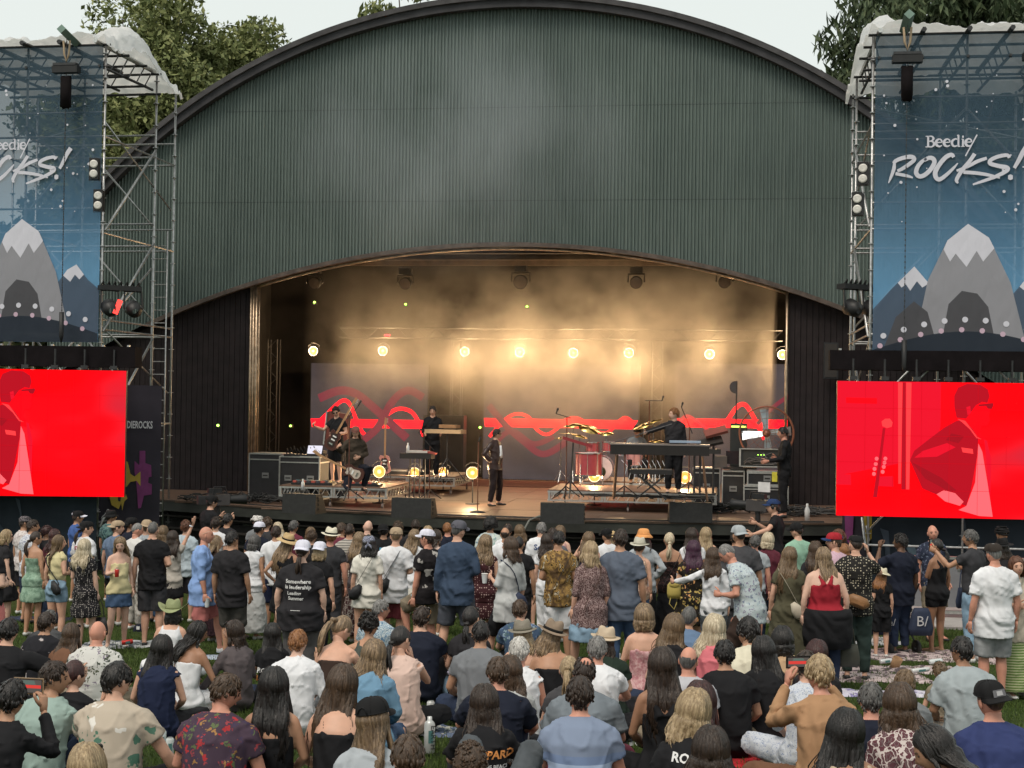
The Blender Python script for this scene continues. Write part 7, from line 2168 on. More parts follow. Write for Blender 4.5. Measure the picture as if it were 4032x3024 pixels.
T(2703,2366, 'man with cropped dark hair in a blue denim shirt', 'm', ('tee', F_('denim_shirt', (.11,.17,.27))),('jeans', JEAN), 'buzz', 'dg', 't', 5,15, sp='slouch', legs='knees', a=('knees', 'knees'), wide=1.15, d=15.4)
T(2820,2402, 'woman with long light blonde hair in a rose pink top', 'f', ('tee', ROSE),('maxi', ROSE), 'wavy', 'pl', 'l', 12,5, a=('wide', 'side'), legs='side', d=13.4)
T(2936,2428, 'man with black hair in a cream tee next to the black shirt', 'm', ('tee', F_('ivory_tee', (.60,.56,.44))),('shorts', BLK2), 'medium', 'k', 't', -8,-15, sp='slouch', d=12.6)
T(2862,2516, 'man with very short black hair in a plain black collared shirt', 'm', ('shirt', BLK),('pants', KHAKI), 'short', 'k', 't', 0,0, wide=1.1, d=11.2)
T(3010,2506, 'woman with very long black hair, black top and blue jeans, glasses on her head', 'f', ('long', BLK),('jeans', JEAN), 'xlong', 'k', 't', 0,0, hat=[('sunnies', [FRAME])], d=11.4, hv=1)
T(3090,2468, 'woman with a black bob and tan top', 'f', ('tee', F_('sand_top', (.42,.28,.17))),('shorts', BLK2), 'bob', 'k', 'l', 0,5, d=12.4)
T(3212,2520, 'woman with long dark plum hair beside the phone holder', 'f', ('tee', BLK2),('jeans', DJEAN), 'xlong', 'dr', 'l', 8,10, d=11.6, hv=2)
T(3160,2558, 'person with dark bowl cut in a white and blue floral dress', 'f', ('blouse', P_('white_blue_floral', (.52,.55,.60), 'floral', [(.12,.17,.30),(.52,.55,.60),(.25,.30,.44)], 2.0)),('maxi', P_('white_blue_floral', (.52,.55,.60), 'floral', [(.12,.17,.30),(.52,.55,.60),(.25,.30,.44)], 2.0)), 'short', 'db', 'l', 0,10, d=10.6)
T(3225,2578, 'woman with short blonde hair in a tan sweater raising a phone with both hands', 'f', ('long', TAN),('pants', BROWN), 'medium', 'bl', 'r', -8,-5, a=('phone', 'phone'), wide=1.18, d=9.4, extra=[carry('phone', 'phone held up by the woman in the tan sweater', 'phone', 'L')])
T(2620,2548, 'woman with very long dark brown hair and black tank, amber glasses on top', 'f', ('racer', BLK),('shorts', BLK), 'xlong', 'db', 'm', 0,0, sp='upright', hat=[('sunnies', [TORT, TORT])], d=9.8)
T(2697,2556, 'man with receding grey hair and pale shirt right of the long haired woman', 'm', ('shirt', F_('pale_grey_shirt', (.42,.42,.45))),('shorts', KHAKI), 'fringe', 'dg', 'r', 0,15, d=11.0)
T(2713,2713, 'woman with streaked blonde bob in a black festival tee', 'f', ('bigtee', BLK),('shorts', BLK2), 'shoulder', 'bl', 'l', 0,10, d=7.9, hv=1,
 extra=[print_on([('ROCKS', .065,-.03,.585, INKW, .25),('DEF', .095,-.05,.47, INKO, .1),('FOSTER THE', .045,-.03,.405, INKW, 0)])])
T(2758,2682, 'woman with long dark hair in a black dress with small white dots', 'f', ('tank', P_('white_pin_dots', (.014,.013,.014), 'dots', [(.55,.52,.50)], 1.3)),('maxi', P_('white_pin_dots', (.014,.013,.014), 'dots', [(.55,.52,.50)], 1.3)), 'xlong', 'dr', 'l', 25,0, d=8.5)
T(2782,2856, 'person with dark brown hair at the bottom, shoulder bare', 'f', ('cami', BLK),('shorts', BLK), 'shoulder', 'db', 't', 0,10, d=7.0)
T(3792,2505, 'man with short dark hair in a light grey tee and khaki cargo trousers', 'm', ('bigtee', F_('heather_tee', (.30,.34,.36))),('pants', F_('cargo_khaki', (.27,.23,.19))), 'short', 'k', 'm', -6,-12, a=('lap', 'lap'), wide=1.12, d=11.5)
T(3906,2684, 'man in a black backwards cap with grey patch and navy tee', 'm', ('tee', F_('royal_navy_tee', (.030,.042,.125))),('shorts', BLK2), 'buzz', 'b', 'r', 0,-15, hat='capback', hatc=[CAPB, CAPB], wide=1.3, d=8.7, extra=[cap_patch])
T(3437,2686, 'man with short grey hair and black shirt right of the tan sweater', 'm', ('tee', NAVY3),('shorts', BLK2), 'short', 'dg', 'r', 5,10, d=8.9)
T(3560,2688, 'woman with brown shoulder length hair in a burgundy lattice print blouse', 'f', ('blouse', P_('lattice_blouse', (.10,.035,.045), 'veins', [(.50,.44,.42),(.16,.13,.13),(.09,.035,.045)], 1.0)),('pants', BLK2), 'shoulder', 'b', 'l', 0,10, wide=1.12, d=8.5, hv=2)
T(3332,2790, 'woman with long black hair and tan top at the lower right', 'f', ('tank', BEIGE),('shorts', BLK2), 'xlong', 'k', 'm', -5,20, d=7.3, hv=2)
T(3704,2874, 'woman with black hair in profile looking down at the bottom right', 'f', ('tee', BLK),('jeans', DJEAN), 'long', 'k', 't', -25,-45,30, d=6.9, hv=1)
T(3560,2662, 'person with light brown hair hidden behind the lattice blouse', 'f', ('tee', GREY),('shorts', BLK2), 'short', 'lb', 'l', 0,0, d=10.2)
T(20,2672, 'person in black long sleeves filming with a phone at the left edge', 'f', ('long', BLK),('jeans', DJEAN), 'short', 'k', 't', 10,0, a=('phone', 'phone'), d=8.2, extra=[carry('phone', 'gold phone showing the red stage, held at the left edge', 'phone', 'R', big=1)])
T(330,2966, 'blonde head with dark glasses on top at the bottom left', 'f', ('tee', BEIGE),('shorts', BLK2), 'shoulder', 'bl', 'p', 0,5, hat=[('sunnies', [FRAME])], d=6.6)
T(1616,3006, 'top of a brown haired head at the bottom edge', 'm', ('tee', BLK2),('shorts', BLK2), 'short', 'b', 'l', 0,0, d=6.6)
T(3700,2596, 'small child with curly fair hair beside the light grey tee', 'f', ('tee', KHAKI),('shorts', KHAKI), 'curlyshort', 'lb', 'l', 0,0, d=12.4, scale=.6)
# == the band and crew
def on_stage(u, v, z=1.3):
 return at_z(u, v, z)
BG = 'musicians and crew on the stage'
def B(u, v, z, label, g, pose, top, bot, hair, hc, sk, yaw, hy=0, hp=0, scale=1.0, **k):
 b_ = on_stage(u, v, z)
 return person(u, v, label, g, pose, yaw, hy, hp, hair=hair, hc=hc, sk=sk, top=top, bottom=bot, base=Vector((b_.x, b_.y, z)), scale=scale, group=BG, shoes=k.pop('shoes', SHOEB), **k)
LEATHER = plain('brown_leather', (.035,.018,.016),.35,0,.3,6,.2)
RZ = 1.3 + .46
person(1962,1690, 'singer in a brown leather jacket, white tee and sunglasses beside the microphone', 'm', ('stand', 'wide', 'hip', 'hip'),118,-35, wide=1.06, hair='short', hc='db', sk='l', top=('jacket', LEATHER), bottom=('pants', F_('black_flares', (.018,.012,.013))),
 base=Vector((on_stage(1948,1993).x, on_stage(1948,1993).y, 1.3)), scale=.985, group=BG, shoes=SHOEB, hat=[('glasses', [FRAME])], extra=[lambda p, r: MB().tube([(0,.13,1.02),(0,.15,1.2),(0,.13,1.40)], [(.07,.02),(.06,.02),(.03,.02)], 8, side=(1,0,0)).build('tee_shirt', WHT, r, True)])
B(1395,1935, RZ, 'guitarist crouching in a brown cap with an offset electric guitar', 'm', ('chair', 'crouch', 'play1', 'play2'),('jacket', F_('dark_olive_overshirt', (.045,.034,.025))),('pants', F_('midnight_trousers', (.012,.013,.02))), 'long', 'b', 'l', 165,12,22,.98, hat='flatcap', hatc=[F_('rust_cap', (.16,.07,.055))])
B(1322,1905, RZ, 'bassist standing behind the crouching guitarist in black shorts', 'm', ('stand', 'stand', 'play1', 'play2'),('tee', BLK),('shorts', BLK), 'curlyshort', 'k', 'l', 210,-28,22,.98, hat=[('glasses', [FRAME])])
B(1700,1885, RZ, 'musician in black in the shade behind the middle riser', 'm', ('stand', 'stand', 'keys', 'keys'),('long', BLK),('pants', BLK), 'medium', 'k', 'l', 175,10,10,1.0)
B(2650,1945, RZ, 'keyboard player in a black blazer leaning on the keyboard, looking left', 'm', ('stand', 'stand', 'down', 'wide'),('jacket', BLK2),('pants', BLK), 'curlyshort', 'gi', 'p', 185,75,0,1.02)
B(2505,1905, RZ, 'drummer in a grey tee seated behind the drum kit', 'm', ('chair', 'seat', 'keys', 'keys'),('tee', GREY),('pants', BLK), 'short', 'k', 'm', 180,0,15,1.0, hat='cap', hatc=[CAPB])
B(3085,2040,1.3, 'technician in black working at the racks beside the fan', 'm', ('stand', 'stand', 'keys', 'front'),('long', BLK),('pants', BLK), 'short', 'k', 'r', -78,-5,5,1.08)
S(3054,1966, 'camera operator in a blue cap, headphones and black tee', 'm', ('tee', BLK),('pants', BLK2), 'short', 'db', 'l', -68,-5, a=('wide', 'cam'), hat=[('cap', [CAPN, CAPN]),('headphones', [FRAME])], d=25.6, stature=1.86, group='camera operators at the stage edge')
S(826,1950, 'camera operator in a black cap behind the left camera', 'm', ('jacket', BLK),('pants', BLK2), 'short', 'k', 'l', 40,10, a=('cam', 'cam'), hat='cap', hatc=[CAPB], d=26.4, stature=1.9, group='camera operators at the stage edge')
realise()
# carried things
MC = {'BLK': plain('black_bag', (.014,.014,.016),.55,0,.2,9,.2), 'NAVY': plain('navy_bag', (.022,.032,.065),.75,0,.2,9,.2), 'CRM': plain('cream_bag', (.50,.45,.36),.6), 'OLV': plain('olive_bag', (.05,.05,.038),.6), 'BRN': plain('brown_strap', (.05,.025,.018),.6), 'YEL': plain('yellow_leather', (.42,.33,.09),.5,0,.1), 'TAN': plain('tan_leather', (.24,.12,.05),.5,0,.2,6)}
def wrist_hand(P, side):
 a = P.arm[0 if side == 'L' else 1]
 return a[2], Vector(a[3]).normalized()
def torso_path(P, side, z_hi, z_lo, off=.03):
 R = P.torso_r(); sp = P.sp
 s = -1 if side == 'L' else 1
 pts = []
 for k in range(11):
  f = k / 10
  z = z_hi + (z_lo - z_hi) * f
  i = 0
  while i < 5 and sp[i + 1].z < z: i += 1
  q = (z - sp[i].z) / max(1e-4,(sp[i + 1].z - sp[i].z)); q = min(1, max(0, q))
  c_ = sp[i].lerp(sp[i + 1], q)
  rx = R[i][0] * (1 - q) + R[i + 1][0] * q + off; ry = R[i][1] * (1 - q) + R[i + 1][1] * q + off
  x = s * (-.11 + .26 * f)
  x = max(-rx * .93, min(rx * .93, x))
  y = -ry * math.sqrt(max(.02,1 - (x / rx) ** 2))
  pts.append(Vector((c_.x + x, c_.y + y - .012, z)))
 pts.insert(0, pts[0] + Vector((-s * .005,.09,.035)))
 return pts
for (kind, label, cat, side, k, p) in CARRY:
 P, root = p['P'], p['root']
 M = root.matrix_basis if False else (Matrix.Translation(p['b']) @ Matrix.Rotation(math.radians(-p['yaw']),4, 'Z') @ Matrix.Scale(p['s'], 4))
 w, d = wrist_hand(P, side)
 if kind in ('can', 'cup', 'bottle', 'phone', 'wristband'):
  grip = w + d * .085
  o = thing({'can': 'drink_can', 'cup': 'drink_cup', 'bottle': 'bottle', 'phone': 'phone', 'wristband': 'wristband'}[kind], label, cat)
  if kind == 'can':
   o.matrix_world = M @ Matrix.Translation(grip + Vector((0,.035,-.03)))
   c1 = plain('can_red', (.55,.04,.03),.35,.3) if k.get('col') == 'red' else plain('can_silver', (.55,.60,.64),.3,.6)
   MB().lathe([(.026,-.062),(.033,-.055),(.033,.050),(.027,.062)], 16, cap=True).build('body', c1, o, True)
   MB().lathe([(.027,.062),(.026,.0655),(.001,.0645)], 16).build('lid', ALU, o, True)
  elif kind == 'cup':
   o.matrix_world = M @ Matrix.Translation(grip + Vector((0,.02,-.02)))
   MB().lathe([(.028,-.07),(.042,.05)], 16).build('wall', plain('clear_cup', (.55,.57,.58),.2), o, True)
   MB().lathe([(.001,-.068),(.028,-.07)], 16).build('bottom', plain('clear_cup', (.55,.57,.58),.2), o)
   MB().lathe([(.042,.05),(.046,.054),(.001,.056)], 16).build('lid', WHITE, o)
  elif kind == 'bottle':
   o.matrix_world = M @ Matrix.Translation(grip + Vector((0,.03,.02)))
   MB().lathe([(.001,-.10),(.032,-.10),(.033,.04),(.014,.08),(.014,.10)], 16).build('body', plain('milky_bottle', (.55,.60,.60),.3), o, True)
   MB().lathe([(.016,.10),(.016,.122),(.001,.122)], 12).build('cap', WHITE, o, True)
  elif kind == 'phone':
   sgn = 1 if side == 'L' else -1
   big = k.get('big')
   c_ = (w + d * .10 + Vector((sgn * (.075 if big or p['pose'][3] == 'phone' else 0),.03,.03)))
   o.matrix_world = M @ Matrix.Translation(c_)
   land = big or (p['pose'][2] == 'phone' and p['pose'][3] == 'phone')
   wd, ht = (.165,.080) if land else (.078,.16)
   if big: wd, ht = .20,.10
   MB().box((0,.0,0),(wd, .009, ht)).build('case', plain('gold_case', (.45,.32,.20),.35,.5) if big else FRAME, o)
   MB().box((0,-.006,0),(wd - .012,.002, ht - .010)).build('glass', plain('phone_glass', (.01,.01,.012),.1), o)
   MB().poly([(-wd / 2 + .01,-.0075,-ht / 2 + .01),(wd / 2 - .01,-.0075,-ht / 2 + .01),(wd / 2 - .01,-.0075, ht / 2 - .01),(-wd / 2 + .01,-.0075, ht / 2 - .01)]).build('picture', emis('phone_picture', (.10,.085,.075),.8), o)
   MB().poly([(-wd / 2 + .015,-.0082,-.012),(wd / 2 - .015,-.0082,-.012),(wd / 2 - .015,-.0082,.008),(-wd / 2 + .015,-.0082,.008)]).build('picture_band', emis('phone_red', (.65,.05,.04),.9), o)
   MB().poly([(-wd / 4,-.0078,.010),(wd / 4,-.0078,.010),(wd / 5,-.0078, ht / 2 - .014),(-wd / 5,-.0078, ht / 2 - .014)]).build('picture_arch', emis('phone_green', (.10,.14,.12),.9), o)
  else:
   wr = P.arm[0 if side == 'L' else 1]
   q = wr[2] + (wr[1] - wr[2]).normalized() * .03
   axis = (wr[1] - wr[2]).normalized()
   o.matrix_world = M
   pts = []
   s1 = axis.orthogonal().normalized(); s2 = axis.cross(s1)
   for j in range(17):
    a = 2 * math.pi * j / 16
    pts.append(q + s1 * .030 * math.cos(a) + s2 * .030 * math.sin(a))
   MB().tube(pts, [(.010,.0025)] * 17,6, side=axis).build('band', plain('paper_band', (.50,.58,.66),.6), o)
 elif kind in ('crossbody', 'strap'):
  o = thing('bag' if kind == 'crossbody' else 'strap', label, cat)
  o.matrix_world = M
  mt = MC[k.get('mat', 'BLK')]
  hi, lo = P.sp[5].z + .03, P.sp[0].z + (.10 if kind == 'strap' else .16)
  pts = torso_path(P, 'L' if kind == 'strap' or p['u'] % 2 else 'R', hi, lo, .045)
  MB().tube(pts, [(.013,.004)] * len(pts),6, side=(0,1,0)).build('strap', MC['CRM'] if k.get('mat') == 'CRM' else mt, o)
  if kind == 'crossbody':
   e = pts[-1]
   s = 1 if e.x > 0 else -1
   MB().tube([e + Vector((-s * .10,-.03,.06)), e + Vector((-s * .05,-.045,-.02)), e + Vector((s * .0,-.035,-.10)), e + Vector((s * .02,-.02,-.14))], [(.03,.02),(.075,.045),(.08,.045),(.045,.03)], 12, side=(1,0,0)).build('pouch', mt, o, True)
   MB().tube([e + Vector((-s * .09,-.06,.0)), e + Vector((s * .03,-.07,-.05))], .004,5).build('zip', STEEL, o)
 elif kind == 'tote':
  o = thing('bag', label, cat)
  mt = MC[k.get('mat', 'BLK')]
  o.matrix_world = M @ Matrix.Translation(w + d * .07)
  s = -1 if side == 'L' else 1
  MB().tube([(0,-.10,-.02),(0,-.05,-.20),(0,0,-.0),(0,.05,-.20),(0,.10,-.02)] if False else [(-.07,.0,-.30),(-.045,.0,-.10),(0,0,.0),(.045,0,-.10),(.07,.0,-.30)], .008,6).build('handle', mt, o)
  MB().tube([(0,0,-.28),(0,-.005,-.38),(0,.005,-.46),(0,0,-.54),(0,0,-.56)], [(.10,.02),(.12,.045),(.135,.05),(.13,.04),(.10,.015)], 16, side=(1,0,0)).build('body', mt, o, True)
 elif kind == 'backpack':
  o = thing('backpack', label, cat)
  o.matrix_world = M @ Matrix.Translation(P.arm[0][1] + Vector((-.02,-.06,-.08)))
  MB().tube([(0,0,.10),(0,0,.06),(0,0,-.06),(0,0,-.13)], [(.06,.03),(.095,.055),(.10,.06),(.085,.045)], 14, side=(1,0,0)).build('body', MC['YEL'], o, True)
  MB().ellipsoid((0,-.045,.07),(.075,.025,.05),12,6).build('flap', MC['YEL'], o, True)
  MB().tube([(-.05,-.04,-.12),(-.07,-.05,-.2),(0,-.05,-.28),(.04,-.04,-.18)], .007,6).build('loop', MC['YEL'], o)
 elif kind == 'fanny':
  o = thing('waist_bag', label, cat)
  o.matrix_world = M @ Matrix.Translation(P.sp[1] + Vector((.02,-.20,.04))) @ Matrix.Rotation(.35,4, 'Y') @ Matrix.Rotation(0,4, 'X')
  MB().tube([(-.13,.03,0),(-.09,-.0,0),(0,-.01,0),(.09,-.0,0),(.13,.03,0)], [(.03,.02),(.07,.035),(.075,.04),(.07,.035),(.03,.02)], 12, side=(0,0,1)).build('pouch', MC['TAN'], o, True)
  MB().box((0,-.075,.0),(.16,.008,.05)).build('pocket', MC['TAN'], o)
  MB().tube([(-.17,.04,0),(-.21,.15,.02)], .008,5).build('belt', MC['TAN'], o)
 elif kind == 'wrapskirt':
  R = P.torso_r()
  o = MB().tube([P.sp[0] + Vector((0,0,-.30)), P.sp[0] + Vector((0,0,-.15)), P.sp[0], P.sp[1], P.sp[1] + Vector((0,0,.07))],
 [(R[0][0] + .05, R[0][1] + .06),(R[0][0] + .075, R[0][1] + .075),(R[0][0] + .065, R[0][1] + .065),(R[1][0] + .06, R[1][1] + .06),(R[1][0] + .035, R[1][1] + .035)], 24, side=(1,0,0)).build('wrap_skirt', BLK, None, True)
  tag(o, label, 'skirt'); o.matrix_world = M
# == gear on the stage
def at_s(u, v, z=1.3):
 q = on_floor(u, v, z); return (q.x, q.y, z)
DECKTOP = STAGEFLOOR
def riser(s0, nx_, ny_, label, rz=0.0, h=.46, mw=1.22):
 root = sthing('riser', label, 'stage riser', s0, rz, 'rolling risers on the stage')
 W_, D_ = nx_ * mw, ny_ * 1.22
 for i in range(nx_):
  MB().box((mw * (i + .5), D_ / 2, h - .012),(mw - .006, D_, .024)).build('deck', DECKTOP, root)
  x0 = mw * i
  for y in (0, D_):
   fr = MB()
   for z in (h - .045, h - .235): fr.box((x0 + mw / 2, y + .02, z),(mw - .01,.035,.035))
   for x in (x0 + .03, x0 + mw - .03): fr.box((x, y + .018, h - .14),(.045,.042,.225))
   fr.build('frame', ALU, root)
   dg = MB(); n = 10
   for k in range(n):
    xa = x0 + .06 + (mw - .12) * k / n; xb = x0 + .06 + (mw - .12) * (k + 1) / n
    dg.tube([(xa, y + .02, h - (.225 if k % 2 == 0 else .055)),(xb, y + .02, h - (.055 if k % 2 == 0 else .225))], .008,5)
   dg.build('lattice', ALU, root)
 for x in (.01, W_ - .01):
  sd = MB()
  for z in (h - .045, h - .235): sd.box((x, D_ / 2, z),(.035, D_, .035))
  n = 18
  for k in range(n):
   sd.tube([(x, D_ * k / n, h - (.225 if k % 2 == 0 else .055)),(x, D_ * (k + 1) / n, h - (.055 if k % 2 == 0 else .225))], .008,5)
  sd.build('side_frame', ALU, root)
 for x in (.12, W_ / 2 - .08, W_ - .12):
  for y in (.1, D_ - .1):
   c_ = MB().tube([(x, y, .2),(x, y, .1)], .015,6).build('caster', DARKSTEEL, root)
   MB().lathe([(.001,-.018),(.055,-.018),(.055,.018),(.001,.018)], 12,(x, y, .055), axis=Matrix.Rotation(math.pi / 2,3, 'Y')).build('wheel', plain('grey_wheel', (.18,.15,.14),.6), c_)
 return root
rl = at_s(1098,1992); rr_ = at_s(2156,2010); rm = at_s(1420,1940)
riser(rl, 2,2, 'left rolling riser with silver lattice frame under the guitarist')
riser(rm, 2,2, 'rear left riser behind the guitarist, lit from below')
riser(rr_, 3,2, 'wide right riser under the keyboards and drums')
dr = sthing('drum_riser', 'low second riser carrying the drum kit', 'stage riser', (rr_[0] + .5, rr_[1] + 2.5,1.3))
for i in range(2): MB().box((.6 + 1.22 * i, 1.0,.52),(1.21,2.0,.03)).build('deck', DECKTOP, dr)
MB().box((1.2,.0,.42),(2.4,.04,.16)).build('frame', ALU, dr)
def floor_lamp(u, v, s, label):
 q = on_plane(u, v, s)
 return lamp(q, label, 'round glowing lamps low on the stage', 70)
def S_of(u, v, z):
 q = to_s(at_z(u, v, z)); return q
FL = [(1861,1862, rl[1] + 2.0, 'lit lamp on a stand left of the singer, brightest of the low lamps'),(1494,1857, rl[1] + 1.6, 'low lit lamp between the guitarist and the standing bass guitar'),
 (1745,1860, rm[1] + 1.5, 'low lit lamp beside the keyboard stand of the shaded musician'),(1632,1862, rm[1] + .4, 'low lit lamp behind the small gear table'),
 (2341,1874, rr_[1] + 2.0, 'low lit lamp between the drums and the red floor tom'),(2698,1880, rr_[1] + 1.6, 'low lit lamp right of the keyboard player')]
for f_ in FL:
 l_ = floor_lamp(*f_)
 z_ = l_.location.z - 1.3
 MB().tube([(0,.03,-.15),(0,.03,-z_ + .02)], .014,6).build('stand', DARKSTEEL, l_)
 MB().lathe([(.001,0),(.17,0),(.16,.02),(.001,.03)], 16,(0,.03,-z_)).build('base', DARKSTEEL, l_)
def monitor(u, v, label, rz, w_=.78):
 q = at_s(u, v)
 root = sthing('floor_monitor', label, 'floor monitor', q, rz, 'black floor monitors along the stage edge')
 h, d = .40,.46
 MB().add([(-w_ / 2,0,0),(w_ / 2,0,0),(w_ / 2, d, 0),(-w_ / 2, d, 0),(-w_ / 2,.02, h),(w_ / 2,.02, h),(w_ / 2,.26, h),(-w_ / 2,.26, h)],
 [(0,3,2,1),(0,1,5,4),(1,2,6,5),(2,3,7,6),(3,0,4,7),(4,5,6,7)]).build('cabinet', plain('monitor_black', (.018,.018,.018),.55,0,.3,12,.2), root)
 MB().add([(-w_ / 2 + .03, d + .003,.03),(w_ / 2 - .03, d + .003,.03),(w_ / 2 - .03,.285, h - .02),(-w_ / 2 + .03,.285, h - .02)], [(0,1,2,3)]).build('grille', DARKSTEEL, root)
 for k in range(3): MB().lathe([(.03,0),(.03,.01),(.001,.012)], 10,(w_ / 2 + .001,.13,.1 + .09 * k), axis=Matrix.Rotation(math.pi / 2,3, 'Y')).build('port', RUBBER, root)
 MB().box((w_ / 2 + .012,.14,.33),(.02,.12,.03)).build('handle', DARKSTEEL, root)
monitor(1175,2022, 'leftmost black floor monitor in front of the left riser', -.25,.80)
monitor(1618,2040, 'second floor monitor, left of the microphone stand', -.10,.84)
monitor(2213,2062, 'third floor monitor, at the left front corner of the wide riser', .05,.86)
monitor(2720,2058, 'rightmost floor monitor in front of the wide riser', .12,.86)
def rod(root, name, pts, r=.011, mat=None, n=6): return MB().tube(pts, r, n).build(name, mat or DARKSTEEL, root)
def mic_stand(q, h, label, boom=None, base='round', name='microphone_stand', top_=True):
 root = sthing(name, label, 'microphone stand', q)
 if base == 'round': MB().lathe([(.001,0),(.17,0),(.16,.02),(.03,.045),(.012,.05)], 18).build('base', DARKSTEEL, root, True)
 else:
  for k in range(3):
   a = .5 + k * 2.094
   rod(root, 'leg', [(0,0,.22),(.3 * math.cos(a),.3 * math.sin(a),.01)], .012)
 rod(root, 'pole', [(0,0,.02),(0,0, h)], .012, plain('reddish_metal', (.16,.07,.05),.35,.7))
 e = (0,0, h)
 if boom:
  rod(root, 'boom', [(-boom[0] * .35,0, h - boom[1] * .35),(boom[0], 0, h + boom[1])], .010)
  e = (boom[0], 0, h + boom[1])
 if top_:
  MB().tube([e, (e[0] + .01, e[1] + .05, e[2] + .05),(e[0] + .02, e[1] + .10, e[2] + .09),(e[0] + .022, e[1] + .12, e[2] + .11)], [.012,.016,.026,.015], 10).build('microphone', plain('mic_black', (.02,.02,.02),.4,.3), root, True)
 return root
mic_stand(at_s(1880,2018),1.50, 'round based microphone stand left of the singer')
mic_stand((at_s(1690,1965)[0], at_s(1690,1965)[1], 1.3),1.28, 'microphone boom stand near the left monitor', (-.28,.30), 'tri')
RT = 1.76
def rs(u, v): return at_s(u, v, RT)
mic_stand(rs(2228,1958),1.62, 'microphone boom left of the drums over the red pad', (-.22,.06), 'tri')
mic_stand(rs(2458,1955),1.18, 'boom stand behind the keyboard reaching right', (.95,.32), 'tri', top_=False)
mic_stand((rs(2545,1935)[0], rs(2545,1935)[1] + .8, RT),1.98, 'tall overhead boom stand above the drum kit', (.28,.0), 'tri')
mic_stand(rs(2712,1938),1.42, 'microphone boom in front of the keyboard player', (-.18,.42), 'tri')
mic_stand(rs(1372,1968),1.6, 'microphone stand in front of the bassist', (.16,.18), 'tri')
# drum kit
kit = sthing('drum_kit', 'drum kit with red tinted shells and bronze cymbals behind the keyboard', 'drum kit', (rs(2480,1915)[0], rr_[1] + 2.75,1.84))
PEARL = plain('pink_pearl_shell', (.40,.20,.20),.3,0,.15,6); REDSH = plain('red_shell', (.36,.06,.07),.3,0,.15); SKIN_ = plain('drum_head', (.62,.52,.54),.45)
AX = Matrix.Rotation(math.pi / 2,3, 'X')
def drum(c_, r_, h_, ax=None, shell=PEARL, name='drum'):
 o = MB().lathe([(r_, -h_ / 2),(r_, h_ / 2)], 22, c_, axis=ax).build(name, shell, kit, True)
 MB().lathe([(.001, h_ / 2 + .004),(r_ * .97, h_ / 2 + .004)], 22, c_, axis=ax).build('batter_head', SKIN_, o)
 for s in (-1,1): MB().lathe([(r_ + .001, s * h_ / 2 - .012),(r_ + .016, s * h_ / 2 - .012),(r_ + .016, s * h_ / 2 + .012),(r_ + .001, s * h_ / 2 + .012)], 22, c_, axis=ax).build('hoop', CHROME, o)
 for k in range(8):
  a = k * math.pi / 4
  p0, p1 = Vector(((r_ + .015) * math.cos(a),(r_ + .015) * math.sin(a),-h_ / 2)), Vector(((r_ + .015) * math.cos(a),(r_ + .015) * math.sin(a), h_ / 2))
  if ax is not None: p0, p1 = ax @ p0, ax @ p1
  MB().tube([p0 + Vector(c_), p1 + Vector(c_)], .006,5).build('tension_rod', CHROME, o)
 return o
bd = drum((-.72,-.25,.30),.29,.40, AX, PEARL, 'bass_drum')
MB().lathe([(.001,.206),(.13,.206)], 20,(-.72,-.25,.22), axis=AX).build('port_hole', plain('green_black', (.03,.035,.015),.4), bd)
MB().lathe([(.001,.2045),(.28,.2045)], 22,(-.72,-.25,.30), axis=AX).build('front_head', SKIN_, bd)
drum((-.95,-.05,.78),.15,.22, None, REDSH, 'rack_tom'); drum((-.55,-.05,.80),.16,.22, None, REDSH, 'rack_tom')
drum((.05,-.05,.55),.20,.36, None, PEARL, 'floor_tom'); drum((-.25,.2,.66),.18,.14, None, CHROME, 'snare_drum')
for (x, y, z, r_, tx, ty) in ((-1.25,-.15,1.05,.20,.1,.25),(-1.42,.0,1.30,.22,.2,-.1),(-1.05,.05,1.22,.26,.35,.3),(-.62,-.1,1.12,.17,.25,.0),(.25,-.1,1.32,.26,.2,-.35),(.48,.05,1.42,.22,.1,-.3),(.55,-.05,.96,.17,.1,0),(-1.7,-.1,.98,.18,.0,.0)):
 m_ = Matrix.Rotation(tx, 3, 'X') @ Matrix.Rotation(ty, 3, 'Y')
 MB().lathe([(.001,.030),(.035,.022),(.05,.010),(r_, -.012),(r_, -.015)], 24,(x, y, z), axis=m_).build('cymbal', GOLD, kit, True)
 rod(kit, 'cymbal_stand', [(x, y + .03,0),(x, y, z)], .011, CHROME)
 for k in range(3):
  a = k * 2.09 + x
  rod(kit, 'stand_leg', [(x, y + .03,.22),(x + .22 * math.cos(a), y + .03 + .22 * math.sin(a),-.06)], .008, CHROME)
for k in range(9):
 rod(kit, 'hardware', [(-.2 + .12 * k, -.3,.0),(-.1 + .11 * k, -.25,.35),(-.25 + .12 * k, -.2,.5)], .008, CHROME)
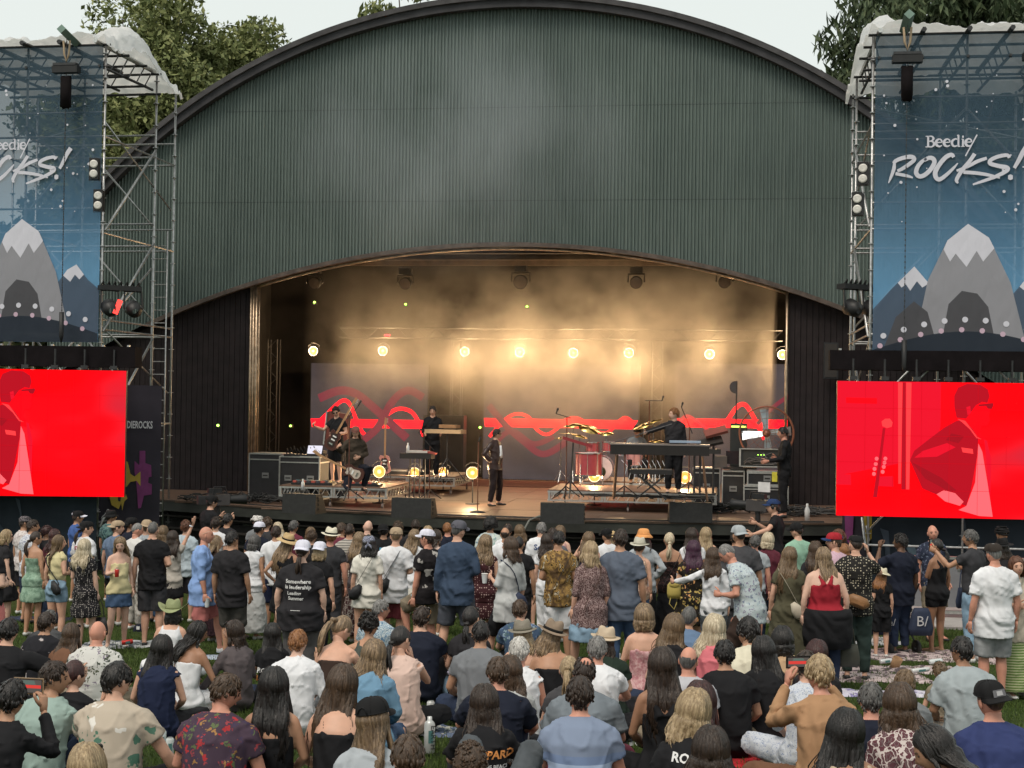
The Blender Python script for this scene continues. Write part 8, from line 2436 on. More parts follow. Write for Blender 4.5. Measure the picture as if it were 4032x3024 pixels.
# red box shaped pad and percussion stand at the left of the wide riser
ft = sthing('floor_tom', 'red floor tom on the left side of the wide riser', 'drum', (rs(2280,1935)[0], rr_[1] + 1.7, RT))
_k = kit; kit = ft
drum((0,0,.50),.30,.50, None, REDSH, 'shell')
kit = _k
for k in range(3): rod(ft, 'leg', [(.31 * math.cos(k * 2.09),.31 * math.sin(k * 2.09),.5),(.33 * math.cos(k * 2.09),.33 * math.sin(k * 2.09),0)], .010, CHROME)
pad = sthing('percussion_pad', 'red electronic drum pad tilted on a tripod stand', 'drum pad', rs(2245,1960),.2)
MB().box((.12,0,1.12),(.62,.30,.06), rot=Matrix.Rotation(.28,3, 'Y')).build('pad', plain('pad_red', (.26,.03,.035),.4), pad)
rod(pad, 'pole', [(0,.02,.1),(.05,.02,1.1)], .016)
for k in range(3): rod(pad, 'leg', [(0,.02,.35),(.32 * math.cos(k * 2.09 + .4),.02 + .32 * math.sin(k * 2.09 + .4),.01)], .012)
MB().lathe([(.001,.02),(.22,0)], 20,(-.08,.05,1.28)).build('cymbal', GOLD, pad)
# stage piano with legs and a bench on a cross frame
pn = sthing('stage_piano', 'long black stage piano on splayed legs on the wide riser', 'keyboard', (rs(2405,1966)[0], rs(2405,1966)[1], RT),.03)
MB().box((.95,.22,.99),(1.95,.50,.19)).build('case', plain('piano_black', (.016,.013,.012),.35), pn)
MB().box((.95,.22,1.10),(1.97,.52,.025)).build('lid', plain('piano_grey', (.20,.17,.16),.35), pn)
for (x, dx) in ((.10,-.05),(1.80,.10)):
 for y in (.02,.42): rod(pn, 'leg', [(x, y, .87),(x + dx, y, .0)], .022, plain('leg_bronze', (.20,.12,.08),.3,.8))
MB().box((1.45,.25,1.16),(.62,.35,.04)).build('paper', plain('blue_paper', (.25,.32,.42),.6), pn)
bn = sthing('keyboard_bench', 'black padded bench on a cross frame before the stage piano', 'bench', (rs(2565,1968)[0], rs(2565,1968)[1] - .1, RT),.0)
MB().box((0,0,.56),(.82,.30,.09)).build('seat', plain('black_vinyl', (.018,.016,.016),.4), bn)
MB().box((0,0,.612),(.80,.28,.015)).build('seat_top', plain('grey_vinyl', (.10,.09,.085),.35), bn)
for y in (-.11,.11):
 rod(bn, 'cross_bar', [(-.30, y, .02),(.28, y, .50)], .014); rod(bn, 'cross_bar', [(.30, y, .02),(-.28, y, .50)], .014)
# two tiered synth stand
sy = sthing('synth_stand', 'two tilted synthesizers on a column stand right of the piano', 'keyboard', (rs(2755,1950)[0], rs(2755,1950)[1], RT),.12)
for x in (-.12,0,.28): rod(sy, 'column', [(x, 0,0),(x, 0,.9 if x < .1 else 1.3)], .022)
MB().box((0,-.05,.93),(.82,.30,.10)).build('keyboard', plain('synth_dark', (.028,.024,.022),.45), sy)
MB().box((.20,-.02,1.12),(.52,.26,.06), rot=Matrix.Rotation(-.22,3, 'Y') @ Matrix.Rotation(.5,3, 'X')).build('keyboard', plain('synth_dark', (.028,.024,.022),.45), sy)
MB().box((.32,.02,1.34),(.48,.26,.06), rot=Matrix.Rotation(-.28,3, 'Y') @ Matrix.Rotation(.5,3, 'X')).build('keyboard', plain('synth_rust', (.20,.055,.04),.45), sy)
MB().box((.0,0,.03),(.6,.4,.04)).build('foot', DARKSTEEL, sy)
# keyboard on a stand for the shaded musician
ky = sthing('small_keyboard', 'small cream keyboard on a tripod by the shaded musician', 'keyboard', (rs(1755,1895)[0], rs(1755,1895)[1] + .1, RT),-.25)
MB().box((-.05,0,1.18),(.95,.32,.09)).build('case', plain('cream_case', (.42,.30,.18),.5), ky)
MB().box((.05,.02,1.30),(.45,.25,.08)).build('module', plain('module_wood', (.25,.14,.07),.5), ky)
rod(ky, 'pole', [(0,0,.1),(0,0,1.14)], .02)
for k in range(3): rod(ky, 'leg', [(0,0,.55),(.45 * math.cos(k * 2.09 + .3),.45 * math.sin(k * 2.09 + .3),.01)], .014)
ph_ = sthing('pedal_case', 'silver edged case lying on the rear left riser', 'case', (rm[0] + .15, rm[1] + .5, RT))
MB().box((.8,.2,.06),(1.65,.45,.12)).build('body', BLACK, ph_); MB().box((.8,-.03,.10),(1.67,.02,.03)).build('edge', ALU, ph_)
# small gear table with a bottle
tb = sthing('gear_table', 'narrow gear table with synth and bottle left of the singer', 'table', at_s(1640,1985),-.05)
MB().box((0,0,1.10),(.74,.34,.12)).build('top', plain('table_dark', (.02,.018,.017),.5), tb)
for x in (-.16,-.06,.06,.18): rod(tb, 'leg', [(x, 0,1.05),(x * 1.1,.0,.0)], .016)
gt_ = sthing('desktop_synth', 'pale desktop synthesizer lying on the gear table', 'synthesizer', (0,0,0)); gt_.matrix_world = tb.matrix_basis @ Matrix.Translation((.02,0,1.17))
MB().box((.0,0,.03),(.50,.26,.05)).build('case', plain('pale_case', (.50,.46,.42),.5), gt_); MB().box((.28,-.02,.02),(.30,.2,.04), rot=Matrix.Rotation(.2,3, 'Y')).build('side_panel', plain('module_red', (.30,.06,.05),.5), gt_)
def bottle(M_, label, s=1.0, col=(.60,.60,.60)):
 o = thing('bottle', label, 'bottle'); o.matrix_world = M_
 MB().lathe([(.001,0),(.035 * s, 0),(.036 * s, .15 * s),(.015 * s, .20 * s),(.015 * s, .23 * s),(.001,.232 * s)], 12).build('body', plain('bottle_%d' % int(col[0] * 100), col, .35), o, True)
 MB().lathe([(.017 * s, .20 * s),(.017 * s, .235 * s),(.001,.236 * s)], 10).build('cap', WHITE, o)
def Wm(q): return MS @ Matrix.Translation(q)
tq = at_s(1640,1985)
bottle(Wm((tq[0] - .22, tq[1], 2.46)), 'small bottle standing on the narrow gear table')
bottle(Wm((at_s(3178,2050)[0], at_s(3178,2050)[1], 1.3)), 'white bottle at the right end of the stage edge', 1.5)
bottle(Wm((at_s(2788,2052)[0], at_s(2788,2052)[1], 1.3)), 'white bottle beside the rightmost floor monitor', 1.2)
bottle(Wm((at_s(1192,1930, RT)[0], at_s(1192,1930, RT)[1], RT)), 'white bottle on the left riser by the road case')
# electric guitars
def guitar(M_, label, body_c, neck_l=.62, plate=None):
 o = thing('electric_guitar', label, 'guitar'); o.matrix_world = M_
 out = [(0,.20),(.09,.17),(.13,.08),(.105,0),(.13,-.09),(.155,-.18),(.10,-.25),(0,-.27),(-.11,-.24),(-.16,-.15),(-.12,-.05),(-.095,.03),(-.15,.12),(-.12,.19),(-.05,.17)]
 n = len(out)
 MB().add([(x, 0, z) for x, z in out] + [(x, .045, z) for x, z in out], [tuple(range(n))[::-1], tuple(range(n, 2 * n))] + [(k, (k + 1) % n, (k + 1) % n + n, k + n) for k in range(n)]).build('body', body_c, o)
 MB().poly([(x * .62,-.004, z * .7 - .01) for x, z in out]).build('pickguard', plate or plain('pickguard_dark', (.03,.015,.012),.4), o)
 MB().box((0,-.008,.14 + neck_l / 2),(.040,.03, neck_l)).build('neck', plain('maple_neck', (.35,.20,.10),.45), o)
 MB().add([(-.03,-.02,.14 + neck_l),(.03,-.02,.14 + neck_l),(.055,-.02,.30 + neck_l),(-.01,-.02,.33 + neck_l)], [(0,1,2,3)]).build('headstock', plain('maple_neck', (.35,.20,.10),.45), o)
 for k in range(4): MB().box((.062,-.02,.19 + neck_l + .035 * k),(.03,.012,.012)).build('tuner', CHROME, o)
 for z in (-.02,.06): MB().box((0,-.012, z),(.09,.012,.03)).build('pickup', WHITE, o)
 MB().box((0,-.012,-.12),(.09,.015,.035)).build('bridge', CHROME, o)
 return o
gq = S_of(1395,1935, RZ)
guitar(MS @ Matrix.Translation((gq.x + .02, gq.y - .30, RT + .42)) @ Matrix.Rotation(-1.12,4, 'Y') @ Matrix.Rotation(.0,4, 'X') @ Matrix.Translation((0,0,.0)) @ Matrix.Rotation(math.pi, 4, 'Z') @ Matrix.Rotation(math.pi, 4, 'Z'), 'dark offset guitar played by the crouching guitarist, neck pointing up right', plain('sunburst', (.07,.025,.018),.3),.60, plain('pg_cream', (.45,.38,.32),.4))
bq = S_of(1322,1905, RZ)
guitar(MS @ Matrix.Translation((bq.x + .02, bq.y - .32, RT + 1.02)) @ Matrix.Rotation(.5,4, 'Y'), 'dark bass guitar held by the standing bassist', plain('sunburst', (.07,.025,.018),.3),.75)
sg = S_of(1518,1880, RT)
guitar(MS @ Matrix.Translation((sg.x, sg.y - .1, RT + .36)), 'pink bass guitar resting upright on a floor stand', plain('shell_pink', (.56,.24,.20),.35),.80)
st_ = sthing('guitar_stand', 'black guitar stand holding the pink bass', 'guitar stand', (sg.x, sg.y, RT))
for x in (-.16,.16): rod(st_, 'leg', [(0,.02,.45),(x, -.12,.0)], .01)
rod(st_, 'leg', [(0,.02,.45),(0,.25,0)], .01)
# pedal boards along the left riser front
for (dx, w_, lb) in ((.30,.95, 'left pedal board with small coloured effect pedals'),(1.45,.85, 'right pedal board with pale effect pedals')):
 pb = sthing('pedal_board', lb, 'pedal board', (rl[0] + dx + w_ / 2 - .1, rl[1] + .38, RT))
 MB().box((0,0,.03),(w_, .36,.05)).build('board', BLACK, pb)
 r_ = random.Random(int(dx * 100))
 for i in range(8):
  for j in range(2):
   MB().box((-w_ / 2 + .07 + i * (w_ - .1) / 8,-.08 + .16 * j, .075),(.075,.12,.04)).build('effect_pedal', plain('pedal_%d' % ((i * 3 + j) % 6), [(.40,.08,.06),(.10,.25,.30),(.45,.40,.35),(.05,.05,.06),(.35,.28,.10),(.18,.10,.25)][(i * 3 + j) % 6], .4), pb)
# road cases
CASE = plain('case_black', (.016,.016,.018),.5,0,.25,8)
def road_case(q, w_, d, h, label, rz=0.0, handles=1, mark=None):
 root = sthing('road_case', label, 'road case', q, rz)
 MB().box((0,0, h / 2 + .0),(w_ - .01, d - .01, h - .01)).build('panel', CASE, root)
 e = MB()
 for z in (.015, h - .015, h * .86):
  e.box((0,-d / 2, z),(w_ + .01,.022,.028)); e.box((w_ / 2,0, z),(.022, d, .028)); e.box((-w_ / 2,0, z),(.022, d, .028))
 e.box((0,0, h),(w_, d, .012))
 for x in (-w_ / 2, w_ / 2): e.box((x, -d / 2, h / 2),(.03,.03, h))
 e.build('edge', ALU, root)
 for k in range(handles):
  x = 0 if handles == 1 else (-.28 + .56 * k) * w_
  hd = MB().box((x, -d / 2 - .012, h * .5),(.17,.014,.13)).build('handle_dish', plain('dish_steel', (.35,.35,.35),.35,.8), root)
  MB().box((x, -d / 2 - .022, h * .5),(.12,.012,.03)).build('handle', RUBBER, hd)
 if mark:
  tm = text_mesh(mark, .11, PRW, 'lettering', 'CENTER'); o = link('lettering', tm, root); o.location = (.22 * w_, -d / 2 - .016, h * .16)
 return root
cq = at_s(1152,1975)
road_case((cq[0], cq[1] + .9,1.3),.98,.7,1.02, 'black road case numbered 40 left of the guitarists', -.05,2, '40')
road_case((cq[0] - 1.0, cq[1] + 1.5,1.3),.85,.7,1.05, 'black road case by the left proscenium post', -.1,1)
r1 = at_s(2886,1998)
road_case((r1[0], r1[1] + .5,1.3),.50,.6,.84, 'tall black road case at the right end of the wide riser', .0,1)
r2 = at_s(3015,2010)
road_case((r2[0], r2[1] + .3,1.3),.98,.6,.55, 'low black road case behind the right camera operator', .0,1)
road_case((r2[0] + .03, r2[1] + .35,1.86),.88,.6,.32, 'middle road case in the right hand stack, with yellow tag', .0,1)
MB().box((.16,-.32,.20),(.12,.012,.22)).build('tag', plain('yellow_tag', (.55,.50,.05),.6), bpy.data.objects['road_case.004'])
road_case((r1[0] - .62, r1[1] + .9,1.3),.62,.6,.88, 'grey rack case behind the synth stand', .0,1)
rack = sthing('equipment_rack', 'open silver edged rack with green lights beneath the fan', 'rack', (r2[0] - .05, r2[1] + .8,2.26)); rack.scale = (1,1,.56)
MB().box((0,.1,.36),(1.05,.5,.70)).build('body', plain('rack_inside', (.02,.022,.022),.6), rack)
for a_ in ((0,-.17,.0,1.1,.04),(0,-.17,.72,1.1,.04)): MB().box(a_[:3], (a_[3], .04, a_[4])).build('rail', ALU, rack)
for x in (-.53,.53): MB().box((x, -.17,.36),(.04,.04,.74)).build('rail', ALU, rack)
r_ = random.Random(9)
for k in range(14): MB().tube([(r_.uniform(-.45,.45),-.17, r_.uniform(.1,.6)),(r_.uniform(-.45,.45),-.24, r_.uniform(.05,.4)),(r_.uniform(-.45,.45),-.18, r_.uniform(.05,.3))], .010,5).build('cable', plain('cable_grey', (.10,.09,.09),.5), rack)
for k in range(3): MB().box((-.12 + .07 * k, -.155,.48),(.03,.01,.015)).build('status_light', GREENLED, rack)
mixer = sthing('laptop_desk', 'black mixing desk and dark monitor on the right hand cases', 'mixing desk', (r1[0] + .15, r1[1] + .35,2.17)); mixer.scale = (.9,1,.8)
MB().box((0,0,.03),(.85,.5,.06)).build('desk', BLACK, mixer)
MB().box((-.05,.2,.33),(.62,.04,.38)).build('screen', plain('dark_screen', (.02,.012,.014),.25), mixer)
MB().box((-.5,.12,.2),(.34,.3,.34)).build('speaker', plain('amp_grey', (.07,.06,.055),.6), mixer)
for k in range(6): MB().box((.1 + .05 * k, -.15,.07),(.03,.2,.02)).build('fader', plain('pedal_2', (.45,.40,.35),.4), mixer)
amp = sthing('green_lit_rack', 'tall narrow rack with a yellow green light strip', 'rack', (r1[0] + .12, r1[1] + 1.1,1.3)); amp.scale = (.8,1,.92)
MB().box((0,0,1.05),(.50,.5,2.1)).build('body', plain('rack_inside', (.02,.022,.022),.6), amp)
MB().box((0,-.26,2.02),(.44,.01,.05)).build('light_strip', emis('strip_green', (.75,.85,.15),1.6), amp)
# the big fan
fq = on_plane(3018,1706, r2[1] + .9)
fan = sthing('drum_fan', 'large round fan with rust coloured rim and four silver blades', 'fan', (fq.x, fq.y, fq.z))
RUST = plain('rust_rim', (.20,.075,.045),.45,.4)
MB().lathe([(.60,-.10),(.64,-.10),(.64,.10),(.60,.10),(.60,-.10)], 40, axis=AX).build('rim', RUST, fan, True)
for k in range(20):
 a = k * math.pi / 10
 rod(fan, 'guard_wire', [(.06 * math.cos(a),-.09,.06 * math.sin(a)),(.61 * math.cos(a),-.10,.61 * math.sin(a))], .004, RUST, 4)
for rr2 in (.2,.35,.5): rod(fan, 'guard_ring', [(rr2 * math.cos(k * .2618),-.095, rr2 * math.sin(k * .2618)) for k in range(25)], .004, RUST, 4)
for k in range(4):
 a = k * math.pi / 2 + .12
 m_ = Matrix.Rotation(-a, 3, 'Y')
 vs = [m_ @ Vector(p) for p in ((.06,.03,-.05),(.56,.06,-.11),(.56,-.04,.10),(.06,-.02,.06))]
 vs2 = [p + Vector((0,.012,0)) for p in vs]
 MB().add(vs + vs2, [(0,1,2,3),(7,6,5,4),(0,4,5,1),(1,5,6,2),(2,6,7,3),(3,7,4,0)]).build('blade', plain('blade_silver', (.50,.56,.60),.3,.7), fan)
MB().lathe([(.001,.1),(.09,.08),(.10,-.08),(.001,-.10)], 16, axis=AX).build('hub', RUST, fan, True)
MB().box((0,.05,-.66),(.7,.3,.06)).build('foot', DARKSTEEL, fan)
pq = on_plane(2894,1800, r1[1] + .9)
flag = sthing('pole_with_disc', 'thin tall pole topped by a dark half disc', 'stand', (pq.x, pq.y, 1.3))
zt_ = on_plane(2898,1500, r1[1] + .9).z - 1.3
rod(flag, 'pole', [(0,0,0),(.02,0, zt_)], .018)
MB().add([(0,0, zt_)] + [(-.15 * math.sin(math.pi * k / 12),0, zt_ - .15 + .15 * math.cos(math.pi * k / 12)) for k in range(13)] + [(.0,.03, zt_)] + [(-.15 * math.sin(math.pi * k / 12),.03, zt_ - .15 + .15 * math.cos(math.pi * k / 12)) for k in range(13)],
 [tuple(range(14)), tuple(range(27,13,-1))] + [(k, k + 14, k + 15, k + 1) for k in range(1,13)]).build('half_disc', plain('disc_grey', (.05,.045,.045),.5), flag)
lx = sthing('monitor_desk', 'cluttered monitor desk with a bright tablet at the left of the stage', 'desk', (cq[0] + .1, cq[1] + .8,2.34))
MB().box((0,0,.0),(1.0,.5,.05)).build('desk', BLACK, lx)
MB().box((.22,-.15,.14),(.34,.03,.20), rot=Matrix.Rotation(-.5,3, 'X')).build('tablet', emis('tablet_screen', (.72,.70,.80),1.0), lx)
MB().box((.22,.0,.06),(.4,.3,.12)).build('stand', RUBBER, lx)
for k in range(10): MB().tube([(-.5 + .09 * k, -.05,.03),(-.45 + .08 * k, -.15,.16 + .03 * (k % 3)),(-.4 + .09 * k, -.1,.02)], .012,5).build('cable', RUBBER, lx)
lb_ = sthing('lit_organ', 'wooden cabinet with painted amber glow beside the numbered road case', 'cabinet', (on_plane(1228,1870, cq[1] + 1.3).x, cq[1] + 1.3,1.3))
MB().box((0,0,.5),(.52,.4,1.0)).build('cabinet', plain('organ_wood', (.25,.14,.06),.5), lb_)
MB().box((0,-.205,.52),(.42,.012,.86)).build('glow_front', emis('amber_glow_paint', (.95,.58,.17),1.0), lb_)  # front emits amber to imitate lamp light falling on the case
for x in (-.12,.04,.15): MB().box((x, -.215,.5),(.012,.01,.8)).build('slat', plain('organ_wood', (.25,.14,.06),.5), lb_)
tk = sthing('keyboard_rack', 'tilted red brown panel rack behind the bassist', 'rack', (cq[0] + .45, cq[1] + 2.2,1.3)); tk.scale = (.7,.8,.95)
MB().box((0,0,1.75),(.75,.3,.8), rot=Matrix.Rotation(.12,3, 'Y')).build('panel', plain('rack_red', (.13,.035,.025),.5), tk)
MB().box((-.42,-.02,1.75),(.05,.34,.85), rot=Matrix.Rotation(.12,3, 'Y')).build('edge', ALU, tk)
MB().box((0,0,.68),(.6,.3,1.35)).build('column', CASE, tk)
for k in range(2):
 tc = sthing('speaker_cabinet', ['left tall black cabinet upstage of the singer', 'right tall black cabinet upstage of the singer'][k], 'speaker cabinet', (on_floor(1810 + 60 * k, 1880,1.3).x - .3 + .14 * k, 6.6,1.3))
 MB().box((0,0,.98),(.62,.5,1.95)).build('body', CASE, tc); MB().box((0,-.26,.98),(.54,.02,1.85)).build('grille', plain('cab_grille', (.03,.026,.024),.8), tc)
for (u, v, lb) in ((1075,1500, 'slim dark upright truss left of the left video wall'),(1795,1500, 'slim dark upright truss between left and middle video walls'),(2585,1500, 'slim dark upright truss between middle and right video walls')):
 q = on_plane(u, 1600,8.0)
 t_ = sthing('upright_truss', lb, 'truss', (q.x, 8.0,1.3))
 for dx in (-.15,.15):
  for dy in (-.15,.15): rod(t_, 'chord', [(dx, dy, 0),(dx, dy, 4.2)], .02)
 for k in range(14): rod(t_, 'brace', [(-.15,-.15,.3 * k),(.15,-.15,.3 * k + .3)] if k % 2 else [(.15,-.15,.3 * k),(-.15,-.15,.3 * k + .3)], .01)
# cables heaped at both ends and along the edge
def cables(label, q, sx, sy, n, h=.14, seed=1, mat=None):
 r_ = random.Random(seed)
 root = sthing('cable_heap', label, 'cables', q)
 for k in range(n):
  cx_, cy_, r0 = r_.uniform(-sx * .45, sx * .45), r_.uniform(-sy * .4, sy * .4), r_.uniform(.15,.45)
  a0 = r_.uniform(0,6.28); pts = []
  for i in range(14):
   a = a0 + i * .5
   pts.append((cx_ + r0 * 1.5 * math.cos(a) + .03 * i * r_.uniform(-1,1), cy_ + r0 * .7 * math.sin(a),.02 + h * r_.random() * (1 - abs(cx_) / sx)))
  MB().tube(pts, .013,5).build('cable', mat or RUBBER, root, True)
cables('heap of black cables on the left end of the stage', at_s(960,1978),2.6,.8,26,.22,3)
cables('heap of grey cables on the right end of the stage', at_s(3160,2030),1.9,.7,22,.20,5, plain('cable_greyblack', (.05,.048,.048),.5))
cables('tangle of cables at the right end of the wide riser', at_s(2850,2020),1.0,.6,14,.25,7)
cables('cables around the piano legs on the wide riser', rs(2560,1962),2.0,.5,10,.05,9)
ec = sthing('edge_cable', 'long thin cable lying along the front edge of the stage', 'cable', (0,0,1.3))
rod(ec, 'cable', [(x, y_front(x) + .22 + .05 * math.sin(x * 3.1),.012) for x in np.linspace(-6.6,7,60)], .014, RUBBER, 5)
rod(ec, 'cable', [(x, y_front(x) + .12 + .04 * math.sin(x * 2.3 + 1),.012) for x in np.linspace(-1.5,7,50)], .011, plain('cable_greyblack', (.05,.048,.048),.5),5)
rl_ = sthing('handrail', 'short metal stair rail at the front of the stage', 'handrail', (at_s(2030,2062)[0], y_front(.2) - .05,.3))
rod(rl_, 'rail', [(-.25,-.5,.2),(.12,-.1,.98),(.30,.0,1.06),(.8,.0,1.06)], .022, plain('rail_grey', (.20,.20,.18),.4,.6),8)
# video cameras
def tv_camera(w, yaw, label):
 root = thing('video_camera', label, 'video camera', w, yaw)
 MB().box((0,0,0),(.16,.42,.20)).build('body', plain('camera_grey', (.05,.045,.045),.45), root)
 MB().lathe([(.06,0),(.075,.10),(.085,.26),(.10,.34),(.085,.35)], 16,(0,.2,.0), axis=Matrix.Rotation(-math.pi / 2,3, 'X')).build('lens', BLACK, root, True)
 MB().box((-.05,-.05,.17),(.10,.26,.09)).build('viewfinder', BLACK, root)
 MB().box((0,-.30,.0),(.13,.18,.16)).build('battery', DARKSTEEL, root)
 MB().tube([(0,-.1,.10),(0,-.08,.24),(0,.14,.24),(0,.18,.10)], .014,6).build('handle', BLACK, root)
 MB().tube([(0,0,-.1),(0,0,-.3)], .05,8).build('tripod_head', BLACK, root)
 for k in range(3):
  a = k * 2.09
  MB().tube([(0,0,-.3),(.35 * math.cos(a),.35 * math.sin(a),-1.3)], .02,6).build('tripod_leg', BLACK, root)
 return root
c1 = at(858,1968,26.9); tv_camera(c1,-1.1, 'grey broadcast camera pointing right at the left end of the stage')
c2 = at(2985,1990,26.0); tv_camera(c2,.9, 'black broadcast camera in front of the right hand operator')
MB().box((0,-.12,.34),(.02,.24,.18)).build('paper_hood', plain('paper_white', (.6,.58,.58),.7), bpy.data.objects['video_camera.001'])
lq = on_plane(3272,1420,-.4)
ls = sthing('wall_speaker', 'small dark loudspeaker fixed high on the right wing', 'speaker', (lq.x, lq.y, lq.z))
MB().box((0,.15,0),(.34,.3,.85)).build('cabinet', CASE, ls); MB().box((0,-.005,0),(.28,.02,.78)).build('grille', plain('cab_grille', (.03,.026,.024),.8), ls)
sw_ = at(3510,2400,20.3); stl = thing('stroller', 'folded open black stroller with dark bags hanging on its handle', 'stroller', (sw_.x, 20.3, gz(20.3)),.3)
MB().tube([(-.2,0,.55),(0,.02,.9),(.2,0,.55)], [(.16,.18),(.20,.22),(.12,.16)], 10).build('hood', BLACKCLOTH, stl, True)
MB().box((0,.05,.45),(.42,.4,.25)).build('seat', BLACKCLOTH, stl)
for x in (-.22,.22):
 rod(stl, 'frame', [(x, -.35,1.0),(x, 0,.5),(x, .35,.12)], .014); rod(stl, 'frame', [(x, .15,.6),(x, -.3,.12)], .014)
 for y in (-.3,.35): MB().lathe([(.03,-.02),(.10,-.02),(.10,.02),(.03,.02),(.03,-.02)], 16,(x, y, .10), axis=Matrix.Rotation(math.pi / 2,3, 'Y')).build('wheel', RUBBER, stl, True)
for (dx, word, lb) in ((-.28, 'Beedie/', 'navy cloth bag with white lettering left on the stroller'),(.30, 'B/', 'navy cloth bag with cropped white lettering right on the stroller')):
 bg_ = thing('cloth_bag', lb, 'bag', (stl.location.x + dx, stl.location.y - .42, stl.location.z + .30))
 MB().tube([(0,0,.38),(0,0,.32),(0,.0,.1),(0,0,.0)], [(.10,.03),(.13,.05),(.18,.06),(.16,.04)], 14, side=(1,0,0)).build('body', MC['NAVY'], bg_, True)
 tm = text_mesh(word, .14 if len(word) > 2 else .2, PRW, 'lettering', 'CENTER'); o = link('lettering', tm, bg_); o.location = (.0,-.075,.14)
# == things lying on the lawn
def blanket(u, v, label, w_, d_, cols, rz=0.0, seed=1, bumpy=.05, kind='blotch', sc_=.55):
 p = at_z(u, v, .6)
 for _ in range(6): p = at_z(u, v, gz(p.y))
 n, m_ = 30,22
 r_ = random.Random(seed)
 vs, fs = [], []
 c_, s_ = math.cos(rz), math.sin(rz)
 for j in range(m_ + 1):
  for i in range(n + 1):
   x, y = (i / n - .5) * w_, (j / m_ - .5) * d_
   ed = 1 + .10 * mnoise.noise(Vector((x * 1.5 + seed, y * 1.5,1)))
   x2, y2 = (x * c_ - y * s_) * ed, (x * s_ + y * c_) * ed
   h = abs(mnoise.noise(Vector((x * 3.2, y * 3.2, seed)))) * bumpy + abs(mnoise.noise(Vector((x * 9, y * 9, seed + 4)))) * bumpy * .5
   vs.append((x2, y2, gz(p.y + y2) - gz(p.y) + (.012 if 0 < i < n and 0 < j < m_ else -.02) + h))
 for j in range(m_):
  for i in range(n):
   a = j * (n + 1) + i
   fs.append((a, a + 1, a + n + 2, a + n + 1))
 mt = P_('blanket_%d' % seed, cols[0], kind, cols[1:], sc_)
 o = MB().add(vs, fs).build('blanket', mt, None, True)
 o.location = (p.x, p.y, gz(p.y))
 tag(o, label, 'blanket', 'picnic blankets spread on the lawn')
PC = [(.40,.32,.32),(.10,.075,.085),(.50,.42,.42),(.46,.38,.38)]
GC = [(.36,.37,.38),(.07,.08,.10),(.52,.52,.52),(.42,.43,.44)]
blanket(3640,2585, 'crumpled pink and charcoal blanket right of the man in green trousers', 2.0,1.3, PC, -.1,1)
blanket(3540,2640, 'pink patterned blanket with a brown cup on it', 1.6,.7, PC, .05,2)
blanket(3390,2672, 'grey pink blanket nearer the tan sweater woman', 1.7,.7, PC, .0,3)
blanket(3330,2525, 'black and white blanket by the leggings', 1.6,1.0, GC, .1,4)
blanket(3490,2735, 'lilac printed blanket behind the grey haired man', 1.8,.5, [(.50,.48,.58),(.25,.22,.40),(.58,.56,.62),(.5,.5,.6)], 0,5)
blanket(1690,2820, 'striped white and navy blanket beside the water bottles', 1.4,.9, GC, .3,6)
blanket(1620,2880, 'dark blue and cream blanket in the lower middle', 1.3,.6, [(.10,.13,.20),(.5,.48,.42),(.05,.06,.09),(.4,.4,.4)], -.2,7)
blanket(1790,2755, 'white printed blanket by the backpack', 1.3,.5, GC, .1,8)
blanket(560,2540, 'black and white marbled blanket behind the navy blouse', 1.6,.7, GC, .1,9)
blanket(830,2590, 'pale blue mat beside the taupe top', 1.0,.5, [(.40,.46,.56),(.34,.40,.50),(.44,.5,.6),(.4,.46,.56)], .1,10,.01)
blanket(650,2870, 'turquoise and yellow striped towel at the lower left', 1.1,.5, [(.42,.55,.58),(.6,.58,.2),(.65,.66,.66),(.2,.35,.5)], .1,11,.03)
blanket(2470,2680, 'white lace blanket beside the black tank top', 1.1,.6, GC, .2,12)
blanket(3130,3000, 'bright red blanket at the bottom right', 1.1,.5, [(.42,.02,.03),(.35,.015,.02),(.48,.03,.04),(.4,.02,.03)], .1,13,.03)
blanket(2990,2930, 'folded brown cloth on the grass', .5,.35, [(.13,.06,.045),(.10,.05,.04),(.15,.07,.05),(.12,.06,.04)], .1,14,.03)
blanket(2520,2900, 'grey and white leaf print blanket under the black tank', 1.1,.9, GC, .3,15)
blanket(100,2440, 'navy blanket at the far left between the standing legs', 1.5,.6, [(.02,.03,.05),(.03,.04,.08),(.02,.03,.05),(.03,.03,.05)], 0,16)
blanket(1380,2860, 'crumpled grey towel by the tied halter', .7,.5, GC, .3,17)
def ground_at(u, v):
 p = at_z(u, v, .6)
 for _ in range(6): p = at_z(u, v, gz(p.y))
 return Vector((p.x, p.y, gz(p.y) + .02))
def can(u, v, label, r_=.034, h=.16, col=None, tilt=0.0, name='drink_can'):
 o = thing(name, label, 'can' if name == 'drink_can' else 'bottle', ground_at(u, v)); o.rotation_euler = (0, tilt, .3)
 if tilt: o.location.z += r_ + .03
 MB().lathe([(.001,0),(r_ * .8,0),(r_, .008),(r_, h * .93),(r_ * .8, h)], 18).build('body', col or plain('white_can', (.58,.60,.60),.35,.2), o, True)
 MB().lathe([(r_ * .8, h),(r_ * .76, h + .003),(.001, h + .001)], 18).build('lid', ALU, o)
 MB().box((0,-r_ - .0005, h * .55),(r_ * .9,.002, h * .4)).build('label', plain('label_teal', (.08,.20,.20),.5), o)
 return o
can(1695,2842, 'tall white can standing on the grass by the blanket edge', .036,.165)
bt = can(1690,2975, 'white metal bottle with dark lettering standing on the grass', .042,.24, None, 0, 'metal_bottle')
MB().lathe([(.03,.24),(.018,.255),(.018,.28),(.001,.281)], 14).build('cap', plain('white_can', (.58,.60,.60),.35,.2), bt, True)
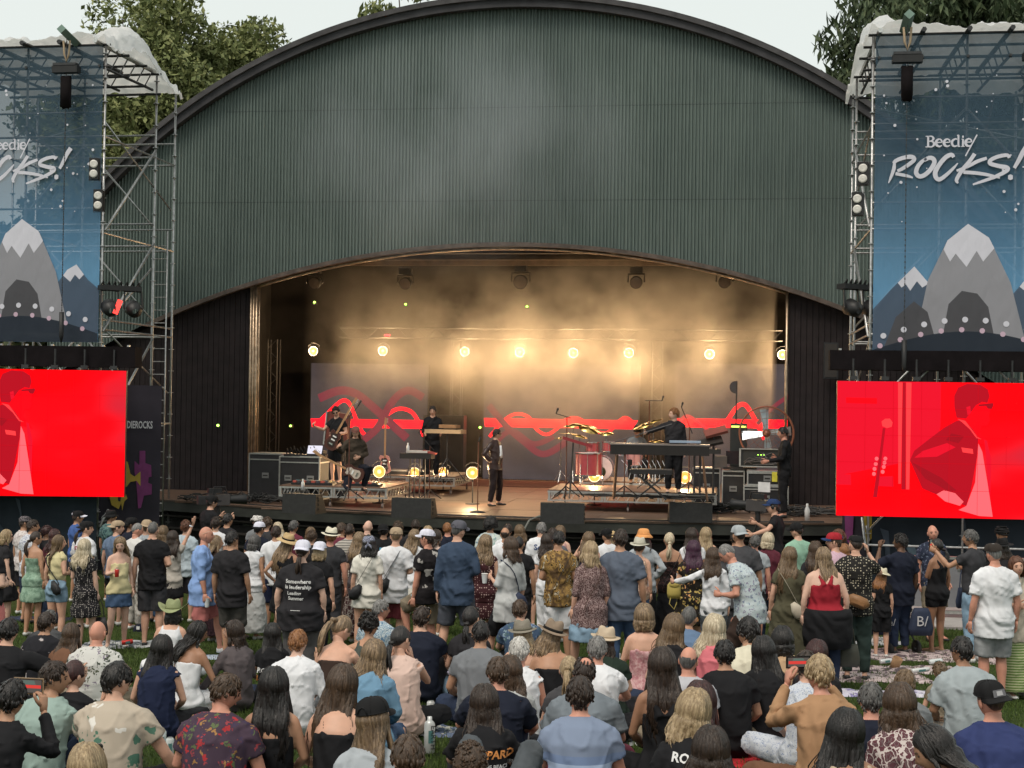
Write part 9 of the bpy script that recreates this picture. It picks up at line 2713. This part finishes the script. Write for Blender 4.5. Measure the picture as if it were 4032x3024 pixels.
tm = text_mesh('EARTH', .06, BLACK, 'lettering'); tm.transform(Matrix.Rotation(math.pi / 2,4, 'Y')); o = link('lettering', tm, bt); o.location = (.0,-.045,.22)
can(478,2556, 'red and white can lying on the lawn', .034,.15, plain('can_red', (.55,.04,.03),.35,.3),1.45)
can(637,2975, 'clear water bottle at the lower left, nearer the beige shirt', .032,.17, plain('milky_bottle', (.55,.60,.60),.3),0, 'water_bottle')
can(668,2990, 'second clear water bottle by the red floral shirt', .030,.14, plain('milky_bottle', (.55,.60,.60),.3),0, 'water_bottle')
can(3465,2630, 'white bottle lying at the edge of the pink blanket', .030,.17, plain('white_can', (.58,.60,.60),.35,.2),1.5)
can(3660,2632, 'pale bottle lying on the pink patterned blanket', .032,.18, plain('milky_bottle', (.55,.60,.60),.3),1.5)
can(3590,2668, 'white roll lying on the grass below the pink blanket', .028,.24, plain('white_can', (.58,.60,.60),.35,.2),1.5)
cp = thing('paper_cup', 'brown paper cup tipped on the pink patterned blanket', 'cup', ground_at(3518,2640)); cp.rotation_euler = (.3,.3,0)
MB().lathe([(.001,0),(.055,0),(.065,.16),(.060,.16),(.05,.01)], 18).build('wall', plain('kraft_paper', (.32,.19,.10),.8), cp, True)
cp = thing('plastic_cup', 'clear plastic cup beside the brown cloth', 'cup', ground_at(2996,2955))
MB().lathe([(.03,0),(.045,.13),(.048,.13),(.001,.004)], 16).build('wall', plain('clear_cup', (.55,.57,.58),.2), cp, True)
bp = thing('backpack', 'black backpack slumped on the grass left of the grey polo', 'backpack', ground_at(1745,2720),.3)
MB().tube([(0,0,.0),(0,0,.12),(0,.02,.30),(0,.05,.42)], [(.24,.16),(.25,.18),(.21,.14),(.10,.07)], 16, side=(1,0,0)).build('body', MC['BLK'], bp, True)
MB().tube([(-.10,-.16,.35),(.02,-.22,.2),(.16,-.18,.04)], .014,6).build('strap', plain('lilac_strap', (.40,.36,.50),.6), bp)
MB().tube([(-.12,-.17,.18),(0,-.20,.20),(.14,-.17,.17)], .006,5).build('zip', DARKSTEEL, bp)
cpn = thing('cap_on_grass', 'navy cap with a white badge lying between the standing legs', 'cap', ground_at(552,2488)); cpn.scale = (1.2,1.2,1.2)
o = link('crown', hat_mesh('cap'), cpn); obj_mat(o, [NAVY3, NAVY3]); o.location = (0,0,-.05)
MB().poly([(-.02,-.112,.03),(.02,-.112,.03),(.02,-.108,.07),(-.02,-.108,.07)]).build('badge', INKW, cpn)
bk = thing('straw_basket', 'round straw bag at the bottom edge in front of the floral shirts', 'basket', ground_at(690,3090)); bk.location = at(690,3060,6.9); bk.location.z = gz(6.9) + .25
MB().lathe([(.15,-.25),(.20,-.05),(.21,.02),(.195,.02),(.18,-.1)], 26).build('weave', STRAW, bk, True)
for s_ in (-1,1): MB().tube([(s_ * .1,-.17,.0),(s_ * .06,-.2,.12),(0,-.2,.15)], .01,6).build('handle', STRAW, bk, True)
for i, (u, v, lb) in enumerate([(1760,2595, 'white trainers left beside the grey polo man'),(3290,2560, 'white shoe near the leggings on the lawn'),(2410,2600, 'white shoe by the blue jeans')]):
 o = thing('loose_shoe', lb, 'shoe', ground_at(u, v),.6 * i)
 MB().tube([(0,-.11,.05),(0,-.06,.05),(0,.06,.035),(0,.15,.02)], [(.03,.035),(.04,.045),(.045,.03),(.02,.015)], 10, side=(1,0,0)).build('upper', SHOEW, o, True)
 MB().box((0,.01,.008),(.09,.26,.016)).build('sole', WHITE, o)
